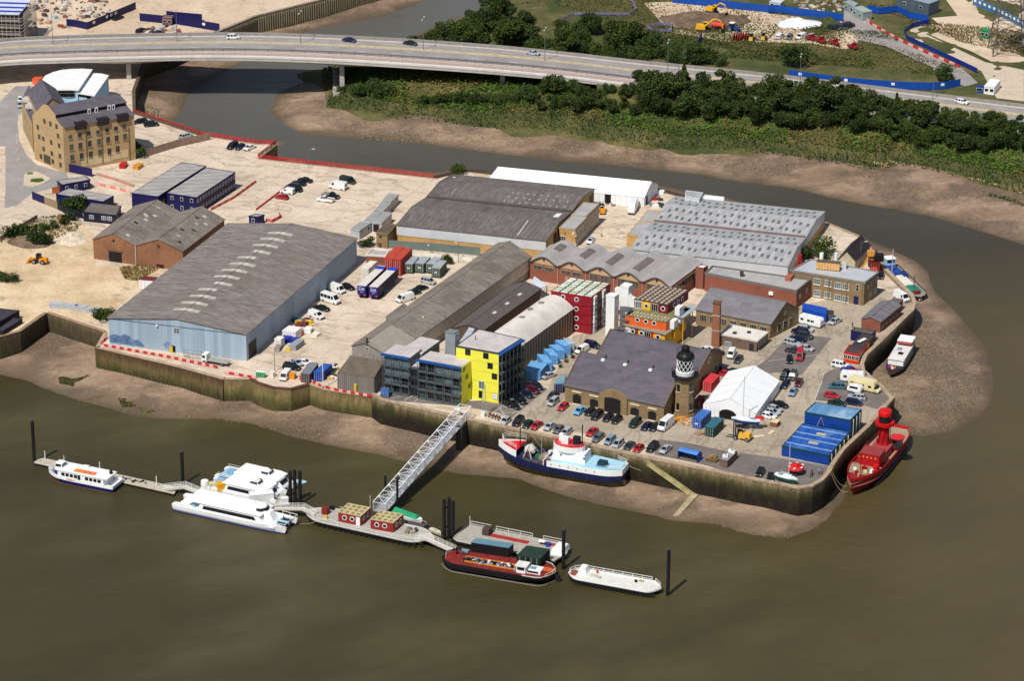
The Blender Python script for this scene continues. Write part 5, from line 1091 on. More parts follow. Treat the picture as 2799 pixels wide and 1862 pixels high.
def base_pickup():
 t=thing('pickup_truck','pattern','pickup');m=MB();W=.92
 loft(m,[(2.55,.4,.6,.85,.7,.8,.62),(2.3,.3,.65,.98,.9,.92,.8),(1.3,.3,.7,1.08,W,W,.84),(-.4,.3,.7,1.08,W,W,.84)]);m.build('body',PAINT,t,local=True)
 cab(t,(1.3,.75,-.2,-.4),1.06,.84,.68,1.8,pillars=1)
 m=MB();m.box((-1.5,0,.68),(2.25,1.84,.5));m.build('load_bed',PAINT,t,local=True);m=MB();m.box((-1.5,0,.95),(2.05,1.6,.12));m.build('bed_floor',GREY,t,local=True)
 for s in(-1,1):m=MB();m.box((-1.5,s*.88,1.05),(2.25,.08,.3));m.build('bed_side',PAINT,t,local=True)
 wheels(t,[(1.6,-.8),(1.6,.8),(-1.6,-.8),(-1.6,.8)],.36);lamps(t,2.5,-2.6,.66,.72,.85);return t
KINDS=['hatchback','saloon','estate','suv','people_carrier','small_car']
PROTO={k:base_car(k)for k in KINDS};PROTO.update({k:base_van(k)for k in('small_van','van','minibus')});PROTO['pickup_truck']=base_pickup()
CC=dict(black='101114',navy='121a3c',silver='a9adb0',grey='5d6266',dgrey='35383c',red='b01a22',white='e6e6e4',maroon='5a1018',lblue='5aa7d8',blue='24408f',teal='3f6670',dgreen='12281f',sblue='7d93a8')
def place(kind,t,x,y,dx,dy,col,label,group,z=0.0,cat=None,scale=None):
 k=TILE and(KT if t in TILE else SPECIAL[t][2]);p0=px(t,x,y);a=at(p0,z+.65);b=at((p0[0]+dx*.3,p0[1]+dy*.3),z+.65);d=b-a
 o=dup(PROTO[kind],V((a.x,a.y,z)),math.atan2(d.y,d.x),label,group,rgb(CC.get(col,col)),scale);o['category']=cat or{'van':'van','small_van':'van','minibus':'minibus','pickup_truck':'pickup'}.get(kind,'car');return o
RV=(-29,25)
ORD=['first','second','third','fourth','fifth','sixth','seventh','eighth','ninth','tenth','eleventh','twelfth','thirteenth','fourteenth','fifteenth']
G1='cars parked along the river wall'
for i,(t,x,y,k,c,d)in enumerate([('c3',-62,1178,'hatchback','silver','silver hatchback'),('c3',55,1188,'suv','black','black off-roader'),('c3',142,1212,'hatchback','dgreen','dark green hatchback'),('c3',225,1218,'saloon','red','red saloon'),('c3',345,1226,'saloon','silver','silver saloon'),('c3',425,1257,'hatchback','grey','grey hatchback'),('c3',497,1282,'estate','silver','silver estate'),('c3',735,1278,'saloon','red','red saloon'),('c3',790,1332,'estate','grey','grey estate'),('c3',900,1357,'people_carrier','sblue','blue grey people carrier'),('c3',975,1387,'people_carrier','silver','silver people carrier'),('c3',1077,1406,'saloon','dgrey','charcoal saloon'),('c3',1160,1432,'hatchback','red','red hatchback'),('c3',1290,1424,'suv','black','black off-roader'),('c3',1410,1438,'saloon','silver','silver saloon')]):
 place(k,t,x,y,*RV,c,f'{d} parked {ORD[i]} along the river wall from the gangway',G1)
G2='cars parked before the chain store'
for x,y,k,c,lab in[(375,942,'saloon','dgrey','charcoal saloon at the corner behind the silver car and navy container'),(378,1002,'people_carrier','silver','silver people carrier alone at the chain store corner'),(468,1047,'hatchback','red','red hatchback between the silver car and chain store wall'),(622,1083,'saloon','lblue','bright pale blue coupe by the chain store'),(715,1092,'hatchback','black','black hatchback beside the pale blue coupe'),(780,1130,'suv','black','black off-roader in front of the arched cart door'),(882,1147,'hatchback','black','black hatchback first past the arched cart door'),(962,1167,'hatchback','black','black hatchback second past the arched cart door'),(1130,1200,'suv','dgreen','dark green off-roader under the store windows'),(1238,1225,'saloon','navy','navy saloon near the white van by the store'),(1310,1234,'hatchback','black','black hatchback touching the white van side')]:
 place(k,'c3',x,y,-30,24,c,lab,G2)
place('van','c3',1412,1222,-30,24,'white','white high roof van beside the lighthouse corner','white vans on the wharf',scale=(1.1,1.05,1.05))
G3='cars parked beside the yellow block'
for i,(x,y,k,c)in enumerate([(232,858,'hatchback','navy'),(196,888,'saloon','maroon'),(135,927,'saloon','navy'),(72,985,'suv','black'),(18,1036,'hatchback','black'),(-45,1012,'saloon','black')]):
 place(k,'c3',x,y,30,20,c,{'navy':'navy','maroon':'dark plum','black':'black'}[c]+f' {k.replace("suv", "off-roader")} parked {ORD[i]} along the yellow block from the blue containers',G3)
place('saloon','c3',335,760,40,-16,'silver','silver saloon by the lowest pale blue container','lone cars');place('suv','c3',735,482,40,9,'navy','navy off-roader behind the chain store valley','lone cars')
place('small_van','c3',640,528,-40,20,'white','white covered van behind the chain store gable','white vans on the wharf')
place('saloon','c3',1782,522,-40,10,'white','white coupe by the foot of the chimney','lone cars');place('saloon','c3',1870,540,-40,-8,'dgrey','charcoal coupe between white coupe and tan hut','lone cars')
place('small_van','c3',2015,566,-18,34,'white','white van facing the lighthouse before the tan hut','white vans on the wharf');place('hatchback','c3',2080,612,-24,26,'dgrey','charcoal hatchback next to the white van by the hut','lone cars')
place('hatchback','c3',1945,712,30,10,'navy','navy hatchback behind the marquee ridge','lone cars');place('hatchback','c3',2035,722,30,-10,'black','black hatchback behind the marquee ridge','lone cars');place('saloon','c3',1955,742,40,8,'red','red saloon squeezed behind the marquee','lone cars')
G4='cars in the tarmac car park'
for x,y,dx,dy,k,c,lab in[(340,330,40,8,'estate','silver','silver estate nearest the white motorhome'),(290,357,-40,-8,'suv','navy','navy off-roader behind the silver estate'),(332,396,40,8,'suv','dgrey','charcoal off-roader in the upper car park row'),(270,422,-40,-6,'estate','navy','navy estate below the charcoal off-roader'),(218,456,40,10,'estate','silver','silver estate above the red van'),(345,506,40,10,'saloon','silver','silver saloon beside the red van'),(235,530,40,6,'saloon','dgrey','charcoal saloon tucked behind the red van'),(195,612,-2,30,'hatchback','black','black hatchback parallel to the red van'),(150,762,-20,26,'suv','black','black off-roader beside the big white marquee corner'),(225,767,-16,28,'suv','dgrey','dark off-roader second from the marquee corner'),(155,842,-20,24,'hatchback','navy','navy hatchback closest to the marquee side'),(280,827,-16,28,'hatchback','maroon','dark red hatchback behind the blue grey saloon'),(228,908,-18,30,'saloon','sblue','blue grey saloon at the edge of the concrete lane'),(105,1025,40,12,'saloon','black','black saloon at the head of the marquee row'),(62,1066,40,12,'hatchback','silver','silver hatchback next to the black saloon by the marquee'),(40,1097,40,12,'hatchback','silver','middle silver hatchback in the marquee row'),(5,1132,40,10,'hatchback','white','white hatchback at the sailing boat end of the marquee row')]:
 place(k,'c4',x,y,dx,dy,c,lab,G4)
place('van','c4',290,582,-6,30,'red','bright red van in the tarmac car park','lone vans',scale=(.92,.92,.9));place('saloon','c4',615,260,-40,20,'silver','silver saloon crossing by the dark small container','lone cars')
G5='cars in the lower car park'
for x,y,dx,dy,k,c,lab in[(662,667,40,8,'suv','white','white off-roader just below the diner'),(748,705,40,8,'saloon','blue','blue saloon between white off-roader and red estate'),(768,737,-40,-8,'estate','red','red estate half hidden by the white caravan'),(630,857,-40,-2,'estate','teal','teal estate facing the concrete lane'),(585,943,40,6,'hatchback','red','red hatchback above the blue container roofs'),(815,957,-40,-4,'estate','silver','silver estate below the cream motorhome'),(785,1008,40,6,'people_carrier','navy','navy people carrier in front of the silver estate'),(630,1012,40,5,'saloon','dgreen','dark green saloon half hidden by blue container roofs')]:
 place(k,'c4',x,y,dx,dy,c,lab,G5)
place('hatchback','b4',1035,1185,-10,40,'black','black hatchback behind the brick office','lone cars');place('hatchback','d4',262,640,-22,36,'black','black hatchback near the red striped kiosk dome','lone cars');place('small_car','d4',357,690,-6,36,'black','little black car beside the white sailing dinghy','lone cars')
G6='cars in the concrete yard by the creek'
for x,y,dx,dy,k,c,lab in[(237,462,-40,-7,'hatchback','red','bright red hatchback at the end of the yard row'),(345,368,-40,-7,'suv','dgrey','charcoal off-roader behind the small white van'),(365,392,-40,-7,'hatchback','black','black hatchback beside the small white van'),(392,335,-40,-7,'saloon','black','black saloon in the middle of the yard row'),(450,306,-40,-7,'saloon','black','black saloon closest to the creek in the yard row')]:
 place(k,'b2',x,y,dx,dy,c,lab,G6)
place('small_van','b2',288,414,-40,-7,'white','small white van next to the red hatchback','white vans on the wharf');place('van','b2',752,372,-40,-7,'white','large white van in the middle of the concrete yard','white vans on the wharf');place('pickup_truck','b2',636,488,-40,-6,'white','white pickup truck with grey bed in the yard','pickups in the yard');place('pickup_truck','b2',690,455,40,6,'black','black pickup truck behind the white pickup','pickups in the yard');place('van','b2',842,315,40,8,'dgreen','dark green box van nearest the red railing','lone vans',scale=(.9,.95,.8))
place('van','b2',745,1318,40,15,'white','white van parked against the pale blue warehouse wall','white vans on the wharf',scale=(.92,.95,.9));place('hatchback','b2',845,1290,40,14,'black','black hatchback in front of the white van by the warehouse','lone cars');place('minibus','b2',685,1412,40,13,'white','white minibus with dark windows beside the warehouse','lone vans',scale=(1.05,1,1.02));place('saloon','b2',602,1485,40,9,'black','black saloon between minibus and white van','lone cars');place('small_van','c2',555,210,40,14,'white','white small van closest to the scrap heap','white vans on the wharf',scale=(1.08,1.05,1.05))
place('van','b2',1368,1400,-40,12,'white','white van half hidden by the long grey shed roof','white vans on the wharf',scale=(.95,.95,.85));place('hatchback','b2',1452,1342,40,-10,'dgreen','dark green hatchback behind the half hidden white van','lone cars');place('saloon','b2',1512,1302,40,-12,'black','black saloon along the long grey shed','lone cars');place('people_carrier','b2',1582,1238,40,10,'silver','silver people carrier below the green trailers','lone cars')
G7='cars by the creek railing near the mill'
for x,y,dx,dy,k,c,lab in[(1290,1112,-40,6,'estate','black','black estate nearest the mill corner'),(1390,1140,40,-4,'suv','black','black off-roader second from the mill corner'),(1710,1245,40,-12,'estate','silver','silver estate by the rusty fence end'),(2138,1340,-30,16,'suv','black','black off-roader by the red railing corner'),(2207,1347,-30,16,'hatchback','navy','navy hatchback between black and white cars'),(2296,1352,-34,14,'saloon','white','white coupe by the red railing corner'),(1290,1382,40,10,'hatchback','black','black car beside the grey shrub at the mill'),(185,915,10,40,'hatchback','white','white hatchback outside the mill annex'),(182,960,10,40,'hatchback','silver','silver hatchback outside the mill annex')]:
 place(k,'a1',x,y,dx,dy,c,lab,G7)
o=place('saloon','b3',722,862,-30,44,'white','white patrol car with blue roof bar in the works yard','lone cars')
m=MB();m.box((-.1,0,1.5),(.3,1.1,.14));b=m.build('light_bar',M('2a55c8',.3,.05),o,local=True)
place('van','b3',1110,576,-22,44,'white','tall white box van in the works yard','white vans on the wharf',scale=(1.25,1.1,1.25))
place('van','b4',1225,1390,30,16,'white','white flat backed van on the point by the curved wall','white vans on the wharf',scale=(.95,1,.9))
G8='cars on the road bridge'
for t,x,y,c,k,lab in[('a1',2142,335,'white','people_carrier','white hatchback on the far lanes of the bridge'),('a2',856,362,'navy','saloon','navy saloon on the bridge over the creek'),('a2',1417,391,'black','saloon','black saloon on the bridge near the scrub'),('a3',190,482,'silver','saloon','silver saloon alone on the bridge')]:
 xn=px(t,x,y)[0];place(k,t,x,y,40,5 if t!='a1' else-1,c,lab,G8,deckz(xn)+.05)
place('estate','a4',1780,930,40,9,'white','white estate on the road by the blue gatehouse',G8,deckz(2630)+.05)
G9='cars on the building site'
for x,y,dx,dy,k,c,lab in[(110,332,30,-20,'small_van','white','white van first in the building site row'),(195,337,-20,30,'people_carrier','grey','grey people carrier second in the site row'),(300,335,-40,16,'small_van','white','white van third in the building site row'),(386,332,-40,14,'estate','silver','silver estate last in the building site row'),(600,257,40,6,'suv','black','black off-roader beside the plastic covered heap'),(665,248,40,6,'suv','dgrey','charcoal off-roader by the site hoarding'),(738,238,40,-10,'suv','black','black off-roader at the hoarding end'),(735,215,40,4,'saloon','maroon','dark red car behind the black off-roaders')]:
 place(k,'a4',x,y,dx,dy,c,lab,G9,1.3)
for x,y,c,lab in[(1085,158,'black','black car by the far blue hoarding entrance'),(1450,298,'dgrey','dark car behind the bridge parapet by the debris'),(1300,275,'black','black car behind the bridge beside red debris')]:place('estate','a1',x,y,40,-14,c,lab,'cars beyond the bridge')
place('van','v2',660,1385,-22,26,'white','white van at the rounded river bay','white vans on the wharf',scale=(.85,.95,.8));place('suv','v2',800,1185,40,6,'black','black off-roader with bonnet towards the flagpole','lone cars');place('saloon','v2',1070,1065,40,6,'white','white stripped car behind the black off-roader','lone cars');place('saloon','v2',900,1075,40,20,'silver','silver car nose to nose with the white stripped car','lone cars')
for k in PROTO:wipe(PROTO[k])
# --- special vehicles
def placed(t,x,y,dx,dy,z=0.0):
 p0=px(t,x,y);a=at(p0,z);b=at((p0[0]+dx*.3,p0[1]+dy*.3),z);d=b-a;return V((a.x,a.y,z)),math.atan2(d.y,d.x)
def rig(name,label,cat,t,x,y,dx,dy,z=0.0,group=None):
 l,r=placed(t,x,y,dx,dy,z);return thing(name,label,cat,l,r,group)
def part(t,name,mat,fn):m=MB();fn(m);return m.build(name,mat,t,local=True)
CREAM=M('d8c99a',.5,.06)
def caravan(label,t,x,y,dx,dy,L=6.0,col=WHITE,cabv=False,H=2.6,group=None):
 r=rig('motorhome' if cabv else 'caravan',label,'motorhome' if cabv else 'caravan',t,x,y,dx,dy,group=group);h=L/2
 part(r,'body',col,lambda m:loft(m,[(h-(1.2 if cabv else 0),.6,1.1,H-.5,.98,1.1,.95),(h-(1.2 if cabv else 0)-.35,.45,1.2,H,1.1,1.12,1.0),(-h+.35,.45,1.2,H,1.1,1.12,1.0),(-h,.6,1.1,H-.45,.98,1.1,.95)]))
 if cabv:
  part(r,'cab',col,lambda m:loft(m,[(h,.4,.7,1.0,.8,.95,.8),(h-.7,.35,.8,1.25,.95,1.0,.88),(h-1.3,.35,1.0,2.2,1,1,.9)]));part(r,'windscreen',GLASS,lambda m:m.hexa([(h-.66,-.8,1.3),(h-.66,.8,1.3),(h-1.12,.76,2.0),(h-1.12,-.76,2.0)],[(h-.58,-.8,1.32),(h-.58,.8,1.32),(h-1.04,.76,2.04),(h-1.04,-.76,2.04)]));
  for s in(-1,1):part(r,'side_window',GLASS,lambda m:m.box((h-1.1,s*.97,1.55),(.7,.1,.55)))
 for s in(-1,1):
  for xx in((h-2.4,-.2,-h+1.1)if L>6.5 else(h-1.2,-.3,-h+1.1)):part(r,'window',GLASS,lambda m:m.box((xx,s*1.09,1.65),(.9,.09,.55)))
 for f in(.25,-.2):part(r,'roof_hatch',M('b9bcc0',.5),lambda m:m.box((L*f,0,H+.04),(.7,.6,.12)))
 wheels(r,[(-.5,-1.0),(-.5,1.0),(-1.3,-1.0),(-1.3,1.0)]if not cabv else[(h-.9,-.95),(h-.9,.95),(-h+1.6,-.95),(-h+1.6,.95)],.34)
 if not cabv:part(r,'drawbar',DARKGREY,lambda m:m.tube((h,0,.5),(h+1.1,0,.5),.07))
 return r
caravan('white caravan with small windows beside the blue container','c4',393,300,40,10,6.6);caravan('white caravan hard against the cream motorhome','c4',772,815,-40,-3,6.0);caravan('long cream motorhome with square body','c4',888,895,40,10,8.4,CREAM,True,3.0);caravan('low white box trailer beside the silver estate','c4',798,915,40,8,3.6,WHITE,False,1.9)
def ribbed(m,L,W,z0,z1,n=16,d=.05):
 m.box((0,0,(z0+z1)/2),(L,W,z1-z0))
 for i in range(n):
  x=-L/2+L*(i+.5)/n
  for s in(-1,1):m.box((x,s*(W/2+d/2),(z0+z1)/2),(L/n*.5,d,(z1-z0)*.9))
def container(label,c4,h,mat,roof=None,doors=0,group=None,z0=0.0,name='shipping_container',marks=None,legs=False):
 """c4 = roof corners in the photograph (fl, fr, br); doors: 0 front, 1 back"""
 c=C4(h,*c4);t=thing(name,label,'container',base(c,z0),0,group);zb=z0+(.35 if legs else .06)
 A,B,C_,D_=c;m=MB();shell(m,c,zb,h-.1)
 for a,b in((B,C_),(D_,A)):
  L,e,an=wdir(a,b);n=max(6,int(L/.55))
  for i in range(n):p=Z(a,(zb+h)/2)+e*(L*(i+.5)/n);m.box(p,(L/n*.5,.09,(h-zb)*.86),an)
 m.build('body',mat,t);m=MB();shell(m,c,h-.1,h,0,-.03);m.build('roof',roof or mat,t)
 a,b=(A,B)if doors==0 else(C_,D_);L,e,an=wdir(a,b)
 for f in(.255,.745):
  d=panel(t,a,b,L*f,(zb+h)/2,L*.47,(h-zb)*.9,mat,'door',.1)
  for g in(-.12,.12):sub(d,'lock_bar',M('b4b8ba',.5),(L*g,-.1,0),(.06,.1,(h-zb)*.86))
 if marks:panel(t,a,b,L*.5,zb+(h-zb)*.52,L*.3,.28,WHITE,'plate',.2)
 if legs:
  for f in(.1,.9):
   for q,r in((A,D_),(B,C_)):m=MB();p=q.lerp(r,f);m.box(Z(p,z0+.18),(.5,.5,.36));m.build('block',DARKGREY,t)
 return t,c
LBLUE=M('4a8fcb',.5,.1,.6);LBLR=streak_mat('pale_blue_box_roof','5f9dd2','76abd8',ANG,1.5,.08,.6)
GB='pale blue containers in front of the tan hall'
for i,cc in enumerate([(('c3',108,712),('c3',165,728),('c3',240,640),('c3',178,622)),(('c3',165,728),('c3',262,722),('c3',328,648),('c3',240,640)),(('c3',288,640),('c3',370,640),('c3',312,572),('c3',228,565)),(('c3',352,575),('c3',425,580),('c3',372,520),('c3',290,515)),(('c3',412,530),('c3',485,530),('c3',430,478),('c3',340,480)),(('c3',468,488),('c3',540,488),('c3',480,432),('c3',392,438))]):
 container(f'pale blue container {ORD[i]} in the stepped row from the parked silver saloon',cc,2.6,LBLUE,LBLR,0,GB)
container('small grey container at the top of the pale blue row',(('c3',515,468),('c3',575,468),('c3',545,425),('c3',470,415)),2.5,M('8d969c',.6),M('a9b2b6',.6))
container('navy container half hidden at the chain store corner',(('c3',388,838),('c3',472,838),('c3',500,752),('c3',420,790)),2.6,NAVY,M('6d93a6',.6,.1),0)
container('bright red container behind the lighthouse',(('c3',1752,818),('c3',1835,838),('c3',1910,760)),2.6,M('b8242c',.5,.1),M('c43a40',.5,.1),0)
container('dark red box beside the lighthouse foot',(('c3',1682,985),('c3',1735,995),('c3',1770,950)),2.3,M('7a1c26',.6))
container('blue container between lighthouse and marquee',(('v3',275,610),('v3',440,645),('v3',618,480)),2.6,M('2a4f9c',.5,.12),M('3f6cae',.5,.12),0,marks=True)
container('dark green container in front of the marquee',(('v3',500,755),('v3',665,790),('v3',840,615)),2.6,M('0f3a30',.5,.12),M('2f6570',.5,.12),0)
container('long blue container on top of the back quay',(('c4',312,148),('c4',535,195),('c4',540,140)),2.6,M('1c48a4',.5,.1),None,1);container('small dark container next to the blue one',(('c4',540,192),('c4',600,200),('c4',602,165)),1.9,M('33373a',.6))
container('upper left red container of the stacked block'.replace(' left',''),(('v1',868,345),('v1',1045,368),('v1',1290,112)),4.9,M('a83226',.6,.12),M('b04434',.7,.15),0)
container('second red container stacked beside the first',(('v1',1050,370),('v1',1222,392),('v1',1465,150)),4.9,M('a03024',.6,.12),M('b04434',.7,.15),0)
for i,cc in enumerate([(('v1',1288,468),('v1',1478,484),('v1',1620,318)),(('v1',1522,462),('v1',1715,478),('v1',1862,330)),(('v1',1755,468),('v1',1930,488),('v1',2105,342)),(('v1',1878,560),('v1',2065,580),('v1',2205,412))]):
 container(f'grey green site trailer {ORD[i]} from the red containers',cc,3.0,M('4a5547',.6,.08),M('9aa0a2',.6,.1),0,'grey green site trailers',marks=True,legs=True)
container('white box body standing beside the navy trailers',(('v1',365,575),('v1',530,590),('v1',720,425)),3.0,M('d6d2c6',.6,.1),M('d8cfc0',.6,.15))
container('blue container on the river yard behind the flagpole',(('v2',1290,1290),('v2',1490,1310),('v2',1720,1120)),2.6,M('163a92',.5,.1),M('2c55a4',.5,.1),0);container('open dark shelter container with orange roof sheet',(('v2',1005,1320),('v2',1215,1345),('v2',1405,1100)),2.6,M('4a3a3c',.7),M('76787c',.7,.12),0)
container('bright orange container by the crane at the point',(('v4',920,530),('v4',1115,545),('v4',1120,500)),2.7,M('c8402c',.5,.1),M('d05a3c',.6,.1));container('long white box on legs in the river yard',(('v2',590,355),('v2',890,395),('v2',1040,285)),2.4,M('dcdad6',.6,.06))
container('white cube store near the warehouse door',(('v2',410,545),('v2',560,565),('v2',640,500)),2.3,M('e0ddd6',.6,.06));container('grey bin row on the river yard',(('v2',735,690),('v2',900,705),('v2',1090,560)),1.5,M('8f9598',.6,.08));container('green and white skip by the yard railing',(('v2',0,1290),('v2',200,1310),('v2',200,1280)),1.5,M('1f8a4a',.6,.08),M('dcdcd8',.6))
container('white fronted container at the warehouse side',(('b1',1275,1225),('b1',1420,1238),('b1',1475,1205)),2.9,M('dcdcd8',.6,.06),M('6a2a2c',.7));container('navy welfare unit by the yard barrier',(('c2',1145,890),('c2',1222,900),('c2',1225,880)),2.0,M('3a5f9c',.6,.15))
# curtain sided trailers with rear lettering
for i,(cc,lab)in enumerate([((('v1',285,938),('v1',470,955),('v1',905,545)),'navy curtain sided lorry trailer beside the white box body'),((('v1',535,965),('v1',725,985),('v1',1160,575)),'navy curtain sided lorry trailer with lettering along its dark side')]):
 c=C4(3.9,*cc);t=thing('lorry_trailer',lab,'trailer',base(c),0,'lorry trailers in the yard');A,B,C_,D_=c;TB=M('161c6e',.4,.08)
 m=MB();shell(m,c,1.1,3.8);m.build('body',TB,t);m=MB();shell(m,c,3.8,3.9,0,.05);m.build('roof',M('cfc6be',.7,.08),t)
 L,e,an=wdir(B,C_);panel(t,B,C_,L/2,2.5,L*.97,2.5,M('231f36',.7,.1),'side_curtain',.08);panel(t,A,B,wdir(A,B)[0]/2,2.4,wdir(A,B)[0]*.94,2.6,TB,'rear_door',.08)  # right side dark purple: its shade is painted into the curtain colour
 m=MB();q0=c[0].lerp(c[3],.86);q1=c[1].lerp(c[2],.86);m.prism([q0,q1,C_,D_],3.9,3.98);m.build('front_cap',M('2443b0',.5),t)
 a2=wdir(A,B)[2];ea=wdir(A,B)[1];n_=V((ea.y,-ea.x,0));mid=A.lerp(B,.5)
 text(t,'Cns',1.0,Z(mid,3.15)+n_*.12-t.location,(math.pi/2,0,a2),WHITE);
 for z,w_ in((2.62,1.7),(2.05,.8)):panel(t,A,B,wdir(A,B)[0]/2,z,w_,.09,M('c9cde0',.5),'sign_line',.12)
 text(t,'Cns',1.6,Z(B,2.9)+e*1.8+V((e.y,-e.x,0))*.12-t.location,(math.pi/2,0,an),M('6d6a80',.6))  # same lettering greyed to suit the painted shade on this side
 for f in(.15,.85):panel(t,A,B,wdir(A,B)[0]*f,1.25,.5,.3,M('e0403a',.4),'tail_light',.14)
 for f in(.12,.2,.28):
  for q,r in((A,D_),(B,C_)):
   p=q.lerp(r,f)+(mid-A.lerp(B,.5));m=MB();ax=(B-A).normalized();m.tube(Z(p,.5)-ax*.12,Z(p,.5)+ax*.12,.5,0,12);m.build('wheel',RUBBER,t)
 for q,r in((A,D_),(B,C_)):p=q.lerp(r,.78);m=MB();m.box(Z(p,.55),(.2,.2,1.1));m.build('landing_leg',DARKGREY,t)
 # flatbed lorry beside the warehouse
r=rig('flatbed_lorry','white cabbed flatbed lorry parked along the warehouse foot','lorry','c1',1985,655,-40,-7)
part(r,'cab',WHITE,lambda m:loft(m,[(3.6,.5,1.0,2.2,.95,1.0,.9),(3.3,.5,1.2,2.6,1.05,1.1,1.0),(2.1,.5,1.2,2.6,1.05,1.1,1.0)]));part(r,'windscreen',GLASS,lambda m:m.box((3.52,0,1.85),(.3,1.7,.75)))
for s in(-1,1):part(r,'side_window',GLASS,lambda m:m.box((2.9,s*1.06,1.9),(.8,.12,.65)))
part(r,'flatbed',M('9a958c',.8,.15),lambda m:m.box((-.9,0,1.05),(5.8,2.3,.22)));part(r,'chassis',BLACK,lambda m:m.box((0,0,.65),(7,.9,.4)));wheels(r,[(2.7,-.95),(2.7,.95),(-2.2,-.95),(-2.2,.95)],.45,.35)
m=MB();c=C4(2.0,('c1',1740,565),('c1',1905,590),('c1',1850,545));z_=2.0
for a,b in((0,1),(1,2),(2,3),(3,0)):
 for z in(.1,1.0,2.0):m.tube(Z(c[a],z),Z(c[b],z),.05,0,4)
 m.tube(Z(c[a],0),Z(c[a],2.0),.06,0,4)
 for f in(.25,.5,.75):p=c[a].lerp(c[b],f);m.tube(Z(p,0),Z(p,2),.035,0,4)
one(m,'cage_frame',STEEL,'empty steel stillage cage behind the flatbed lorry','cage')
# plant: loaders, forklifts, diggers, tractor
def machine(name,label,cat,t,x,y,dx,dy,col,kind,z=0.0,sc_=1.0,group=None):
 r=rig(name,label,cat,t,x,y,dx,dy,z,group);r.scale=(sc_,)*3
 if kind=='loader':
  part(r,'rear_body',col,lambda m:m.box((-1.5,0,1.3),(2.6,1.8,1.1),0,0,(.85,.85)));part(r,'cab',GLASS,lambda m:m.box((0,0,2.0),(1.5,1.5,1.7),0,0,(.85,.85)));part(r,'cab_roof',BLACK,lambda m:m.box((0,0,2.9),(1.5,1.5,.15)));part(r,'front_frame',col,lambda m:m.box((1.4,0,1.0),(1.6,1.0,.8)))
  part(r,'loader_arm',col,lambda m:(m.tube((1.0,-.5,1.6),(3.0,-.5,.7),.16),m.tube((1.0,.5,1.6),(3.0,.5,.7),.16)));part(r,'bucket',col,lambda m:m.hexa([(2.9,-1.3,.1),(3.9,-1.3,.15),(3.9,1.3,.15),(2.9,1.3,.1)],[(2.8,-1.3,1.2),(3.2,-1.3,1.2),(3.2,1.3,1.2),(2.8,1.3,1.2)]));wheels(r,[(1.3,-.95),(1.3,.95),(-1.5,-.95),(-1.5,.95)],.75,.55)
 if kind=='forklift':
  part(r,'body',col,lambda m:m.box((-.8,0,1.0),(2.2,1.5,1.0),0,0,(.9,.9)));part(r,'seat',BLACK,lambda m:m.box((.35,0,1.4),(.6,.7,.8)));part(r,'overhead_guard',BLACK,lambda m:([m.tube((a,b,1.2),(a*.8,b,2.5),.06)for a in(-.5,.9)for b in(-.6,.6)],m.box((.15,0,2.52),(1.4,1.4,.08))));part(r,'mast',DARKGREY,lambda m:[m.box((1.35,b,1.7),(.2,.15,3.2))for b in(-.45,.45)]);part(r,'fork',DARKGREY,lambda m:[m.box((2.1,b,.2),(1.5,.14,.08))for b in(-.4,.4)]);wheels(r,[(.8,-.75),(.8,.75),(-1.4,-.65),(-1.4,.65)],.42,.35)
 if kind=='digger':
  part(r,'track',DARKGREY,lambda m:[m.box((0,b,.45),(3.6,.6,.8),0,0,(.9,1))for b in(-1.1,1.1)]);part(r,'body',col,lambda m:m.box((-.7,0,1.6),(2.8,2.4,1.2),0,0,(.92,.92)));part(r,'cab',GLASS,lambda m:m.box((.7,.6,1.9),(1.3,1.0,1.7),0,0,(.9,.9)));part(r,'cab_roof',col,lambda m:m.box((.7,.6,2.8),(1.3,1.0,.12)));part(r,'boom',col,lambda m:(m.tube((.6,-.3,1.9),(3.2,-.3,4.2),.3,0,5),m.tube((3.2,-.3,4.2),(5.0,-.3,3.8),.26,0,5)));part(r,'dipper_arm',col,lambda m:m.tube((5.0,-.3,3.9),(5.8,-.3,1.2),.2,0,5));part(r,'bucket',BLACK,lambda m:m.hexa([(5.3,-.9,.3),(6.2,-.9,.4),(6.2,.3,.4),(5.3,.3,.3)],[(5.5,-.9,1.3),(6.1,-.9,1.4),(6.1,.3,1.4),(5.5,.3,1.3)]))
 if kind=='tractor':
  part(r,'bonnet',col,lambda m:m.box((1.1,0,1.25),(1.9,.8,.8),0,0,(.92,.8)));part(r,'cab',GLASS,lambda m:m.box((-.5,0,1.9),(1.4,1.4,1.4),0,0,(.9,.9)));part(r,'cab_roof',WHITE,lambda m:m.box((-.5,0,2.65),(1.5,1.5,.16)));part(r,'mudguard',col,lambda m:[m.box((-.7,b,1.5),(1.2,.5,.3))for b in(-.9,.9)]);wheels(r,[(-.8,-.85),(-.8,.85)],.85,.45);wheels(r,[(1.5,-.7),(1.5,.7)],.5,.35)
 return r
ORL=M('d8891c',.5,.1);YEP=M('d8a63a',.5,.1)
machine('wheel_loader','orange wheel loader alone on the sandy brownfield','loader','b1',360,1075,-40,-4,ORL,'loader',0,.92);machine('forklift','orange forklift at the end of the buff office','forklift','b3',825,612,-10,-30,ORL,'forklift',0,1.0);machine('forklift','cream yellow rough terrain forklift under the sailing boat','forklift','v3',1150,985,-40,-9,YEP,'forklift',0,1.35)
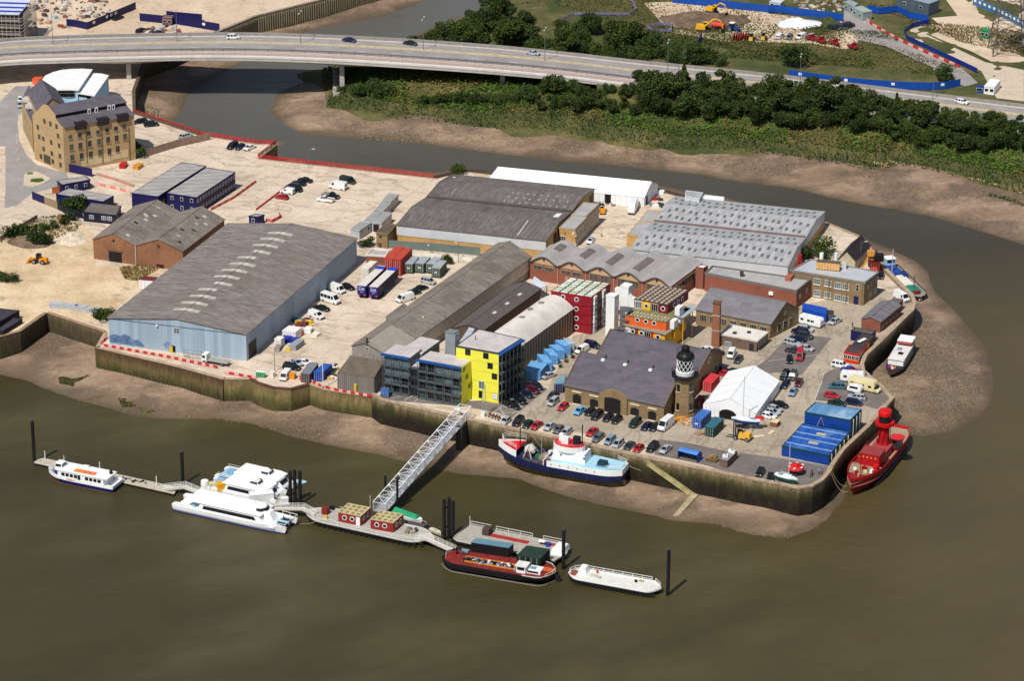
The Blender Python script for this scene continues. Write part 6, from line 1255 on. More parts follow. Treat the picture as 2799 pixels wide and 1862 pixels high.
machine('excavator','yellow tracked excavator reaching over a red tank','excavator','a3',1755,290,40,2,M('d8a21c',.5),'digger',1.2,1.15);machine('excavator','yellow crawler crane standing on the dark earth heap','excavator','a3',1840,118,40,8,M('d8a21c',.5),'digger',3.4,1.0);machine('tractor','blue and white tractor on the building site','tractor','a3',2035,288,40,8,M('2a3f8a',.5),'tractor',1.2,1.15);machine('wheel_loader','yellow loader among the farm implements','loader','a3',2200,372,20,-40,M('c9a24a',.6),'loader',1.2,.8,'yellow loaders');machine('wheel_loader','second yellow loader among the farm implements','loader','a3',2310,365,20,-40,M('c9a24a',.6),'loader',1.2,.8,'yellow loaders')
p,a=placed('a3',1895,270,40,5,1.2);r=thing('tank_bowser','round red tank bowser behind the yellow excavator','tank',p,a);part(r,'tank',M('c0392b',.4,.08),lambda m:m.tube((-2.2,0,1.6),(2.2,0,1.6),1.0,0,14));part(r,'chassis',DARKGREY,lambda m:m.box((0,0,.7),(4.6,.9,.3)));wheels(r,[(-1,-.9),(-1,.9),(1,-.9),(1,.9)],.5,.4)
# slewing crane by the point
p,a=placed('v4',960,620,-30,60,0);r=thing('crane','orange jib crane lowered beside the orange container','crane',p);part(r,'base',DARKGREY,lambda m:m.box((0,0,2.2),(2.4,2.2,4.4)));e_=P('v4',760,650,1.5)-p;s_=P('v4',930,370,6.0)-p
part(r,'jib',ORANGE,lambda m:m.tube(s_,e_,.42,0,4,.3));part(r,'head',M('c98a3a',.6),lambda m:m.box(s_,(2.0,1.4,1.4)));part(r,'machinery_house',BLACK,lambda m:m.box(s_+V((2.2,0,-1.2)),(2.6,2.2,1.8)))
# motorbikes by the gangway
for i,(x,y)in enumerate([(2150,1140),(2180,1152),(2210,1158),(2235,1170)]):
 r=rig('motorbike',f'dark motorbike {ORD[i]} in the row beside the lattice mast','motorbike','c2',x,y,-20,24,0,'motorbikes beside the gangway')
 part(r,'frame',[M('7a1820',.4),M('1c1c20',.4),M('22284a',.4),M('8a1c20',.4)][i],lambda m:(m.box((.1,0,.75),(.8,.3,.4)),m.box((-.4,0,.85),(.6,.28,.16))));wheels(r,[(.72,0),(-.72,0)],.32,.14);part(r,'handlebar',STEEL,lambda m:m.tube((.5,-.35,1.05),(.5,.35,1.05),.03))
 # two boats on the hard are built with the boats; red striped kiosk dome
p=P('d4',588,660,0);r=thing('kiosk','round kiosk with red dome roof and white patches','kiosk',p);part(r,'drum',DARKGREY,lambda m:m.lathe((0,0,0),[(1.3,0),(1.3,1.6)],14));part(r,'dome',M('c42020',.5,.06),lambda m:m.lathe((0,0,0),[(2.0,1.5),(1.95,1.8),(1.5,2.3),(.8,2.6),(.1,2.7)],18))
for k in range(6):a=k*1.05+.3;part(r,'roof_patch',WHITE,lambda m:m.box((1.62*math.cos(a),1.62*math.sin(a),2.22),(.6,.6,.12),a))
# blue open fronted shelter and pillbox on the quay
c=C4(2.4,('v3',20,1180),('v3',360,1265),('v3',455,1190),('v3',110,1110));t=bldg('quay_shelter','blue open fronted curved shelter on the quay edge','shelter',c);m=MB();n=6
prof=[(0,2.2),(.2,2.55),(.5,2.65),(.8,2.4),(1,1.6),(1,0)]
m.grid([[Z(c[0].lerp(c[3],f),z)for f,z in prof],[Z(c[1].lerp(c[2],f),z)for f,z in prof]]);m.build('roof',M('4a7fc4',.4,.1),t)
for a,b in((c[0],c[3]),(c[1],c[2])):m=MB();m.poly([Z(a,0)]+[Z(a.lerp(b,f),z)for f,z in prof]);m.build('end_wall',M('1f4aa8',.5),t)
m=MB();q=[Z(c[0].lerp(c[3],.5),.5),Z(c[1].lerp(c[2],.5),.5),Z(c[1].lerp(c[2],.9),.5),Z(c[0].lerp(c[3],.9),.5)];m.slab(q,.1);m.build('bench',M('7a6a58',.8),t)
c=C4(1.9,('v3',765,1345),('v3',905,1378),('v3',1082,1205),('v3',935,1180));t=bldg('quay_hut','grey topped brown service box with white fittings on the quay','hut',c);flat(t,c,1.9,M('6f5a50',.8,.15),M('85868a',.6),par=.05)
for f,g in((.25,.3),(.45,.35),(.75,.8),(.3,.85),(.6,.85)):m=MB();p=c[0].lerp(c[1],f).lerp(c[3].lerp(c[2],f),g);m.box(Z(p,2.2),(.8,.8,.6),ANG);m.build('roof_unit',WHITE,t)
# ================================================================ RIVER: boats, pontoons, piles, gangway
def rigAB(name,label,cat,A,B,z,group=None):
 """thing lying from A (stern) to B (bow), origin midway at height z; returns it and its length"""
 d=V((B.x-A.x,B.y-A.y,0));m_=(A+B)/2;return thing(name,label,cat,(m_.x,m_.y,z),math.atan2(d.y,d.x),group),d.length
def plan(L,B,n=22,bow=.62,bp=2.2,st=.12,sk=.25,round_=0.0):
 out=[]
 for i in range(n+1):
  s=i/n;f=1.0
  if s>bow:f=max(.02,1-((s-bow)/(1-bow))**bp)
  if s<st:f=min(f,1-sk*((st-s)/st)**2)
  out.append((-L/2+L*s,B/2*f))
 return out
def hull(m,pl,z0,z1f,low=.8,rake=.0,mi=0,nose=None):
 """loft from z0 to the sheer z1f(s); low = bottom breadth as a share"""
 L=pl[-1][0]-pl[0][0];rows=[]
 for x,b in pl:
  s=(x-pl[0][0])/L;z1=z1f(s);xb=x-rake*max(0,s-.6)/.4+rake*.4*max(0,.15-s)/.15;lw=low*(1-.5*max(0,(s-.7)/.3))
  rows.append([(xb,-b*lw*.75,z0),(xb+(x-xb)*.4,-b*(.4+.6*lw),z0+(z1-z0)*.35),(x,-b,z1),(x,b,z1),(xb+(x-xb)*.4,b*(.4+.6*lw),z0+(z1-z0)*.35),(xb,b*lw*.75,z0)])
 m.grid(rows,mi,True);m.poly(rows[0][::-1],mi);m.poly(rows[-1],mi)
def band(m,pl,z0f,z1f,out=.03,th=.12,s0=0,s1=1,cap=True):
 L=pl[-1][0]-pl[0][0];q=[(x,b,(x-pl[0][0])/L)for x,b in pl];q=[k for k in q if s0-1e-6<=k[2]<=s1+1e-6]
 for sg in(-1,1):
  R4=[[(x,sg*(b+out),z0f(s))for x,b,s in q],[(x,sg*(b+out),z1f(s))for x,b,s in q],[(x,sg*max(0.01,b+out-th),z1f(s))for x,b,s in q],[(x,sg*max(.01,b+out-th),z0f(s))for x,b,s in q]]
  m.grid(R4)
 if s0<=0:
  x,b=pl[0];m.hexa([(x-out,-b-out,z0f(0)),(x-out,b+out,z0f(0)),(x+th,b+out,z0f(0)),(x+th,-b-out,z0f(0))],[(x-out,-b-out,z1f(0)),(x-out,b+out,z1f(0)),(x+th,b+out,z1f(0)),(x+th,-b-out,z1f(0))])
def deckpoly(m,pl,z,s0=0,s1=1,k=.97,th=.15):
 L=pl[-1][0]-pl[0][0];q=[(x,b*k)for x,b in pl if s0-1e-6<=(x-pl[0][0])/L<=s1+1e-6];m.prism([(x,-b)for x,b in q]+[(x,b)for x,b in q[::-1]],z-th,z)
def rail(t,pts,h=1.0,rails=2,r=.035,mat=None,st=1.6,name='rail_frame'):
 def fn(m):
  for k in range(rails):m.path([V(p)+V((0,0,h*(k+1)/rails))for p in pts],r,0,4)
  for p in dense([V(p)for p in pts],st):m.tube(p,p+V((0,0,h)),r,0,4)
 return part(t,name,mat or WHITE,fn)
def bx(t,name,mat,c,d,rz=0,tp=(1,1),sh=(0,0)):return part(t,name,mat,lambda m:m.box(c,d,rz,0,tp,sh))
def winrow(t,xs,y,z,w,h,mat=None,name='window',th=.1):
 for x in xs:bx(t,name,mat or GLASS,(x,y,z),(w,th,h))
WB=M('e9e9e7',.35,.04,.4);DBLUE=M('16206e',.45,.1);WOOD=M('9a8a72',.8,.2,1.2);DECKG=M('a8a49a',.75,.15,.8);PBLUE=M('9cc6d8',.6,.06);REDDK=M('9c2f2a',.7,.15,.8);HULLK=M('1b1a1f',.55,.25,.8);REDL=M('b01a1c',.45,.12,.6)
# --- small river ferry
t,L=rigAB('ferry','white passenger ferry with blue hull and orange roof rafts','boat',P('d1',1088,800,WZ),P('d1',452,672,WZ),WZ)
pl=plan(L,5.4,bow=.7,bp=2.4,st=.05,sk=.05);sh=lambda s:1.0+.5*max(0,s-.6)**1.5*4
part(t,'hull',DBLUE,lambda m:hull(m,pl,-.3,sh,.85,.8));part(t,'bulwark',WB,lambda m:band(m,pl,lambda s:sh(s),lambda s:sh(s)+.75));part(t,'deck',WB,lambda m:deckpoly(m,pl,1.1));part(t,'boot_line',M('7a4a48',.5),lambda m:band(m,pl,lambda s:-.02,lambda s:.05,.04))
c0=bx(t,'cabin',WB,(-.6,0,2.1),(L*.66,4.6,2.1));bx(t,'roof',WB,(-.9,0,3.2),(L*.74,4.9,.16));ys=2.34
for sg in(-1,1):winrow(c0,[L*.22-k*1.15 for k in range(4)],sg*ys,2.35,.85,.8);winrow(c0,[-L*.12-k*1.15 for k in range(4)],sg*ys,2.35,.85,.8);bx(t,'door',GLASS,(-.2,sg*ys,2.0),(.7,.1,1.7))
w0=bx(t,'wheelhouse',WB,(L*.32,0,3.4),(1.9,2.2,1.7));winrow(w0,[L*.32],-1.12,3.8,1.5,.6);winrow(w0,[L*.32],1.12,3.8,1.5,.6);bx(w0,'windscreen',GLASS,(L*.32+.95,0,3.8),(.1,1.8,.6));bx(w0,'windscreen',GLASS,(L*.32-.95,0,3.8),(.1,1.8,.6))
part(t,'mast',WB,lambda m:(m.tube((L*.27,0,4.2),(L*.27,0,6.2),.06,0,5),m.tube((L*.27,-.7,5.3),(L*.27,.7,5.3),.05,0,4)))
for k in range(4):bx(t,'life_raft',M('e0863a',.6,.1)if k<2 else M('e07a50',.6,.1),(L*.05-k*1.45,1.0,3.38),(1.25,1.5,.24))
bx(t,'roof_locker',WB,(0,-1.6,3.5),(1.5,.7,.5));bx(t,'engine_vent',BLACK,(-L*.38,-.8,3.6),(.6,.6,1.0));rail(t,[(L*.36,-1.9,1.9),(L*.46,-.8,2.1),(L*.46,.8,2.1),(L*.36,1.9,1.9)],.8);rail(t,[(-L*.49,-2.4,1.7),(-L*.49,2.4,1.7)],.8)
o=text(t,'FERRY',.8,(L*.1,2.76,1.38),(math.pi/2,0,math.pi),M('d04a38',.5))
# --- floating pontoons and link bridges
def pontoon(label,pts,z,mat,name='pontoon',edge=None):
 t=thing(name,label,'pontoon',base(pts,WZ));m=MB();m.prism(pts,WZ-.3,z-.12);m.build('float',edge or HULLK,t);m=MB();m.prism(pts,z-.12,z);m.build('deck',mat,t);return t
t=pontoon('long narrow timber pontoon behind the little ferry',[P('d1',x,y,WZ+.7)for x,y in((312,556),(1600,843),(1635,790),(1500,752),(400,512),(330,530))],WZ+.7,M('b5ab98',.8,.15,1.0))
def post(label,t_,x,y,h,r=.12,mat=None,z=WZ+.7,cat='post'):p=P(t_,x,y,z);m=MB();m.tube(p,p+V((0,0,h)),r,0,6);return one(m,'post',mat or WHITE,label,cat)
post('white post at the outer end of the narrow pontoon','d1',415,525,2.2);post('white post behind the ferry roof','d1',918,625,2.2);post('white post with lifebuoy near the link bridge','d1',1440,765,2.4)
rr=random.Random(4)
t=thing('mooring_tackle','tangled mooring tackle lying on the narrow pontoon','tackle',P('d1',1235,715,WZ+.7))
for k in range(9):p=P('d1',1130+k*26,693+k*5+rr.uniform(-6,14),WZ+.9);m=MB();m.box(p,(rr.uniform(.4,1.3),rr.uniform(.2,.5),rr.uniform(.2,.6)),rr.uniform(0,3));m.build('fitting',rr.choice([DARKGREY,RUBBER,STEEL]),t)
def link(label,pts,w_=1.5):
 t=thing('link_bridge',label,'gangway',pts[0]);q=[V(p)for p in pts];m=MB();d=(q[-1]-q[0]);n_=V((-d.y,d.x,0)).normalized()*w_/2
 for a,b in zip(q,q[1:]):m.slab([a+n_,a-n_,b-n_,b+n_],.2)
 m.build('walkway',M('c9c0b0',.7),t)
 for s in(1,-1):
  m=MB()
  for h in(.35,.7,1.05):m.path([p+n_*s+V((0,0,h))for p in q],.045,0,4)
  for p in dense(q,1.3):m.tube(p+n_*s,p+n_*s+V((0,0,1.05)),.045,0,4)
  m.build('rail_frame',WHITE,t)
link('white railed link bridge from the narrow pontoon to the work pontoon',[P('d1',1500,800,WZ+.8),P('d1',1700,778,WZ+1.9),P('d1',1850,840,WZ+1.2)])
link('white railed link bridge between catamaran berth and pier barge',[P('d2',165,640,WZ+1.3),P('d2',430,642,WZ+2.4),P('d2',545,700,WZ+1.5)]);link('white railed link bridge sloping down to the red barge',[P('d2',1480,920,WZ+1.6),P('d2',1575,920,WZ+2.0),P('d2',1825,1035,WZ+1.4)])
t=pontoon('work pontoon with crates between the three catamarans',[P('s3',x,y,WZ+1.1)for x,y in((540,640),(1760,900),(2020,880),(2010,760),(700,520))],WZ+1.1,DECKG)
def crate(label,tt,x,y,z,d,mat,rz=0.0,name='crate',lid=None):
 p=P(tt,x,y,z);t=thing(name,label,'crate' if name=='crate' else name.replace('_',' '),p,ANG+rz);bx(t,'body',mat,(0,0,d[2]/2),d);bx(t,'lid',lid or mat,(0,0,d[2]+.05),(d[0]+.1,d[1]+.1,.1));return t
PA=-.95
crate('big yellow crate on the work pontoon','s3',925,660,WZ+1.1,(2.4,1.9,2.0),M('e0a018',.5,.06),PA);crate('beige crate beside the yellow crate','s3',770,620,WZ+1.1,(1.5,1.5,1.4),M('c9bf9c',.6),PA);p=P('s3',650,610,WZ+1.1);m=MB();m.lathe(p,[(.95,0),(1.0,1.0),(.9,1.9),(.3,2.1)],14);one(m,'storage_tank',WHITE,'round white tank at the end of the work pontoon','tank');crate('long white locker in front of the nearer rear catamaran','s3',1560,830,WZ+1.1,(5.6,2.2,2.2),WHITE,PA,'locker');crate('low white locker at the pile end of the work pontoon','s3',1930,850,WZ+1.1,(1.6,1.4,1.2),WHITE,PA,'locker')
for k,(x,y)in enumerate([(1080,690),(1150,700),(1220,730),(1270,745),(1210,640)]):p=P('s3',x,y,WZ+1.1);m=MB();m.box(p+V((0,0,.35)),(.7,.6,.7),k);one(m,'equipment_box',[M('6a2030',.6),BLACK,M('c9b42c',.6),M('4a3a50',.6),M('e0b428',.6)][k],['dark red','black','yellow','purple grey','bright yellow'][k]+' equipment box among the deck clutter of the work pontoon','box')
rail(t,[V(P('s3',x,y,WZ+1.1))-V(t.location)for x,y in((700,665),(1100,755),(1500,845))],1.0)
# --- river catamarans
def catamaran(label,A,B,Bm,roofspan,style,group='white river catamarans'):
 t,L=rigAB('catamaran',label,'boat',A,B,WZ,group)
 for sg in(-1,1):
  pl=plan(L,1.9,bow=.8,bp=1.6,st=.1,sk=.3);o=sg*(Bm/2-.95)
  part(t,'hull',[WB,DBLUE],lambda m:([hull(m,[(x,b)for x,b in pl],.22,lambda s:1.7+.5*max(0,s-.7),.8,.6,0),hull(m,[(x,b*.9)for x,b in pl],-.3,lambda s:.23,.7,.8,1)],m.__setattr__('v',[(x,y+o,z)for x,y,z in m.v])))
 bx(t,'bridge_deck',WB,(-L*.03,0,1.35),(L*.86,Bm*.96,.5));x0,x1=roofspan;xc,xl=L*(x0+x1)/2,L*(x1-x0)
 rows=[[(xc-xl/2+xl*f,-Bm*.44*k,z)for z in()]for f,k in()]
 def shell_(m,f0,f1,w0,z0,z1,tp=.86,fr=.0):
  a,b=L*f0,L*f1;h_=Bm/2*w0;m.hexa([(a,-h_,z0),(b,-h_*(1-fr),z0),(b,h_*(1-fr),z0),(a,h_,z0)],[(a+.6,-h_*tp,z1),(b-1.6,-h_*tp*(1-fr),z1),(b-1.6,h_*tp*(1-fr),z1),(a+.6,h_*tp,z1)])
 part(t,'saloon',WB,lambda m:shell_(m,x0+.03,x1,.92,1.6,3.5));
 for sg in(-1,1):
  a,b=L*(x0+.07),L*(x1-.06);yy=sg*Bm/2*.905;part(t,'window_band',GLASS,lambda m:m.hexa([(a,yy,2.1),(b,yy,2.1),(b,yy*.97,2.15),(a,yy*.97,2.15)],[(a+.3,yy*.95,2.9),(b-.6,yy*.95,2.9),(b-.6,yy*.9,2.9),(a+.3,yy*.9,2.9)]))
 part(t,'roof',WB,lambda m:shell_(m,x0-.08 if style==0 else x0,x1-.02,.9,3.45,3.95,.9))
 if style==0:
  part(t,'wheelhouse',WB,lambda m:m.lathe((L*(x1-.07),0,3.3),[(1.9,0),(1.9,.4),(1.6,1.5),(1.3,1.75),(.2,1.9)],14));part(t,'wheelhouse_glass',GLASS,lambda m:m.lathe((L*(x1-.065),0,3.9),[(1.9,0),(1.72,.65)],14));part(t,'front',WB,lambda m:m.hexa([(L*(x1-.02),-1.7,1.6),(L*(x1+.06),-1.2,1.6),(L*(x1+.06),1.2,1.6),(L*(x1-.02),1.7,1.6)],[(L*(x1-.04),-1.5,4.2),(L*(x1+.02),-1.0,3.6),(L*(x1+.02),1.0,3.6),(L*(x1-.04),1.5,4.2)]))
  for y0 in(-1.7,.2):bx(t,'bow_netting',M('23262c',.8),(L*.43,y0+.75,1.64),(L*.09,1.5,.1))
  bx(t,'bow_walkway',PBLUE,(L*.40,0,1.68),(L*.14,.9,.12));rail(t,[(L*.36,-Bm/2+.4,1.7),(L*.49,-Bm/2+.6,1.7),(L*.49,Bm/2-.6,1.7),(L*.36,Bm/2-.4,1.7)],.9,1,.07);part(t,'life_raft',WB,lambda m:m.tube((L*.36,1.2,2.1),(L*.40,1.2,2.1),.45,0,10))
  part(t,'radar_mast',WB,lambda m:(m.tube((L*.18,0,3.9),(L*.18,0,5.2),.06,0,5),m.box((L*.18,0,5.2),(.2,1.3,.12))));rail(t,[(-L*.47,-Bm/2+.3,1.7),(-L*.36,-Bm/2+.3,1.7)],.9);bx(t,'stern_seat',M('8fb4cc',.6),(-L*.32,-Bm*.3,1.9),(1.0,1.0,.6))
 else:
  w0=part(t,'wheelhouse',WB,lambda m:shell_(m,x1-.30,x1-.14,.42,3.85,4.9,.8,.2))
  for sg in(-1,1):part(w0,'window',GLASS,lambda m:m.box((L*(x1-.225),sg*Bm*.185,4.45),(L*.09,.25,.42)))
  part(w0,'windscreen',GLASS,lambda m:m.box((L*(x1-.165),0,4.4),(.35,Bm*.28,.42)))
  part(t,'foredeck',WB,lambda m:m.hexa([(L*(x1-.08),-Bm*.43,1.6),(L*.43,-Bm*.26,1.6),(L*.43,Bm*.26,1.6),(L*(x1-.08),Bm*.43,1.6)],[(L*(x1-.12),-Bm*.36,3.9),(L*.36,-Bm*.2,3.3),(L*.36,Bm*.2,3.3),(L*(x1-.12),Bm*.36,3.9)]))
  for k in range(4):yy=Bm*(-.17+.113*k);part(t,'windscreen',GLASS,lambda m:m.hexa([(L*.405,yy-.36,2.35),(L*.405,yy+.36,2.35),(L*.385,yy+.36,2.4),(L*.385,yy-.36,2.4)],[(L*.378,yy-.33,3.1),(L*.378,yy+.33,3.1),(L*.355,yy+.33,3.15),(L*.355,yy-.33,3.15)]))
  rail(t,[(-L*.46,-Bm*.4,1.6),(-L*.3,-Bm*.4,1.6)],1.0);rail(t,[(-L*.46,Bm*.4,1.6),(-L*.3,Bm*.4,1.6)],1.0);rail(t,[(L*.42,-Bm*.3,1.6),(L*.48,-Bm*.2,1.6),(L*.48,Bm*.2,1.6),(L*.42,Bm*.3,1.6)],1.0);bx(t,'aft_deck',M('8fb4cc',.6),(-L*.38,0,1.66),(L*.16,Bm*.8,.1));part(t,'aft_box',M('7fa4c0',.6),lambda m:m.box((-L*.34,0,2.1),(1.5,2.0,.9)))
 return t
catamaran('largest white catamaran with long black window band nearest the open river',P('s3',232,888,WZ),P('s3',2060,1292,WZ),7.2,(-.30,.30),0)
catamaran('white catamaran moored directly against the work pontoon',P('s3',730,600,WZ),P('s3',1880,865,WZ),6.4,(-.24,.38),1);catamaran('white catamaran outermost behind two others by the triple pile',P('s3',905,440,WZ),P('s3',2055,705,WZ),6.4,(-.24,.38),1)
t,L=rigAB('dinghy','small pale blue dinghy behind the triple pile','boat',P('s3',2110,530,WZ),P('s3',2290,560,WZ),WZ);pl=plan(L,1.5,10);part(t,'hull',M('a9c4d4',.5),lambda m:hull(m,pl,-.1,lambda s:.6,.7,.3));bx(t,'seat',WOOD,(0,0,.55),(.4,1.2,.12))
# --- piles
PM=M('1d1a1c',.6,.25,.8)
def pile(label,tt,x,y,h,r=.42,group='mooring piles in the river'):
 p=P(tt,x,y,WZ);t=thing('mooring_pile',label,'pile',p-V((0,0,1)),0,group);m=MB();m.tube(p-V((0,0,1)),p+V((0,0,h)),r,0,10);m.build('shaft',PM,t);m=MB();m.lathe(p+V((0,0,h)),[(r*1.1,0),(r*1.1,.25),(.05,.5)],10);m.build('cap',DARKGREY,t);return t
pile('black pile at the outer end of the narrow pontoon','d1',318,560,11.2);pile('black pile behind the first link bridge','d1',1682,755,8.6);pile('black pile left of the gangway foot'.replace(' left of',' rising beyond'),'d2',1190,560,6.4,.3);pile('black pile crossing in front of the white truss','d2',1300,650,8.2,.3);pile('black pile between the red barge and white barge','d3',806,1200,10.0);pile('black pile at the free end of the white barge','d3',1766,1440,11.4)
def dolphin(label,tt,xy,h):
 q=[P(tt,x,y,WZ)for x,y in xy];t=thing('pile_dolphin',label,'pile',q[0]-V((0,0,1)),0,'braced groups of mooring piles')
 for p in q:m=MB();m.tube(p-V((0,0,1)),p+V((0,0,h)),.42,0,10);m.build('pile',PM,t)
 for a,b in zip(q,q[1:]):
  for z in(h*.78,h*.3):m=MB();m.tube(a+V((0,0,z)),b+V((0,0,z)),.2,0,6);m.build('brace',PM,t)
dolphin('three braced black piles beside the catamarans','d2',[(318,600),(360,590),(408,600)],8.6);dolphin('three braced black piles beside the grey barge','d2',[(1730,930),(1775,915),(1812,945)],10.4)
# --- barges
def barge(label,A,B,Bm,fb,hullm,deckm,capm,st=.14,sk=.75,bow=.86,bp=2.0,low=.9,tyres=0,bul=.25,group=None):
 t,L=rigAB('barge',label,'barge',A,B,WZ,group);pl=plan(L,Bm,24,bow,bp,st,sk);part(t,'hull',hullm,lambda m:hull(m,pl,-.3,lambda s:fb,low,.5));part(t,'deck',deckm,lambda m:deckpoly(m,pl,fb+.05));part(t,'gunwale',capm,lambda m:band(m,pl,lambda s:fb-.1,lambda s:fb+bul,.05,.2))
 for k in range(tyres):
  f=.06+.88*k/(tyres-1);i=int(f*24);x,b=pl[i];x=-L/2+L*f;y=b+.12
  part(t,'tyre_fender',RUBBER,lambda m:m.grid([[(x+(.42+.16*math.cos(q))*math.cos(a),-y-.16*math.sin(q)-.05,fb*.55+(.42+.16*math.cos(q))*math.sin(a))for a in[k2*math.pi/5 for k2 in range(10)]]for q in(0,1.6,3.1,4.7,6.28)],0,True))
 return t,L,pl
t,L,pl=barge('black pier barge carrying two red porthole cabins',P('d2',478,668,WZ+1.3),P('d2',1640,925,WZ+1.3),7.6,1.3,HULLK,DECKG,M('c9c5bc',.7),.16,.7,.84,1.8,tyres=22);R0=Matrix.Rotation(-t.rotation_euler.z,3,'Z');loc=lambda p:R0@(V(p)-V(t.location))
pierz=WZ+1.35
rail(t,[(-L*.36,-3.5,1.35),(-L*.2,-3.6,1.35),(L*.32,-3.6,1.35),(L*.44,-2.4,1.35)],1.0);rail(t,[(-L*.3,3.5,1.35),(-L*.12,3.6,1.35)],1.0);bx(t,'winch_house',M('7a2420',.6),loc(P('d2',640,690,pierz))+V((0,0,.8)),(1.5,1.4,1.6));bx(t,'mooring_bitt',YELLOW,loc(P('d2',645,735,pierz))+V((0,0,.4)),(.6,.6,.8));bx(t,'winch',BLACK,loc(P('d2',700,650,pierz))+V((0,0,.4)),(1.2,.8,.8));part(t,'signal_mast',WHITE,lambda m:m.tube(loc(P('d2',1050,640,pierz)),loc(P('d2',1050,640,pierz))+V((0,0,3.4)),.06,0,5))
for k,(x,y)in enumerate([(1410,840),(1440,870),(1470,850),(1390,870)]):bx(t,'deck_gear',[STEEL,M('a8a090',.7),DARKGREY,M('8c7a60',.7)][k],loc(P('d2',x,y,pierz))+V((0,0,.35)),(1.1,.7,.7),k)
CABR2=M('8c2a26',.55,.12,.8);TILES=M('c4b184',.8,.15,.8)
for i,cc in enumerate([(('d2',755,672),('d2',962,712),('d2',1052,630)),(('d2',1052,738),('d2',1262,772),('d2',1355,692))]):
 c=C4(pierz+2.6,*cc);t2=thing('pier_cabin',['red cabin with open white door on the pier barge','red cabin with white portholes at the gangway foot'][i],'cabin',base(c,pierz),0,'red cabins on the pier barge');m=MB();shell(m,c,pierz,pierz+2.45);m.build('wall',CABR2,t2);m=MB();shell(m,c,pierz+2.45,pierz+2.6,0,-.08);m.build('roof',M('b5a67c',.8,.12),t2)
 for a in range(4):
  for b in range(3):q=[c[0].lerp(c[1],(a+u)/4).lerp(c[3].lerp(c[2],(a+u)/4),(b+v)/3)for u,v in((.15,.15),(.6,.15),(.6,.6),(.15,.6))];m=MB();m.prism(q,pierz+2.6,pierz+2.68);m.build('roof_tile',M('7d7048',.9,.2),t2)
 La=wdir(c[0],c[1])[0]
 for u in(.28,.62):porthole(t2,c[0],c[1],La*u,pierz+1.4,.6)
 for u in(.3,.7):porthole(t2,c[1],c[2],wdir(c[1],c[2])[0]*u,pierz+1.4,.6)
 if i==0:panel(t2,c[0],c[1],La*.88,pierz+1.1,1.0,2.1,WHITE,'door')
t,L=rigAB('workboat','small workboat under a bright green tarpaulin behind the pier barge','boat',P('d2',1270,690,WZ),P('d2',1530,785,WZ),WZ);pl=plan(L,2.6,12);part(t,'hull',WB,lambda m:hull(m,pl,-.2,lambda s:.9+.3*s,.75,.5));part(t,'tarpaulin',M('1e8a5e',.6,.12),lambda m:m.hexa([(-L*.48,-1.2,1.0),(L*.36,-1.0,1.2),(L*.36,1.0,1.2),(-L*.48,1.2,1.0)],[(-L*.46,-.2,1.9),(L*.3,-.2,1.9),(L*.3,.2,1.9),(-L*.46,.2,1.9)]))
t,L=rigAB('barge','low dark open lighter tucked behind the pier barge stern','barge',P('d2',1360,800,WZ),P('d2',1590,850,WZ),WZ);pl=plan(L,3.0,10,.8);part(t,'hull',HULLK,lambda m:hull(m,pl,-.2,lambda s:.8,.9));part(t,'hold_cover',M('4a484a',.8,.2),lambda m:deckpoly(m,pl,.95,.1,.85,.8));rail(t,[(-L*.4,1.2,.9),(L*.3,1.2,.9)],.7,1)
t,L=rigAB('rowing_boat','upturned pale rowing boat at the pier barge stern','boat',P('d2',1600,845,WZ),P('d2',1700,890,WZ),WZ);pl=plan(L,1.4,10);part(t,'hull',M('c9c0a8',.7),lambda m:hull(m,pl,-.1,lambda s:.7,.8));bx(t,'seat',WOOD,(0,0,.68),(.3,1.1,.1))
# grey deck barge
t,L,pl=barge('pale grey deck barge with white railings and rust red strips',P('s4',400,400,WZ+1.4),P('s4',2170,760,WZ+1.4),8.6,1.4,HULLK,M('a39c90',.8,.15,.8),M('b9b3a8',.7),.03,.2,.96,2);R0=Matrix.Rotation(-t.rotation_euler.z,3,'Z')
for a,b in((-.46,-.27),(-.22,.12),(.22,.40)):rail(t,[(L*a,4.0,1.45),(L*b,4.0,1.45)],1.3,2,.06,None,2.6)
bx(t,'deck_strip',REDDK,(-L*.06,1.6,1.5),(L*.36,1.5,.08));bx(t,'deck_strip',REDDK,(L*.30,3.0,1.5),(L*.18,1.2,.08));bx(t,'machinery_box',M('4a3c38',.7),(-L*.27,2.0,2.3),(1.7,2.4,1.6));bx(t,'deckhouse',WB,(L*.43,.6,2.1),(3.0,4.6,1.4),0,(.8,.85));bx(t,'blue_drum',M('1c3aa0',.5),(L*.30,1.8,1.9),(.9,.9,1.0));bx(t,'canopy',WB,(L*.24,2.0,2.4),(1.6,1.2,.1));part(t,'flag_post',WHITE,lambda m:m.tube((-L*.47,4.0,1.4),(-L*.47,4.0,4.0),.07,0,5))
for k in range(3):part(t,'tyre_fender',RUBBER,lambda m:m.lathe((L*(.37+.04*k),-4.45,.8),[(.5,-.1),(.5,.3)],10))
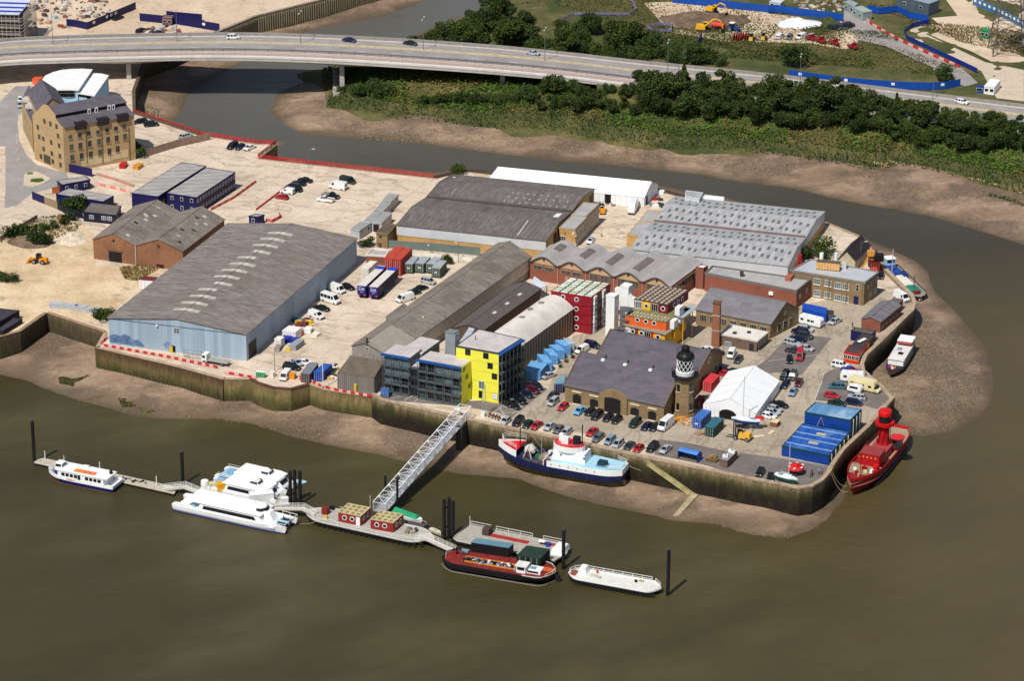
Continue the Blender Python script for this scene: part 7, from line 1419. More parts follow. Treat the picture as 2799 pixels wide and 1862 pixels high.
# red working barge
t,L,pl=barge('black hulled barge with red deck, dark containers and white wheelhouse',P('s4',160,800,WZ+1.5),P('s4',1990,1110,WZ+1.5),8.4,1.5,HULLK,M('7c2622',.7,.3,.8),M('1d1a1c',.6),.14,.6,.86,2.4,bul=.4);zd=WZ+1.95
t.location.z+=.4;_red=t
part(t,'rubbing_strake',M('7d7468',.8),lambda m:band(m,pl,lambda s:-.25,lambda s:.0,.12,.2));part(t,'side_panel',M('c9c4ba',.6),lambda m:band(m,pl,lambda s:1.86,lambda s:1.96,.08,.25,.72,1));part(t,'hatch_coaming',M('c9803a',.6),lambda m:[m.box((L*x,y,1.8),(L*.52,.12,.5))for x,y in((-.06,-1.9),(-.06,.4))])
rr=random.Random(12)
bx(t,'open_hold',BLACK,(-L*.06,-.75,1.6),(L*.52,2.5,.12))
for k in range(80):
 q=(-L*.32+L*.52*rr.random(),-1.8+2.1*rr.random(),1.8);s_=rr.uniform(.35,.8);bx(t,'stored_item',rr.choice([BLACK,BLACK,RUBBER,DARKGREY,WHITE,M('8fb0c4',.6),M('3c4a5a',.6),M('8a5a34',.6),STEEL]),q,(s_,s_*rr.uniform(.5,1),rr.uniform(.3,.6)),rr.uniform(0,3))
w0=bx(t,'wheelhouse',WB,(L*.22,-1.4,2.3),(2.2,2.4,1.7));bx(t,'wheelhouse_roof',M('d9d4cc',.6),(L*.22,-1.4,3.25),(2.8,2.9,.14));bx(w0,'window',GLASS,(L*.22,-2.62,2.7),(1.7,.1,.7));bx(w0,'window',GLASS,(L*.22-1.1,-1.4,2.7),(.1,1.9,.7));bx(t,'aft_cabin',WB,(L*.32,-.8,2.0),(3.6,2.6,.9));bx(t,'solar_panel',M('7d8aa0',.4),(L*.31,-.8,2.5),(1.4,1.2,.08));bx(t,'aft_window',GLASS,(L*.32,-2.14,2.1),(2.6,.1,.4));part(t,'derrick',BLACK,lambda m:(m.tube((-L*.41,1.2,1.5),(-L*.41,1.2,3.4),.2,0,6),m.tube((-L*.41,1.2,3.2),(-L*.3,1.0,1.9),.12,0,5)))
rail(t,[(-L*.47,-1.6,1.6),(-L*.49,0,1.6),(-L*.47,1.6,1.6)],.8);rail(t,[(L*.44,-2.6,1.6),(L*.48,-.6,1.6),(L*.48,.8,1.6)],.7,1,.06);part(t,'tender',M('c8602c',.6),lambda m:hull(m,[(x+L*.43,b)for x,b in plan(3.4,1.7,10)],1.6,lambda s:2.3,.7));bx(t,'pallet',M('6f8a98',.7),(-L*.36,3.0,1.8),(1.8,1.2,.4));part(t,'rudder',HULLK,lambda m:m.box((L*.52,0,.5),(1.2,.3,1.6)))
container('long black container on the red barge deck',(('s4',590,562),('s4',1215,655),('s4',1292,580)),zd+2.5,M('17161a',.5,.15),M('5f8290',.55,.1),1,None,zd);container('dark green container nearer the wheelhouse on the red barge',(('s4',1345,772),('s4',1732,832),('s4',1815,752)),zd+2.5,M('18281f',.6,.12),M('26382e',.6,.12),0,'dark green containers on the red barge',zd);container('dark green container at the far side of the red barge',(('s4',1425,690),('s4',1810,748),('s4',1895,672)),zd+2.5,M('18281f',.6,.12),M('26382e',.6,.12),0,'dark green containers on the red barge',zd)
# white barge
t,L,pl=barge('white decked barge with rounded ends at the end of the moorings',P('d3',862,1228,WZ+1.3),P('d3',1708,1382,WZ+1.3),5.6,1.3,HULLK,M('d4d1c8',.6,.08,.8),WHITE,.14,.8,.86,2.2,tyres=20)
rail(t,[(-L*.46,1.4,1.35),(-L*.38,2.5,1.35),(L*.36,2.65,1.35)],1.1,2,.06,None,2.2);rail(t,[(L*.40,2.4,1.35),(L*.48,.8,1.35),(L*.48,-.8,1.35),(L*.42,-2.2,1.35)],1.0,2,.05);rail(t,[(-L*.46,1.3,1.35),(-L*.495,0,1.35),(-L*.46,-1.3,1.35)],1.0,2,.05);bx(t,'shelter',WB,(-L*.36,1.2,2.1),(2.2,2.2,1.5),0,(.6,.9));bx(t,'bow_well',M('8a4a3c',.7),(-L*.455,0,1.4),(1.8,2.6,.1));bx(t,'hatch',M('b4b3a4',.6),(-L*.24,.2,1.5),(1.4,.9,.3));bx(t,'hatch',M('b4b3a4',.6),(-L*.18,-.3,1.5),(1.2,.9,.3));bx(t,'winch',BLACK,(L*.21,1.0,1.6),(.6,.5,.5));bx(t,'cleat',M('9a9a6a',.6),(L*.26,1.5,1.6),(1.0,.4,.4));bx(t,'life_ring',REDB,(-L*.22,1.6,1.9),(.5,.2,.5))
# --- truss gangway from wharf to pier
A,B=P('d2',1132,672,WZ+1.5),P('c2',1925,1115,1.0);t=thing('gangway','long white truss gangway from the wharf down to the pier barge','gangway',A);d=B-A;n_=V((-d.y,d.x,0)).normalized()*1.55;up=V((0,0,2.3));N=18
m=MB();m.slab([A+n_*.9,A-n_*.9,B-n_*.9,B+n_*.9],.15);m.build('walkway',M('8f9092',.7),t)
for s in(1,-1):
 m=MB();m.tube(A+n_*s,B+n_*s,.13,0,5);m.tube(A+n_*s+up,B+n_*s+up,.13,0,5)
 for k in range(N+1):p=A.lerp(B,k/N)+n_*s;m.tube(p,p+up,.075,0,4)
 for k in range(N):p,q=A.lerp(B,k/N)+n_*s,A.lerp(B,(k+1)/N)+n_*s;m.tube(p+(up if k%2 else V((0,0,0))),q+(V((0,0,0))if k%2 else up),.075,0,4)
 m.build('truss',WB,t)
m=MB()
for k in range(N+1):p=A.lerp(B,k/N)+up;m.tube(p+n_,p-n_,.06,0,4)
for k in range(N):p,q=A.lerp(B,k/N)+up,A.lerp(B,(k+1)/N)+up;m.tube(p+n_*(1 if k%2 else-1),q+n_*(-1 if k%2 else 1),.06,0,4)
m.build('top_lattice',WB,t);m=MB();p=P('c2',1858,1085,2.2);m.lathe(p,[(.3,-.6),(.8,-.2),(.8,.3),(.3,.7)],10);m.build('end_housing',WB,t);m=MB();m.box(P('c2',1890,1330,-3.2),(3.6,1.6,7.0),ANG);m.build('abutment',M('3c352c',.9),t)
# --- grounded coaster with pale blue decks
A,B=P('s1',2172,925,-6.2),P('s1',138,560,-6.2);t,L=rigAB('coaster','grounded blue hulled coaster with white upperworks and red topped bridge','ship',A,B,-6.2);pl=plan(L,8.0,28,.66,2.3,.16,.45)
sh=lambda s:3.3+1.5*max(0,s-.55)**1.3*2.4+.5*max(0,.3-s);hz1=lambda s:sh(s)+1.5;part(t,'hull',[wall_mat('hull_blue','1a2450','1a2450','3a2a20','6b623a',-2.6,-3.6,-5.6)],lambda m:hull(m,pl,-.6,sh,.62,2.6));part(t,'topside',M('171d44',.5,.2),lambda m:band(m,pl,lambda s:sh(s)-1.5,lambda s:sh(s),.03,.3))
part(t,'stern_bulwark',WB,lambda m:band(m,pl,sh,hz1,.03,.15,0,.60));part(t,'bow_bulwark',WB,lambda m:band(m,pl,sh,lambda s:sh(s)+1.7,.03,.15,.80,1));part(t,'boat_deck',PBLUE,lambda m:deckpoly(m,pl,4.75,0,.60,.98));part(t,'forecastle_deck',REDB,lambda m:deckpoly(m,pl,5.6,.80,1,.94));part(t,'well_deck',M('6a4a3a',.8,.2),lambda m:deckpoly(m,pl,3.4,.58,.82,.97));
for x,w_ in((.60,7.6),):bx(t,'break_bulkhead',WB,(-L/2+L*x,0,4.0),(.2,w_,1.5))
bx(t,'deckhouse',WB,(-L*.08,0,5.9),(L*.26,4.4,2.4),0,(.94,.92));part(t,'bridge',WB,lambda m:m.prism([(-L*.06+3.0*math.cos(a)*1.35,2.6*math.sin(a))for a in[k*math.pi/8 for k in range(16)]],7.0,8.5));part(t,'bridge_roof',REDB,lambda m:m.prism([(-L*.06+2.9*math.cos(a)*1.35,2.5*math.sin(a))for a in[k*math.pi/8 for k in range(16)]],8.5,8.62));rail(t,[(-L*.06+3.9*math.cos(a),2.5*math.sin(a),8.6)for a in[k*math.pi/6 for k in range(13)]],.7,2,.04,M('e0807a',.5))
for k in range(5):a=-2.4+k*.55;bx(t,'bridge_window',GLASS,(-L*.06+4.05*math.cos(a),2.58*math.sin(a),7.9),(.5,.3,.5),a+math.pi/2)
for x in(-.2,-.02,.05):bx(t,'deck_vent',BLACK,(L*x,2.22,6.2),(.35,.12,.35))
bx(t,'funnel',M('23242a',.5),(-L*.12,.2,9.6),(1.6,1.3,2.2));bx(t,'exhaust_casing',WB,(-L*.035,.6,9.4),(1.8,1.2,1.9));bx(t,'radar_box',WB,(L*.01,-.6,9.5),(1.0,1.0,1.8));part(t,'main_mast',BLACK,lambda m:(m.tube((-L*.16,0,5),(-L*.16,0,14),.14,0,5),m.box((-L*.16,0,8.4),(.6,2.0,.2))));part(t,'fore_mast',BLACK,lambda m:m.tube((L*.33,0,5),(L*.33,0,12.5),.13,0,5))
part(t,'winch_gallows',M('b9b2a6',.6),lambda m:[m.tube((L*.28,y,3.5),(L*.25,y*.5,6.2),.13,0,5)for y in(-2.4,2.4)]+[m.tube((L*.21,y,3.5),(L*.25,y*.5,6.2),.13,0,5)for y in(-2.4,2.4)]+[m.tube((L*.25,-1.2,6.2),(L*.25,1.2,6.2),.13,0,5)]);part(t,'winch',M('4a3430',.7,.2),lambda m:m.tube((L*.245,-1.5,4.4),(L*.245,1.5,4.4),.85,0,10));part(t,'canvas_cover',M('c4bdb4',.8),lambda m:m.lathe((L*.25,0,4.6),[(1.5,0),(1.4,.8),(.8,1.5),(.2,1.7)],9));bx(t,'green_box',M('1f7040',.6),(L*.18,.6,3.9),(1.0,1.2,.9));bx(t,'cargo_hatch',M('8a7a66',.7),(L*.13,0,3.8),(2.2,3.2,.8));bx(t,'derrick_box',WB,(L*.11,-2.2,4.0),(1.2,1.0,1.0));part(t,'stay_wire',PALE,lambda m:(m.tube((L*.33,0,12),(L*.1,0,4),.03,0,4),m.tube((L*.16,0,3.6),(L*.16,0,9.5),.06,0,5)))
bx(t,'deck_locker',M('1c3440',.6),(-L*.335,1.2,5.4),(2.4,2.0,1.2),0,(.85,.8));bx(t,'locker_base',M('5f8aa4',.6),(-L*.335,1.2,4.85),(2.6,2.3,.5));rail(t,[(-L*.49,-2.0,4.8),(-L*.495,0,4.8),(-L*.49,2.0,4.8),(-L*.38,3.4,4.8)],1.1,3,.04);rail(t,[(-L*.49,-2.0,4.8),(-L*.38,-3.4,4.8)],1.1,3,.04);rail(t,[(L*.08,-3.5,4.8),(L*.09,3.6,4.8),(0,3.8,4.8)],1.1,3,.04);rail(t,[(L*.32,3.2,6.0),(L*.44,1.7,6.6),(L*.47,0,6.8),(L*.44,-1.7,6.6),(L*.32,-3.2,6.0)],1.2,3,.04);part(t,'life_ring',REDB,lambda m:m.lathe((L*.06,3.7,5.3),[(.45,0),(.45,.15)],12));part(t,'rudder',M('a8976c',.8),lambda m:m.box((-L*.475,0,.2),(2.0,.25,2.2)))
for k in range(8):x=-L*.44+k*L*.068;b=[q[1]for q in pl if q[0]<=x][-1];bx(t,'porthole',M('8f9aa0',.4),(x,b+.04,4.1),(.32,.12,.32))
# --- red lightship
A,B=P('s2',955,330,WZ+3.1),P('s2',205,1190,WZ+3.9);t,L=rigAB('lightship','red lightship with lantern tower moored against the rounded quay corner','ship',A,B,WZ);pl=plan(L,8.2,28,.62,2.4,.22,.5);sh=lambda s:2.9+1.7*max(0,s-.45)**1.6*2.2+.5*max(0,.2-s)
part(t,'hull',M('8a1f22',.5,.2,.5,dirt='5a3a38'),lambda m:hull(m,pl,-.3,sh,.72,2.0));part(t,'bulwark',REDL,lambda m:band(m,pl,sh,lambda s:sh(s)+.75,.03,.18));part(t,'rubbing_strake',M('b4605c',.6),lambda m:band(m,pl,lambda s:sh(s)*.62,lambda s:sh(s)*.62+.15,.0,.3));part(t,'boot_top',M('544746',.7,.25),lambda m:band(m,pl,lambda s:-.1,lambda s:.75,-.25,.3,0,.8))
part(t,'deck',M('9a8c74',.85,.2,.8),lambda m:deckpoly(m,pl,3.0,0,.72,.96));part(t,'forecastle_deck',M('8f846a',.85,.2,.8),lambda m:deckpoly(m,pl,3.7,.66,1,.93));RB=M('a8141a',.45,.08)
dz=3.0;dh=R0=Matrix.Rotation(-t.rotation_euler.z,3,'Z');loc=lambda p:R0@(V(p)-V(t.location));hb=loc(P('s2',560,800,WZ+5.0));hb.z=0;hb.y=.6
bx(t,'deckhouse',RB,(hb.x,hb.y,dz+1.9),(4.6,5.0,3.8));bx(t,'deckhouse_roof',M('8c3a3a',.7),(hb.x,hb.y,dz+3.86),(4.8,5.2,.14));
for k in range(4):part(t,'porthole',M('d0a040',.4),lambda m:m.tube((hb.x+2.28,hb.y-1.5+k,dz+3.0),(hb.x+2.36,hb.y-1.5+k,dz+3.0),.2,0,10))
tx=hb.x-8.5;bx(t,'long_house',M('b03034',.5,.12),(hb.x-5.6,hb.y,dz+1.1),(7,4.2,2.2));bx(t,'long_house_roof',M('a04044',.7,.15),(hb.x-5.6,hb.y,dz+2.25),(7.1,4.4,.12));bx(t,'hatch_cover',M('7c9a74',.8),(tx-4.0,-.8,dz+.3),(5.4,2.6,.5));ty=hb.y
part(t,'light_tower',RB,lambda m:m.lathe((tx,ty,dz+2),[(1.7,0),(1.4,1.2),(1.2,5.0),(1.2,6.0)],14));part(t,'tower_ring',M('c8282c',.5),lambda m:(m.lathe((tx,ty,dz+4.4),[(1.6,0),(1.8,.2),(1.8,.35)],14)));part(t,'gallery',REDB,lambda m:m.lathe((tx,ty,dz+7.4),[(1.2,-.6),(2.3,0),(2.4,.9),(2.1,.95),(1.3,.6)],16));part(t,'lantern',GLASS,lambda m:m.lathe((tx,ty,dz+8.2),[(1.5,0),(1.5,1.7)],14));part(t,'lantern_cap',REDB,lambda m:m.lathe((tx,ty,dz+9.9),[(1.7,0),(1.7,.9),(1.5,1.3),(.3,1.5)],14));part(t,'lattice_frame',M('6a1014',.5),lambda m:[m.tube((tx+1.75*math.cos(a),ty+1.75*math.sin(a),dz+2),(tx+1.45*math.cos(a+.5),ty+1.45*math.sin(a+.5),dz+7),.09,0,4)for a in[k*math.pi/4 for k in range(8)]])
part(t,'lifeboat',WB,lambda m:hull(m,[(hb.x-2.5+x,b-0)for x,b in plan(4.0,1.5,10,.6,2,.4,.8)],dz+.8,lambda s:dz+1.8,.6));o=t.children[-1];o.location.y=3.5
for k,(x,y,mt,s_)in enumerate([(4.2,3.0,REDB,1.6),(5.6,.6,RB,1.2),(7.0,1.2,M('d9c9a0',.5),.9),(6.0,2.5,WHITE,.9),(8.0,-.6,RB,.8),(6.4,-1.6,WHITE,.8),(9.2,.4,M('a88a5c',.7),.8),(-14.5,1.6,RB,1.0),(-15.5,-1.0,M('5a6a60',.7),1.2),(-10,2.8,RB,.9),(-13.4,-2.4,RB,.8)]):bx(t,'deck_fitting',mt,(hb.x+x,y,(4.1 if x>3 else 3.2)+s_*.3),(s_,s_*.7,s_*.9),k)
part(t,'fore_mast',RB,lambda m:m.tube((hb.x+7.5,.2,3.6),(hb.x+7.5,.2,9.5),.12,0,5))
for s0,s1 in((.05,.5),):rail(t,[(x,-b+.2,sh(0)+.7)for x,b in pl if-L*.42<x<L*.0],.5,1,.05,REDL)
# --- houseboat on the mud, moored barge at the point, boats ashore
A,B=P('c4',1290,520,-5.4),P('c4',1120,800,-5.4);t,L=rigAB('houseboat','white houseboat with red trimmed bridge lying on the pebble beach','boat',A,B,hz(mud_h,(A+B)/2)-.1);pl=plan(L,5.0,18,.7,2.2,.2,.35);part(t,'hull',M('2c2224',.7,.25),lambda m:hull(m,pl,-.2,lambda s:1.6+.5*max(0,s-.6),.75,1.0));part(t,'deck',M('7a6a5c',.8,.2),lambda m:deckpoly(m,pl,1.65));bx(t,'saloon',WB,(-L*.02,0,2.4),(L*.5,4.0,1.5));bx(t,'saloon_roof',M('d6cfc8',.6),(-L*.02,0,3.2),(L*.52,4.3,.14));bx(t,'wheelhouse',M('a89890',.6),(-L*.34,0,3.0),(L*.16,3.6,2.6));bx(t,'wheelhouse_roof',WB,(-L*.34,0,4.4),(L*.2,4.0,.16));bx(t,'red_awning',M('a8504a',.7),(-L*.24,0,4.1),(1.2,3.8,.3));bx(t,'roof_hatch',BLACK,(L*.03,.3,3.4),(1.2,1.2,.3));bx(t,'roof_hatch',M('8a8aa0',.6),(-L*.1,-.6,3.4),(1.6,1.2,.25))
for sg in(-1,1):winrow(t,[L*f for f in(-.18,-.09,0,.09)],sg*2.02,2.5,.9,.6);winrow(t,[-L*.34],sg*1.82,3.6,L*.12,.6)
rr=random.Random(9)
for k in range(10):bx(t,'deck_clutter',rr.choice([REDB,BLUE,ORANGE,WHITE,DARKGREY]),(L*rr.uniform(.26,.36),rr.uniform(-1.5,1.5),1.95),(.6,.5,.5),k)
A,B=P('v4',1230,610,WZ+1.6),P('v4',1900,1260,WZ+1.6);t,L,pl=barge('long moored barge with blue, white and green covers by the point',A,B,6.0,1.9,HULLK,M('8a8478',.8),M('2a2a34',.6),.1,.4,.86,2.4)
part(t,'blue_cover',M('24468c',.6,.1),lambda m:m.box((-L*.26,0,2.4),(L*.30,4.4,1.1),0,0,(.96,.6)));bx(t,'wheelhouse',M('a8c4e0',.5),(-L*.42,0,3.4),(2.4,2.6,2.6));bx(t,'wheelhouse_roof',WB,(-L*.42,0,4.75),(2.8,3.0,.16));bx(t,'wheelhouse_window',GLASS,(-L*.42+1.22,0,4.0),(.1,2.2,.7));part(t,'white_cover',M('d6d0c2',.7,.08),lambda m:m.box((L*.05,0,2.3),(L*.30,4.4,.9),0,0,(.96,.5)));part(t,'green_cover',M('2a7a64',.6,.1),lambda m:m.box((L*.28,0,2.3),(L*.16,4.4,.9),0,0,(.96,.5)));part(t,'blue_tarpaulin',M('1a3470',.6,.1),lambda m:m.box((-L*.1,1.2,2.8),(L*.14,1.8,.9),0,0,(.9,.5)));bx(t,'windlass',M('7a2030',.6),(L*.39,0,2.4),(1.0,1.6,.8));part(t,'mast',M('b9b4ac',.5),lambda m:m.tube((-L*.20,-1.4,2),(-L*.20,-1.4,9.5),.14,0,6));part(t,'mast',DARKGREY,lambda m:m.tube((L*.30,0,2),(L*.30,0,6.5),.1,0,5));part(t,'bow_emblem',WB,lambda m:m.tube((L*.48,-.35,1.2),(L*.482,.35,1.2),.3,0,8))
def yacht(label,A,B,z,bot,mast,keel=1.2,lean=(0,0)):
 t,L=rigAB('sailing_boat',label,'boat',A,B,z);pl=plan(L,L*.3,14,.45,2.0,.3,.45);part(t,'hull',bot,lambda m:hull(m,[(x,b*.93)for x,b in pl],keel-.2,lambda s:keel+.75,.45,1.0));part(t,'topsides',WB,lambda m:hull(m,pl,keel+.7,lambda s:keel+1.25,.95,.1));part(t,'deck',M('cfe0ea',.5),lambda m:deckpoly(m,pl,keel+1.3,.05,.95,.9));bx(t,'coachroof',WB,(L*.06,0,keel+1.5),(L*.34,L*.15,.4),0,(.85,.8));bx(t,'cockpit',M('7a8a94',.6),(-L*.26,0,keel+1.32),(L*.2,L*.14,.1));part(t,'mast',M('b9bcc0',.4),lambda m:m.tube((L*.1,0,keel+1.3),(L*.1,0,keel+mast),.09,0,6));part(t,'boom',M('b9bcc0',.4),lambda m:m.tube((L*.1,0,keel+2.0),(-L*.28,0,keel+2.0),.07,0,5));part(t,'fin_keel',DARKGREY,lambda m:m.box((0,0,keel*.5),(L*.22,.25,keel)))
 for x in(-.25,.25):
  for s in(-1,1):part(t,'cradle_leg',M('3a3a3c',.7),lambda m:m.tube((L*x,s*L*.16,0),(L*x,s*L*.1,keel+.3),.09,0,5))
 return t
t=yacht('blue bottomed sailing yacht on a cradle before the marquee',P('v3',1490,740,1.3),P('v3',970,690,1.3),0,M('1c3f8c',.5),12.5,1.6);bx(t,'red_cover',M('c82026',.6),(-3.2,-.7,2.9),(2.2,1.0,.6));yacht('small white sailing dinghy with green bottom on the quay',P('d4',400,690,.6),P('d4',605,745,.6),0,M('1f5a4a',.6),9.5,.5)
# --- river steps, ropes, flagpole, pylon
A,B=P('d3',1600,185,.3),P('d3',2035,495,-6.0);t=thing('river_steps','weedy stone steps running down the river wall','steps',B);n_=V((-(B-A).y,(B-A).x,0)).normalized()
if n_.y>0:n_=-n_
N=26
for k in range(N):p,q=A.lerp(B,k/N),A.lerp(B,(k+1)/N);m=MB();z=p.z;m.prism([p,q,q+n_*1.7,p+n_*1.7],z-1.2,z);m.build('step',M('a8a070',.9,.25),t)
q=[P('d3',x,y,z)for x,y,z in((1995,505,-5.9),(2050,520,-5.9),(1870,715,-6.7),(1815,715,-6.7))];m=MB();m.slab([p+V((0,0,.25))for p in q],.5);one(m,'causeway',M('a39878',.9,.2),'pale stone causeway slab at the foot of the river steps','causeway')
def rope(label,a,b,sag):q=[a.lerp(b,k/12)-V((0,0,sag*4*(k/12)*(1-k/12)))for k in range(13)];m=MB();m.path(q,.05,0,4);one(m,'mooring_rope',M('b0a07c',.8),label,'rope','slack mooring ropes')
rope('mooring rope from the coaster stern up to the white edged quay',P('s1',2170,590,-2),P('d3',2170,290,1),2.2);rope('shorter mooring rope from the coaster stern to the steps',P('s1',2170,600,-2),P('d3',1650,150,1),1.2);rope('outer bow rope of the red lightship',P('d4',1070,820,WZ+3),P('d4',915,650,1),1.8);rope('inner bow rope of the red lightship',P('d4',1060,770,WZ+3.5),P('d4',925,640,1),1.2);rope('rope from catamaran bow to the pier barge',P('d2',400,780,WZ+1.6),P('d2',540,765,WZ+1.3),.3);rope('stern rope of the red lightship up the wall',P('d4',1460,180,WZ+3.6),P('d4',1385,0,1),.4)
p=P('c2',616,872,.3);t=thing('flagpole','tall white flagpole at the rounded river bay','flagpole',p);m=MB();m.tube(p,p+V((0,0,11.5)),.13,0,6,.08);m.build('pole',WHITE,t);m=MB();m.lathe(p,[(.4,0),(.3,.5)],8);m.build('foot',GREY,t)
p=P('c2',2095,1135,0);t=thing('lattice_mast','slim grey lattice mast beside the gangway head','mast',p);m=MB()
for a,b in((-.6,-.6),(.6,-.6),(.6,.6),(-.6,.6)):m.tube(p+V((a,b,0)),p+V((a*.5,b*.5,8.2)),.07,0,4)
for k in range(7):z=k*1.15;f=1-.5*z/8.2;g=1-.5*(z+1.15)/8.2;m.path([p+V((-.6*f,-.6*f,z)),p+V((.6*g,-.6*g,z+1.1)),p+V((.6*f,.6*f,z)),p+V((-.6*g,.6*g,z+1.1))],.045,0,4)
m.build('lattice',M('8c9a94',.5),t);m=MB();m.box(p+V((-.3,-.3,.7)),(.9,.9,1.4));m.build('equipment_box',WHITE,t)
# ================================================================ PLANTS, SHORE STONES, FENCES, BUILDING SITES, PEOPLE
RS=np.random.RandomState(21)
def leaf_mat(name,a,b,c,sc_=.5):
 t=NT(name,.8,0,.15);oi=t.n('ShaderNodeObjectInfo');col=t.ramp(t.noise(t.pos(),sc_,4.0,.7),[(.32,a),(.5,b),(.7,c)])
 col=t.mix(1.0,col,t.ramp(oi.outputs['Random'],[(0,(.62,.68,.6)),(.45,(1,1,.95)),(.8,(1.25,1.12,.8)),(1,(.85,1.05,.9))]),'MULTIPLY');t.col(col);return t.mat
LEAF=leaf_mat('dark_foliage','28331a','384522','505e2c');SCRUB=leaf_mat('scrub_foliage','283418','384822','525f2e');BRAM=leaf_mat('bramble_leaves','2e4416','43601c','648428',.25);REED=leaf_mat('reed_leaves','2c3c1e','3e4c25','5f5c36',.12);DRY=leaf_mat('dry_growth','54482a','6f6038','4c5628',.15);WEED=leaf_mat('seaweed','4a4a2a','5a5632','6c6340');STONES=leaf_mat('shore_pebbles','7a6b59','94836d','b5a58e',1.2);BARK=M('4a3c2e',.9,.2)
def quads(name,P_,S_,mat,up=0.0):
 n=len(P_);N_=RS.normal(size=(n,3));N_[:,2]=np.abs(N_[:,2])+up;N_/=np.linalg.norm(N_,axis=1)[:,None]
 A_=np.cross(N_,RS.normal(size=(n,3)));A_/=np.linalg.norm(A_,axis=1)[:,None];B_=np.cross(N_,A_);S_=S_[:,None];r=.7+.6*RS.rand(n,1)
 v=np.concatenate([P_+A_*S_,P_+B_*S_*r,P_-A_*S_,P_-B_*S_*r],1).reshape(-1,3);me=bpy.data.meshes.new(name);me.vertices.add(4*n);me.vertices.foreach_set('co',v.ravel());me.loops.add(4*n);me.loops.foreach_set('vertex_index',np.arange(4*n));me.polygons.add(n);me.polygons.foreach_set('loop_start',np.arange(n)*4);me.materials.append(mat);me.update(calc_edges=True);return me
def crown(H,R_,n,kind):
 if kind=='cone':z=RS.rand(n)**.8;a=RS.rand(n)*6.28;r=R_*(1.02-z)*(.55+.5*RS.rand(n));return np.stack([r*np.cos(a),r*np.sin(a),.08*H+z*H*.92],1)
 k=11;C_=np.stack([RS.uniform(-.62,.62,k)*R_,RS.uniform(-.62,.62,k)*R_,RS.uniform(.34,.82,k)*H],1);rad=RS.uniform(.3,.55,k)*R_;i=RS.randint(0,k,n);d=RS.normal(size=(n,3));d/=np.linalg.norm(d,axis=1)[:,None]
 p=C_[i]+d*(rad[i]*(.55+.55*RS.rand(n)))[:,None]*np.array([1,1,.85]);p[:,2]=np.maximum(p[:,2],.06*H+.5*RS.rand(n));return p
def plant(kind,H,R_,n,s_,mat,cat='tree'):
 t=thing({'cone':'conifer_tree','bush':'shrub'}.get(kind,'broadleaf_tree'),'x',cat);c=crown(H,R_,n,kind);o=bpy.data.objects.new('crown',quads('crown',c,RS.uniform(.6,1.25,n)*s_,mat));COL.objects.link(o);o.parent=t
 m=MB();m.tube((0,0,-1.2),(0,0,H*.5),H*.03+.05,0,6,H*.012+.02)
 for k in range(4):a=k*1.6;m.tube((0,0,H*(.25+.05*k)),(R_*.5*math.cos(a),R_*.5*math.sin(a),H*(.5+.06*k)),H*.012+.03,0,5,.03)
 m.build('trunk',BARK,t,local=True);return t
TREES=[plant('tree',h_,r_,2600,.25,LEAF)for h_,r_ in((8,3.6),(8,3.6),(10,3.0),(6.6,4.2),(9,3.4),(7.2,3.2))];BUSH=[plant('bush',3.6,2.7,1300,.2,SCRUB,'shrub')for _ in range(4)];CONE=plant('cone',9.5,2.0,1200,.3,LEAF);SMALL=plant('bush',1.6,1.0,260,.16,SCRUB,'shrub')
rr=random.Random(31)
def grow(pro,p,label,group,s_=1.0):return dup(pro,p,rr.uniform(0,6),label,group,scale=(s_*rr.uniform(.9,1.15),s_*rr.uniform(.9,1.15),s_*rr.uniform(.85,1.2)))
gz=lambda p:max(hz(veg_h,p),-4.3)
def interp(L,x):
 for(a,b),(c,d)in zip(L,L[1:]):
  if a<=x<=c:return b+(d-b)*(x-a)/(c-a)
 return L[-1][1]
BELT=[(1400,272),(1500,285),(1600,294),(1750,302),(1900,314),(2100,332),(2300,350),(2500,374),(2700,404),(2860,430)]
for row_,dy,x0,st in((0,0,1410,33),(1,-20,1490,36),(2,-42,1760,38)):
 x=x0
 while x<2850:
  y=interp(BELT,x)+dy+rr.uniform(-6,6);p=at((x,y),1.0);p.z=gz(p)-.1;s_=rr.uniform(.85,1.3)*(.72 if x<1740 else 1.0 if x<2350 else .82)*(.85 if row_==0 else 1.0)
  grow(rr.choice(TREES),p,'dark green tree in the belt of trees between creek and road','trees in the belt along the road',s_);x+=st*rr.uniform(.8,1.2)
for x,y,s_ in((1868,268,1.25),(1772,262,.8),(1925,262,.75),(2447,345,1.1)):p=at((x,y),1.0);p.z=gz(p);grow(CONE,p,['tallest dark pointed conifer standing above the tree belt','small pointed conifer where the bridge ends','small pointed conifer just past the tallest one','pointed conifer breaking the line of the long hoarding'][[1868,1772,1925,2447].index(x)],None,s_)
SC=[px(*q)for q in(('a2',1390,350),('a2',1600,190),('a2',1900,60),('a2',2200,110),('a2',2355,200),('a3',200,250),('a3',700,235),('a3',860,230),('a3',1230,330),('a3',1500,480),('a3',1990,560),('a3',2090,640),('a3',1600,585),('a3',1100,545),('a3',0,430))]
def inside(poly,x,y):
 c=False
 for(ax,ay),(bx_,by)in zip(poly,poly[1:]+poly[:1]):
  if(ay>y)!=(by>y)and x<(bx_-ax)*(y-ay)/(by-ay)+ax:c=not c
 return c
n=0
while n<120:
 x,y=rr.uniform(1110,2030),rr.uniform(15,195)
 if inside(SC,x,y):
  p=at((x,y+8),1.2);p.z=gz(p)-.2
  grow(rr.choice(BUSH+TREES[:1]),p,'dark scrubby bush in the thicket beyond the road bridge','bushes in the thicket beyond the bridge',rr.uniform(.8,1.3));n+=1
for x in range(0,12):q=(1165+x*19,262+x*1.2);p=at(q,0);p.z=gz(p);grow(rr.choice(BUSH),p,'dark bush in the row under the edge of the bridge','bushes under the bridge edge',.8)
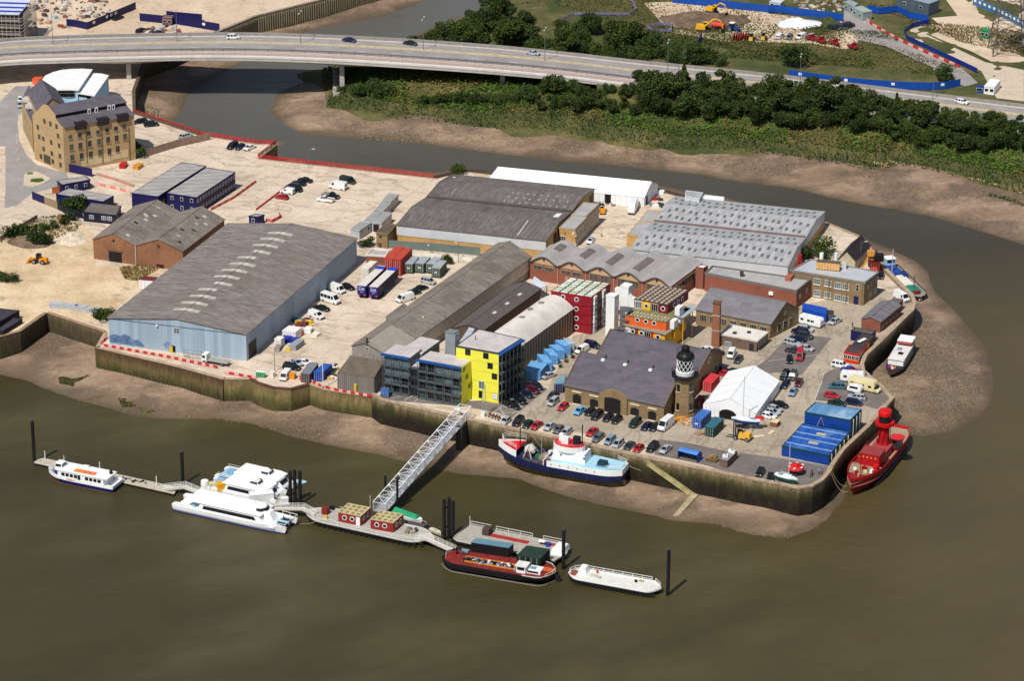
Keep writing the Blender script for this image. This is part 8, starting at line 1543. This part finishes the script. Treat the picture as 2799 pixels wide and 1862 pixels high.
for i,(t_,x,y,z,s_,lab)in enumerate([('a2',950,880,-2,1.25,'rounded bush growing beside the bridge pier base'),('a2',1090,880,-2,1.2,'dark bush second from the bridge pier base'),('a2',1180,900,-2,1.0,'low bush at the end of the pier base clump'),('a2',790,820,-2,.7,'small bush on top of the bridge pier base'),('a4',230,610,1.3,1.7,'round dark bush alone on the grass behind the hoarding'),('a4',1600,730,1.3,1.2,'dark bush at the bend of the long hoarding'),('b1',660,590,0,1.35,'dense dark bush hiding the low navy cabin'),('b1',740,590,0,.9,'smaller bush beside the one hiding the navy cabin'),('b1',330,905,0,1.0,'dark bush on the brownfield heap'),('b1',420,910,0,.9,'dark bush next to the brownfield heap'),('b1',620,690,0,.8,'bush by the brick pillar'),('c1',985,265,-1,1.3,'dark bush at the corner of the pale blue warehouse'),('c1',930,290,-2,1.0,'dark bush in the wall corner by the warehouse'),('b2',1850,255,0,1.0,'bush at the creek end of the dark roofed warehouse'),('b4',520,1020,0,1.25,'green bush behind the roof box of the brick office'),('b4',380,1030,0,1.0,'green bush at the metal warehouse corner'),('a1',1270,1440,0,1.3,'grey green shrub at the corner of the mill'),('b1',20,1240,0,.7,'small bush at the brownfield path'),('b1',110,1250,0,.7,'small bush beside the brownfield path'),('b2',1000,920,0,.9,'weedy bush behind the brick enclosure'),('b2',1120,1040,0,.6,'young tree before the brick enclosure'),('b2',1760,1085,0,.7,'bush behind the green trailers')]):
 p=P(t_,x,y,z);p.z=z if z>-1 else(gz(p)if t_=='a2' else-1.5);grow(BUSH[i%4],p,lab,None,s_)
for k in range(14):p=P('b2',1330+k*54,862+k*5.6+rr.uniform(-4,4),0);grow(SMALL,p,'small shrub in the row below the buff brick wall','shrubs below the buff wall',rr.uniform(.8,1.6))
for k in range(9):p=P('b1',60+k*65+rr.uniform(-20,20),840-k*14+rr.uniform(-20,20),0);grow(SMALL,p,'straggly weed clump along the brownfield wall','weeds on the brownfield',rr.uniform(1.0,2.0))
for x,y,lab in((552,605,'top potted plant by the pale blue containers'),(500,645,'middle potted plant by the pale blue containers'),(440,690,'lowest potted plant by the pale blue containers')):p=P('c3',x,y,0);t=grow(SMALL,p,lab,'potted plants',.6);m=MB();m.lathe((0,0,-.1),[(.45,0),(.6,.8)],10);m.build('pot',M('5a3426',.7),t,local=True)
for q in TREES+BUSH+[CONE,SMALL]:wipe(q)
# low growth nobody could count
def scatter(name,n,region,hf,s_,mat,lift=.2,up=.3,filt=None):
 xs=[p[0]for p in region];ys=[p[1]for p in region];W_=[at(p,-2.0)for p in region];x0,x1=min(p.x for p in W_),max(p.x for p in W_);y0,y1=min(p.y for p in W_),max(p.y for p in W_)
 X=RS.uniform(x0,x1,n*3);Y=RS.uniform(y0,y1,n*3);k=sdist(W_,X,Y)<0
 if filt is not None:k&=filt(X,Y)
 X,Y=X[k][:n],Y[k][:n];Z_=hf(X,Y)+lift*RS.rand(len(X));o=bpy.data.objects.new(name,quads(name,np.stack([X,Y,Z_],1),RS.uniform(.6,1.3,len(X))*s_,mat,up));COL.objects.link(o);return tag(o,kind='stuff')
dv=lambda X,Y:-sdist(VEG,X,Y)
RB_=[(880,160),(3000,430),(3000,640),(2600,520),(1700,420),(880,320)];wv=lambda X,Y,s:fbm(X,Y,.09,s,3)
scatter('bramble',52000,RB_,veg_h,.3,BRAM,1.2,.4,lambda X,Y:(dv(X,Y)>5.5)&(dv(X,Y)<23)&(wv(X,Y,4)>-.2));scatter('reeds',40000,RB_,veg_h,.26,REED,1.3,.0,lambda X,Y:(dv(X,Y)>-1.5+1.5*wv(X,Y,6))&(dv(X,Y)<10));scatter('undergrowth',26000,RB_,veg_h,.34,DRY,.9,.3,lambda X,Y:(dv(X,Y)>6)&(dv(X,Y)<26)&(wv(X,Y,4)<0));scatter('undergrowth',30000,RB_,veg_h,.32,SCRUB,1.8,.3,lambda X,Y:(dv(X,Y)>16)&(dv(X,Y)<40)&(wv(X,Y,5)>-.5))
scatter('undergrowth',12000,[(1650,90),(2200,95),(2420,115),(2620,200),(2600,235),(2200,200),(1900,180)],veg_h,.26,REED,.5,.3,lambda X,Y:wv(X,Y,7)>-.1);scatter('dry_grass',12000,[(1420,5),(1900,5),(2300,100),(2660,230),(2200,200),(1700,100)],veg_h,.26,DRY,.5,.2);scatter('dry_grass',5000,[(2370,35),(2500,50),(2470,80),(2790,110),(2799,180),(2620,140),(2500,90)],veg_h,.3,DRY,.6,.2)
scatter('weeds',1500,[px('b1',*q)for q in((0,820),(340,720),(700,690),(760,750),(640,960),(480,930),(200,900),(0,950))],lambda X,Y:X*0,.28,DRY,.6,.2);scatter('weeds',1300,[px('b1',*q)for q in((1100,1180),(1560,1120),(1420,1220),(1270,1300),(1150,1290))],lambda X,Y:X*0,.22,DRY,.4,.2)
for reg,n in(([(520,600),(640,590),(870,650),(880,740),(760,740),(540,690)],2600),([(830,750),(980,790),(960,830),(860,800)],700),([(1080,830),(1180,840),(1250,900),(1120,900)],900),([(1250,900),(1420,940),(1300,960)],300)):scatter('seaweed',n,[px('c1',*q)for q in reg],mud_h,.2,WEED,.1,1.5,lambda X,Y:fbm(X,Y,.35,17,3)>.05)
scatter('reeds',9000,[(2150,425),(2800,530),(2800,600),(2600,520),(2300,470)],lambda X,Y:np.maximum(mud_h(X,Y),veg_h(X,Y)),.26,REED,.9,.0,lambda X,Y:(dv(X,Y)>-9)&(dv(X,Y)<1)&(fbm(X,Y,.25,12,2)>.12));scatter('dry_grass',5000,[(2380,430),(2480,430),(2810,510),(2810,545),(2600,490)],veg_h,.24,M('b09c70',.9,.2),.9,.0,lambda X,Y:(dv(X,Y)>-1)&(dv(X,Y)<2.2))
SHORE=lambda lo,hi:(lambda X,Y:(sdist(WATER,X,Y)>lo)&(sdist(WATER,X,Y)<hi))
scatter('shore_stones',22000,[(200,1040),(620,1100),(1020,1140),(1260,1210),(1700,1320),(2000,1380),(2200,1420),(2300,1340),(2300,1500),(1900,1440),(1300,1310),(700,1180),(300,1130)],mud_h,.11,STONES,.1,1.0,SHORE(.2,16));scatter('shore_stones',14000,[(2380,1040),(2470,880),(2560,830),(2690,960),(2690,1080),(2500,1180),(2440,1100)],mud_h,.11,STONES,.1,1.0,SHORE(1.0,40));scatter('shore_stones',9000,[(860,270),(960,290),(1150,320),(1420,345),(1800,395),(2110,415),(2110,435),(1500,375),(1130,350),(1060,385),(1000,380),(1000,340),(880,300)],mud_h,.17,STONES,.12,.9);scatter('shore_stones',700,[(385,260),(440,265),(430,320),(395,315)],mud_h,.3,STONES,.2,.6)
# --- fences, hoardings, barriers
def hoarding(label,pts,h,mat,z=0.0,panels=2.4,name='hoarding',cat='fence',post=True,signs=()):
 q=dense([V((p.x,p.y,z))for p in pts],panels);t=thing(name,label,cat,q[0])
 for a,b in zip(q,q[1:]):
  if(b-a).length<.2:continue
  d=(b-a).normalized();m=MB();m.box((a+b)/2+V((0,0,h/2)),((b-a).length-.03,.08,h),math.atan2(d.y,d.x));m.build('panel',mat,t)
 for i in signs:
  if i<len(q)-1:a,b=q[i],q[i+1];d=(b-a).normalized();m=MB();m.box((a+b)/2+V((d.y,-d.x,0))*.1+V((0,0,h*.62)),(1.1,.1,.8),math.atan2(d.y,d.x));m.build('sign',WHITE,t)
 return t
HB=M('14489c',.5,.06);HN=M('18184e',.5,.08);zs=1.45
hoarding('long bright blue hoarding with white notices along the road',PL('a4',190,705,600,765,900,795,1180,815,1480,825,1640,815,1765,790,z=zs),2.5,HB,zs,signs=(1,7,13,19,25,31,36));hoarding('bright blue hoarding behind the excavators and crane',PL('a3',1470,20,1960,70,2355,112,z=zs)+PL('a4',60,108,690,192,z=zs),2.6,HB,zs);hoarding('bright blue hoarding by the far site office',PL('a4',910,100,1020,125,1180,110,1300,165,1470,200,z=zs),2.4,HB,zs);hoarding('low navy hoarding curving along the site road',PL('a4',1480,215,1330,245,1250,300,1275,360,1500,470,1700,560,1920,665,z=zs),1.5,M('1c2c7a',.5),zs);hoarding('leaning blue fence crossing the grass bank',PL('a3',1745,345,1690,450,1600,580,z=zs),2.0,HB,zs);hoarding('pale posted blue wall in the far corner of the site',PL('a4',1880,40,2100,130,2352,260,2500,330,z=zs),2.8,M('3f6c94',.6),zs,signs=range(0,40,1))
hoarding('navy hoarding with white notices beside the far site entrance',PL('a1',612,238,690,245,805,270,1005,185,1250,82),2.6,HN,0,signs=(4,7,8,9,14));hoarding('navy hoarding round the far yard by the creek wall',PL('a1',1285,190,1480,210,1620,220,2020,288),2.8,HN,0,signs=(3,9,12,16));hoarding('navy hoarding at the back of the far creek yard',PL('a1',1530,165,1860,195),2.6,HN,0);hoarding('navy fence below the mill wall',PL('b1',635,235,850,280),2.6,HN,0);hoarding('navy gate fence by the street bend',PL('b1',297,485,410,530),2.4,HN,0);hoarding('tan boarded fence between gate and cabins',PL('b1',410,532,530,580),2.4,M('8c785c',.8),0);hoarding('orange boarded fence beside the small navy cabin',PL('b1',480,440,572,415),2.0,M('c8763c',.7),0);hoarding('dark navy fence along the back lane',PL('b1',530,580,650,640,765,665),2.2,M('1a1a2e',.6),0)
hoarding('rusty brown panel fence across the concrete yard',PL('a1',1345,1440,1640,1350,1935,1285),2.4,M('8c7466',.8,.2),0);hoarding('green grey palisade fence behind the green trailers',PL('b2',1215,935,1640,965,2060,1005),2.4,M('66736e',.6,.1),0,2.4);hoarding('low white wall below the palisade fence',PL('b2',1435,1005,1985,1055),1.2,M('d6d2c8',.8),0);hoarding('grey wall along the brownfield slope',PL('b1',345,665,170,770,0,870),1.3,M('8a8076',.9,.15),0);hoarding('pale wall capping the back lane',PL('b1',350,680,560,700,960,745),.9,M('b0a596',.9,.15),0)
def barrier(label,pts,z=0.0,h=.8,st=1.1,a=None,b=None):
 q=dense([V((p.x,p.y,z))for p in pts],st);t=thing('traffic_barrier',label,'barrier',q[0])
 for i,(u,v)in enumerate(zip(q,q[1:])):
  if i>95:break
  d=v-u;m=MB();m.box((u+v)/2+V((0,0,h/2)),(d.length*.94,.32,h*.8),math.atan2(d.y,d.x),0,(1,.5));m.build('block',(a or M('b8262a',.6))if i%2 else(b or M('d0a098',.6)),t)
barrier('red and white barrier line along the site road',PL('a4',905,185,960,235,1240,390,1520,520,1760,620,z=zs),zs,1.0,2.6);barrier('red and white barriers below the pale blue warehouse',PL('c1',990,425,935,470,960,498,1500,595,2000,700),.1,.8);barrier('red and white barriers on the square wall block',PL('c1',2060,748,2200,770,2355,800),.1,.8);barrier('red and white barriers from the flagpole to the brown shed',PL('c2',500,820,600,875,760,915,1060,968),.1,.8)
PK=M('d07c70',.7,.15);barrier('faded red barriers beside the site offices',PL('b1',875,350,1020,385,1200,430),0,.9,1.6,PK,M('d9a89c',.7));barrier('faded red barriers along the edge of the site offices',PL('b1',1940,590,2150,480,2355,330),0,.9,1.6,PK,M('c4584c',.7));barrier('faded red barriers on the weedy strip below the mill',PL('b1',890,265,1050,310,1230,375),0,.9,1.6,PK,M('9a8a70',.8));barrier('red fence line beside the parked yard row',PL('b2',0,590,165,465,300,360),0,.7,1.6,M('c05a50',.7),M('c8463c',.7));barrier('red barriers round the tiny navy cabin',PL('b2',90,690,150,700,225,660,215,630),0,1.0,1.2,RED,M('c05a50',.7))
for lab,pts in(('purple netting fence winding over the grass',PL('a3',460,185,570,140,870,140,1080,140,1140,100,1120,40,1080,0,z=zs)),('purple netting fence in a closed loop',PL('a3',1240,262,1330,235,1470,240,1465,295,1300,300,1240,262,z=zs))):railing(pts,lab,M('8078a8',.7),1.1,3,4,.07,z=zs,cat='fence')
p=at(px('b2',484,190),.3);street_lamp(p,5.6,'dark lamp post standing on the red creek railing',1,0);street_lamp(P('b4',845,1085),6.4,'pale lamp post beside the dark roofed cottage',1,.4);street_lamp(P('b2',1860,1060),5.0,'slim lamp post behind the green trailers',1,2);street_lamp(P('c2',172,725),5.2,'thin lamp post on the river yard',1,1);street_lamp(P('b2',1605,1010),2.6,'short lamp above the white wall',1,2)
# --- far building sites
sheet('site_ground',PL('a3',1210,20,1480,10,2355,110,z=zs)+PL('a4',0,120,690,195,900,185,1080,285,830,365,800,450,640,440,400,395,0,385,z=zs)+PL('a3',2100,395,1900,370,1700,330,1480,300,1370,200,z=zs),zs-.05,SITE);sheet('site_road',PL('a4',700,60,800,110,1240,385,1780,620,1930,760,1780,800,1700,700,1080,420,830,365,690,200,z=zs),zs-.02,ROADTAR);sheet('site_road',PL('a4',1480,215,1310,265,1290,320,1500,440,1960,650,2100,900,2352,930,2352,640,2000,570,1450,310,1560,220,z=zs),zs-.03,PAVE);sheet('site_ground',PL('a4',1500,160,1740,140,1640,0,1600,-100,2500,-100,2500,640,2352,600,2050,560,1850,460,1640,380,1450,300,1570,215,z=zs),zs-.06,SITE)
HEAP=blotch('dark_earth',[(.3,'4a3c32'),(.5,'6a5848'),(.7,'8a7660')],.2,.95,1.0)
def heap(label,t_,x,y,rx,ry,h,mat,z=zs,name='earth_heap',seed=1):
 c=P(t_,x,y,z);m=MB();n=20;rows=[]
 for k in range(9):
  f=k/8;rows.append([(c.x+rx*(1-f)*math.cos(a)*(1+.15*math.sin(3*a+seed)),c.y+ry*(1-f)*math.sin(a),z-.3+h*(1-(1-f)**1.7)*(1+.25*math.sin(2*a+seed*f*3)))for a in[2*math.pi*i/n for i in range(n)]])
 m.grid(rows,0,True);return one(m,name,mat,label,'heap',loc=(c.x,c.y,z-.3),smooth=True)
heap('wide dark earth heap below the crawler crane','a3',1740,195,16,10,3.2,HEAP);heap('heap under white plastic sheeting beside the hoarding','a4',290,215,9,6,1.8,M('d8dbe0',.5,.15,1.0),name='covered_heap',seed=2);heap('grassy mound at the end of the plastic covered heap','a4',560,210,4.5,6,2.0,BANK,name='grass_mound',seed=3);heap('pale rubble heap on the brownfield','b1',660,850,5.5,7,1.3,M('cdbda4',.9,.25,1.2),0,'rubble_heap',4);heap('brown spoil heap with weeds on the brownfield','b1',300,880,7,6,1.8,HEAP,0,seed=5)
def debris(n,t_,x0,x1,y0,y1,z,cols,seed):
 q=random.Random(seed);m=MB()
 for k in range(n):p=P(t_,q.uniform(x0,x1),q.uniform(y0,y1),z);s_=q.uniform(.4,1.9);m.box(p+V((0,0,s_*.2)),(s_,s_*q.uniform(.2,.9),s_*q.uniform(.2,.7)),q.uniform(0,3),q.randrange(len(cols)))
 tag(m.build('debris',cols),kind='stuff')
DC=[M('8a4c3c',.8),M('b08a6c',.8),M('c9c4bc',.8),M('a39a90',.8),M('7a6a60',.8),M('4a3c3c',.8),M('9fb0bc',.7)]
debris(90,'a1',260,650,0,260,0,DC,1);debris(70,'a1',700,1010,0,180,0,DC,2);debris(40,'a1',1280,1680,240,320,0,DC,3);debris(50,'a4',250,720,-20,110,zs,DC[:4],4);debris(40,'v2',830,1250,130,260,0,[M('6a3030',.8),DARKGREY,M('3a6aa0',.6),YELLOW],5);debris(26,'v2',1620,1800,1180,1480,0,[M('c9a45c',.7),STEEL,DARKGREY,WHITE],6);debris(30,'v3',10,260,580,740,0,[M('c9a888',.8),M('d0883c',.7),M('a89880',.8)],7);debris(22,'v3',560,700,1300,1400,0,[M('9a7c54',.9),M('6a5438',.9)],8);debris(60,'b3',860,1400,420,560,0,[STEEL,DARKGREY,RED,WHITE],9)
for i,(x,y)in enumerate([(2070,360),(2130,350)]):r=rig('harrow',f'red farm harrow {ORD[i]} beside the yellow loaders','implement','a3',x,y,20,-40,zs,'red farm implements');[bx(r,'frame',M('8c2c28',.6),(0,-1.2+.8*k,.9),(4.5,.25,1.3))for k in range(4)]
for i,(x,y)in enumerate([(388,365),(475,388),(605,410),(775,445)]):r=rig('trailer_frame',['red implement beside the silver estate','red implement with folded arms on the grass edge','dark red implement on the grass edge','farthest dark red implement on the track'][i],'implement','a4',x,y,40,14,zs,'red farm implements');bx(r,'frame',M('8c2226',.6),(0,0,.8),(4.0,1.6,.5));bx(r,'arm',M('8c2226',.6),(.6,0,1.5),(.4,2.2,1.4));wheels(r,[(-.8,-.9),(-.8,.9)],.45,.3)
c=C4(12,('a1',-420,110),('a1',175,128),('a1',285,0));t=bldg('scaffolded_block','unfinished grey block wrapped in scaffolding with blue striped roof sheets','building',c)
m=MB();shell(m,c,11.7,12);m.build('roof',M('c4cad8',.6),t)
for f in(.12,.4,.7):m=MB();m.prism([c[0].lerp(c[3],f),c[1].lerp(c[2],f),c[1].lerp(c[2],f+.1),c[0].lerp(c[3],f+.1)],12,12.1);m.build('roof_stripe',M('2a3a9c',.6),t)
for k in range(5):m=MB();shell(m,c,2.3*k,2.3*k+.5);m.build('floor_slab',M('8f8a86',.8),t)
m=MB();shell(m,c,.1,11.6,0,1.5);m.build('core',M('3c3838',.8),t);m=MB();o_=(c[1]-c[0]).normalized()*1.5
for z in np.arange(.5,12,1.15):m.path([Z(c[0],z)+V((0,-1,0)),Z(c[1],z)+V((1,-1,0)),Z(c[2],z)+o_],.09,0,4)
for f in np.linspace(0,1,16):p=c[0].lerp(c[1],f)+V((0,-1,0));m.tube(Z(p,0),Z(p,12.5),.09,0,4);p=c[1].lerp(c[2],f)+o_;m.tube(Z(p,0),Z(p,12.5),.09,0,4)
m.build('scaffold_frame',M('a49a90',.6),t)
for h,cc,wl,rf_,lab in[(5.5,(('a4',1180,-40),('a4',1480,35),('a4',1575,0)),M('4c5862',.6),M('8a96a0',.6),'dark grey clad site building cut by the picture top'),(4.2,(('a4',700,20),('a4',790,60),('a4',830,30)),M('7d8a88',.6),M('8f9a98',.6),'pale site gate office'),(4.4,(('a4',775,65),('a4',870,115),('a4',955,98)),M('8a9894',.6),M('9aa49c',.6),'pale grey site office with windows at the hoarding gap'),(3.8,(('a4',1922,790),('a4',1965,792),('a4',2000,785)),HB,HB,'bright blue gatehouse kiosk at the road junction'),(4.0,(('a4',1985,790),('a4',2080,800),('a4',2135,735)),WHITE,WHITE,'white roofed gatehouse shelter behind the blue kiosk'),(4.2,(('a4',1955,270),('a4',2030,285),('a4',2034,262)),M('1f7a48',.6),M('2a8a56',.6),'bright green box beneath the pylon'),(3.6,(('a4',10,10),('a4',110,30),('a4',150,0)),M('b0b4b4',.6),M('c4c8c8',.6),'pale cabin behind the blue hoarding'),(2.6,(('a1',1490,160),('a1',1580,165),('a1',1600,140)),M('6a4a44',.7),M('8a7670',.7),'brown cabin inside the far navy hoarding')]:
 zb=zs if cc[0][0]=='a4' else 0;c=C4(h,*cc);t=bldg('site_building',lab,'building',c);flat(t,c,h,wl,rf_,zb-.3,par=.08);row(window,t,c[0],c[1],2,zb+(h-zb)*.55,1.2,1.0,WHITE,GLASS,(1,1))
p=P('a4',2200,470,zs);t=thing('pylon','steel lattice power pylon rising out of the picture corner','pylon',p);m=MB();K4=[(-1,-1),(1,-1),(1,1),(-1,1)]
w_=lambda z:5.0*(1-z/46)+.6
for i in range(4):
 a,b=K4[i],K4[(i+1)%4];m.tube(p+V((a[0]*w_(0),a[1]*w_(0),0)),p+V((a[0]*w_(40),a[1]*w_(40),40)),.22,0,4)
 for k in range(10):z0,z1_=k*4.0,k*4.0+4;m.tube(p+V((a[0]*w_(z0),a[1]*w_(z0),z0)),p+V((b[0]*w_(z1_),b[1]*w_(z1_),z1_)),.11,0,4);m.tube(p+V((b[0]*w_(z0),b[1]*w_(z0),z0)),p+V((a[0]*w_(z1_),a[1]*w_(z1_),z1_)),.11,0,4);m.tube(p+V((a[0]*w_(z1_),a[1]*w_(z1_),z1_)),p+V((b[0]*w_(z1_),b[1]*w_(z1_),z1_)),.1,0,4)
m.build('lattice',M('5a544e',.6),t);m=MB();[m.tube(p+V((-7,0,z)),p+V((7,0,z)),.25,0,4)for z in(26,33)];m.build('cross_arm',M('5a544e',.6),t)
# --- small yard things
for i,(x,y)in enumerate([(530,1485),(660,1495),(750,1510),(850,1530)]):crate(f'stack of grey fence panels {ORD[i]} along the brownfield wall','b1',x,y,0,(3.4 if i else 4.2,1.6,1.2),M('a8acb0',.6,.15,2.0),-ANG-.12,'panel_stack')
crate('red skip beside the mill yard','a1',1135,1535,0,(3.2,1.7,1.1),RED,.2,'skip');crate('yellow dumper body beside the red skip','a1',1270,1545,0,(3.4,1.8,1.0),M('c98a2c',.6),0,'dumper');crate('orange red bin at the back of the mill school','a1',350,765,0,(3.0,2.4,1.8),M('d0583a',.6),0,'bin')
for x,y,d,mt,lab in[(680,600,(2.8,2.2,1.1),M('16288c',.5),'royal blue tarpaulined stack in the river yard'),(850,620,(2.0,1.8,.9),M('16288c',.5),'smaller royal blue stack in the river yard'),(690,525,(1.4,1.2,1.0),ORANGE,'orange crate between white boxes in the river yard'),(1010,465,(1.2,1.2,1.1),M('b8602c',.6),'rust orange crate near the white sacks'),(1180,390,(2.2,1.8,1.0),WHITE,'white sack pile at the yard centre'),(1350,470,(2.2,1.7,.5),M('e0d4c0',.7),'cream pallet load alone on the concrete'),(880,480,(2.2,1.6,1.2),M('b4b8b8',.6),'pale grey crate among the river yard boxes'),(740,800,(1.6,1.1,.6),M('d0b82c',.6),'yellow rimmed black dinghy shaped box in the yard'),(500,790,(3.2,1.4,.9),M('8a8078',.7),'brown machine bed near the warehouse door'),(830,1440,(1.6,1.3,1.3),ORANGE,'orange bin beside the white van on the bay'),(1035,1480,(1.0,.8,1.2),M('c8401c',.6),'orange red pump by the flagpole'),(370,1400,(1.4,1.1,1.2),M('dccfc4',.6),'small cream hut with red trim on the bay')]:crate(lab,'v2',x,y,0,d,mt,rr.uniform(-.2,.2))
crate('slatted wooden pallet on the quay','v3',410,895,0,(2.2,1.4,.25),TIMBER,-.6,'pallet');crate('pale board lying beside the forklift','v3',1465,945,0,(2.6,.9,.12),M('d8c4a4',.7),-.85,'board');crate('pale board lying near the wood crate','v3',1690,872,0,(2.0,.8,.12),M('d8c4a4',.7),-.2,'board');crate('crate full of pale timber offcuts','v3',1755,740,0,(2.2,1.8,1.2),M('7a5434',.8),-.1,'crate',M('d8c09a',.8,.3,2.0));crate('orange trestle stack at the lighthouse foot','v3',60,650,0,(2.8,1.0,.7),M('d08a2c',.6),-.8)
tr=MB();[tr.box(P('b1',x,y,0)+V((0,0,h/2)),(1.1,1.1,h))for x,y,h in((555,705,2.6),)];one(tr,'brick_pillar',BRICKO,'single old brick pillar on the back lane','pillar')
def island():q=PL('b1',215,355,225,255,330,232,400,260,470,300,400,345,300,375);m=MB();m.prism(q,0,.14);struct(m,'traffic_island',PAVE);sheet('planted_bed',PL('b1',275,330,290,300,390,295,410,320,350,335),.16,BRAM);sheet('planted_bed',PL('b1',245,262,260,243,310,245,300,260),.16,BRAM)
island()
# --- people
def person(label,t_,x,y,z,legs,top,walk=.25,rz=0.0,scale_=1.0):
 p=P(t_,x,y,z);o_=thing('person',label,'person',p,rz);w1=walk
 vs=[(0,0,.95),(0,0,1.2),(0,0,1.42),(0,0,1.52),(.02,0,1.66),(0,.2,1.4),(-w1*.4,.26,1.12),(w1*.3,.24,.88),(0,-.2,1.4),(w1*.4,-.26,1.12),(w1*.9,-.24,.9),(.02,.1,.9),(w1*.5,.1,.5),(w1*.6,.1,.06),(w1*.9,.1,.03),(.02,-.1,.9),(-w1*.4,-.1,.5),(-w1,-.1,.08),(-w1*.7,-.1,.03)]
 es=[(0,1),(1,2),(2,3),(3,4),(2,5),(5,6),(6,7),(2,8),(8,9),(9,10),(0,11),(11,12),(12,13),(13,14),(0,15),(15,16),(16,17),(17,18)];ra=[.15,.14,.16,.06,.1,.07,.05,.04,.07,.05,.04,.1,.07,.05,.04,.1,.07,.05,.04]
 me=bpy.data.meshes.new('body');me.from_pydata(vs,es,[]);b=bpy.data.objects.new('body',me);COL.objects.link(b);b.parent=o_;sk=b.modifiers.new('Skin','SKIN')
 for i,s_ in enumerate(me.skin_vertices[0].data):s_.radius=(ra[i],ra[i]);s_.use_root=i==0
 b.modifiers.new('Subsurf','SUBSURF').levels=1;k='person_'+legs+top
 if k not in MATS:T=NT('clothes',.8);z_=T.n('ShaderNodeSeparateXYZ');T.l(T.n('ShaderNodeTexCoord').outputs['Object'],z_.inputs[0]);mr=T.n('ShaderNodeMapRange');mr.inputs[2].default_value=1.8;T.l(z_.outputs[2],mr.inputs[0]);T.col(T.ramp(mr.outputs[0],[(0,'1c1a1a'),(.05,legs),(.53,top),(.81,'b98868')],'CONSTANT'));MATS[k]=T.mat
 me.materials.append(MATS[k]);m=MB();m.lathe((-.02,0,1.66),[(.11,0),(.12,.06),(.08,.13),(.02,.15)],10);m.build('hair',M('2c2018',.8),o_,local=True)
for a in[('person in a yellow high visibility jacket crossing the works yard','b3',820,832,0,'2a2e44','d8d428',.25,1.0),('person in white walking on the concrete by the brick office','c4',697,247,0,'d8c8b8','e0dcd6',.3,2.0),('person in dark clothes by the diner plants','c4',772,325,0,'22242c','3a2c2c',.15,0.5),('person in dark clothes beside the red domed kiosk','d4',725,690,.05,'2a2c3c','3c3c5a',.1,0),('person in a pale blue top on the quay corner','d4',798,665,.05,'3c4460','8a9cd0',.2,1.5),('person in red near the quay corner coping','d4',832,675,.05,'3a3038','a82c34',.1,2.5),('person standing at the end of the quay paving','d4',738,672,.05,'30303a','4a4450',.1,4)]:person(*a)
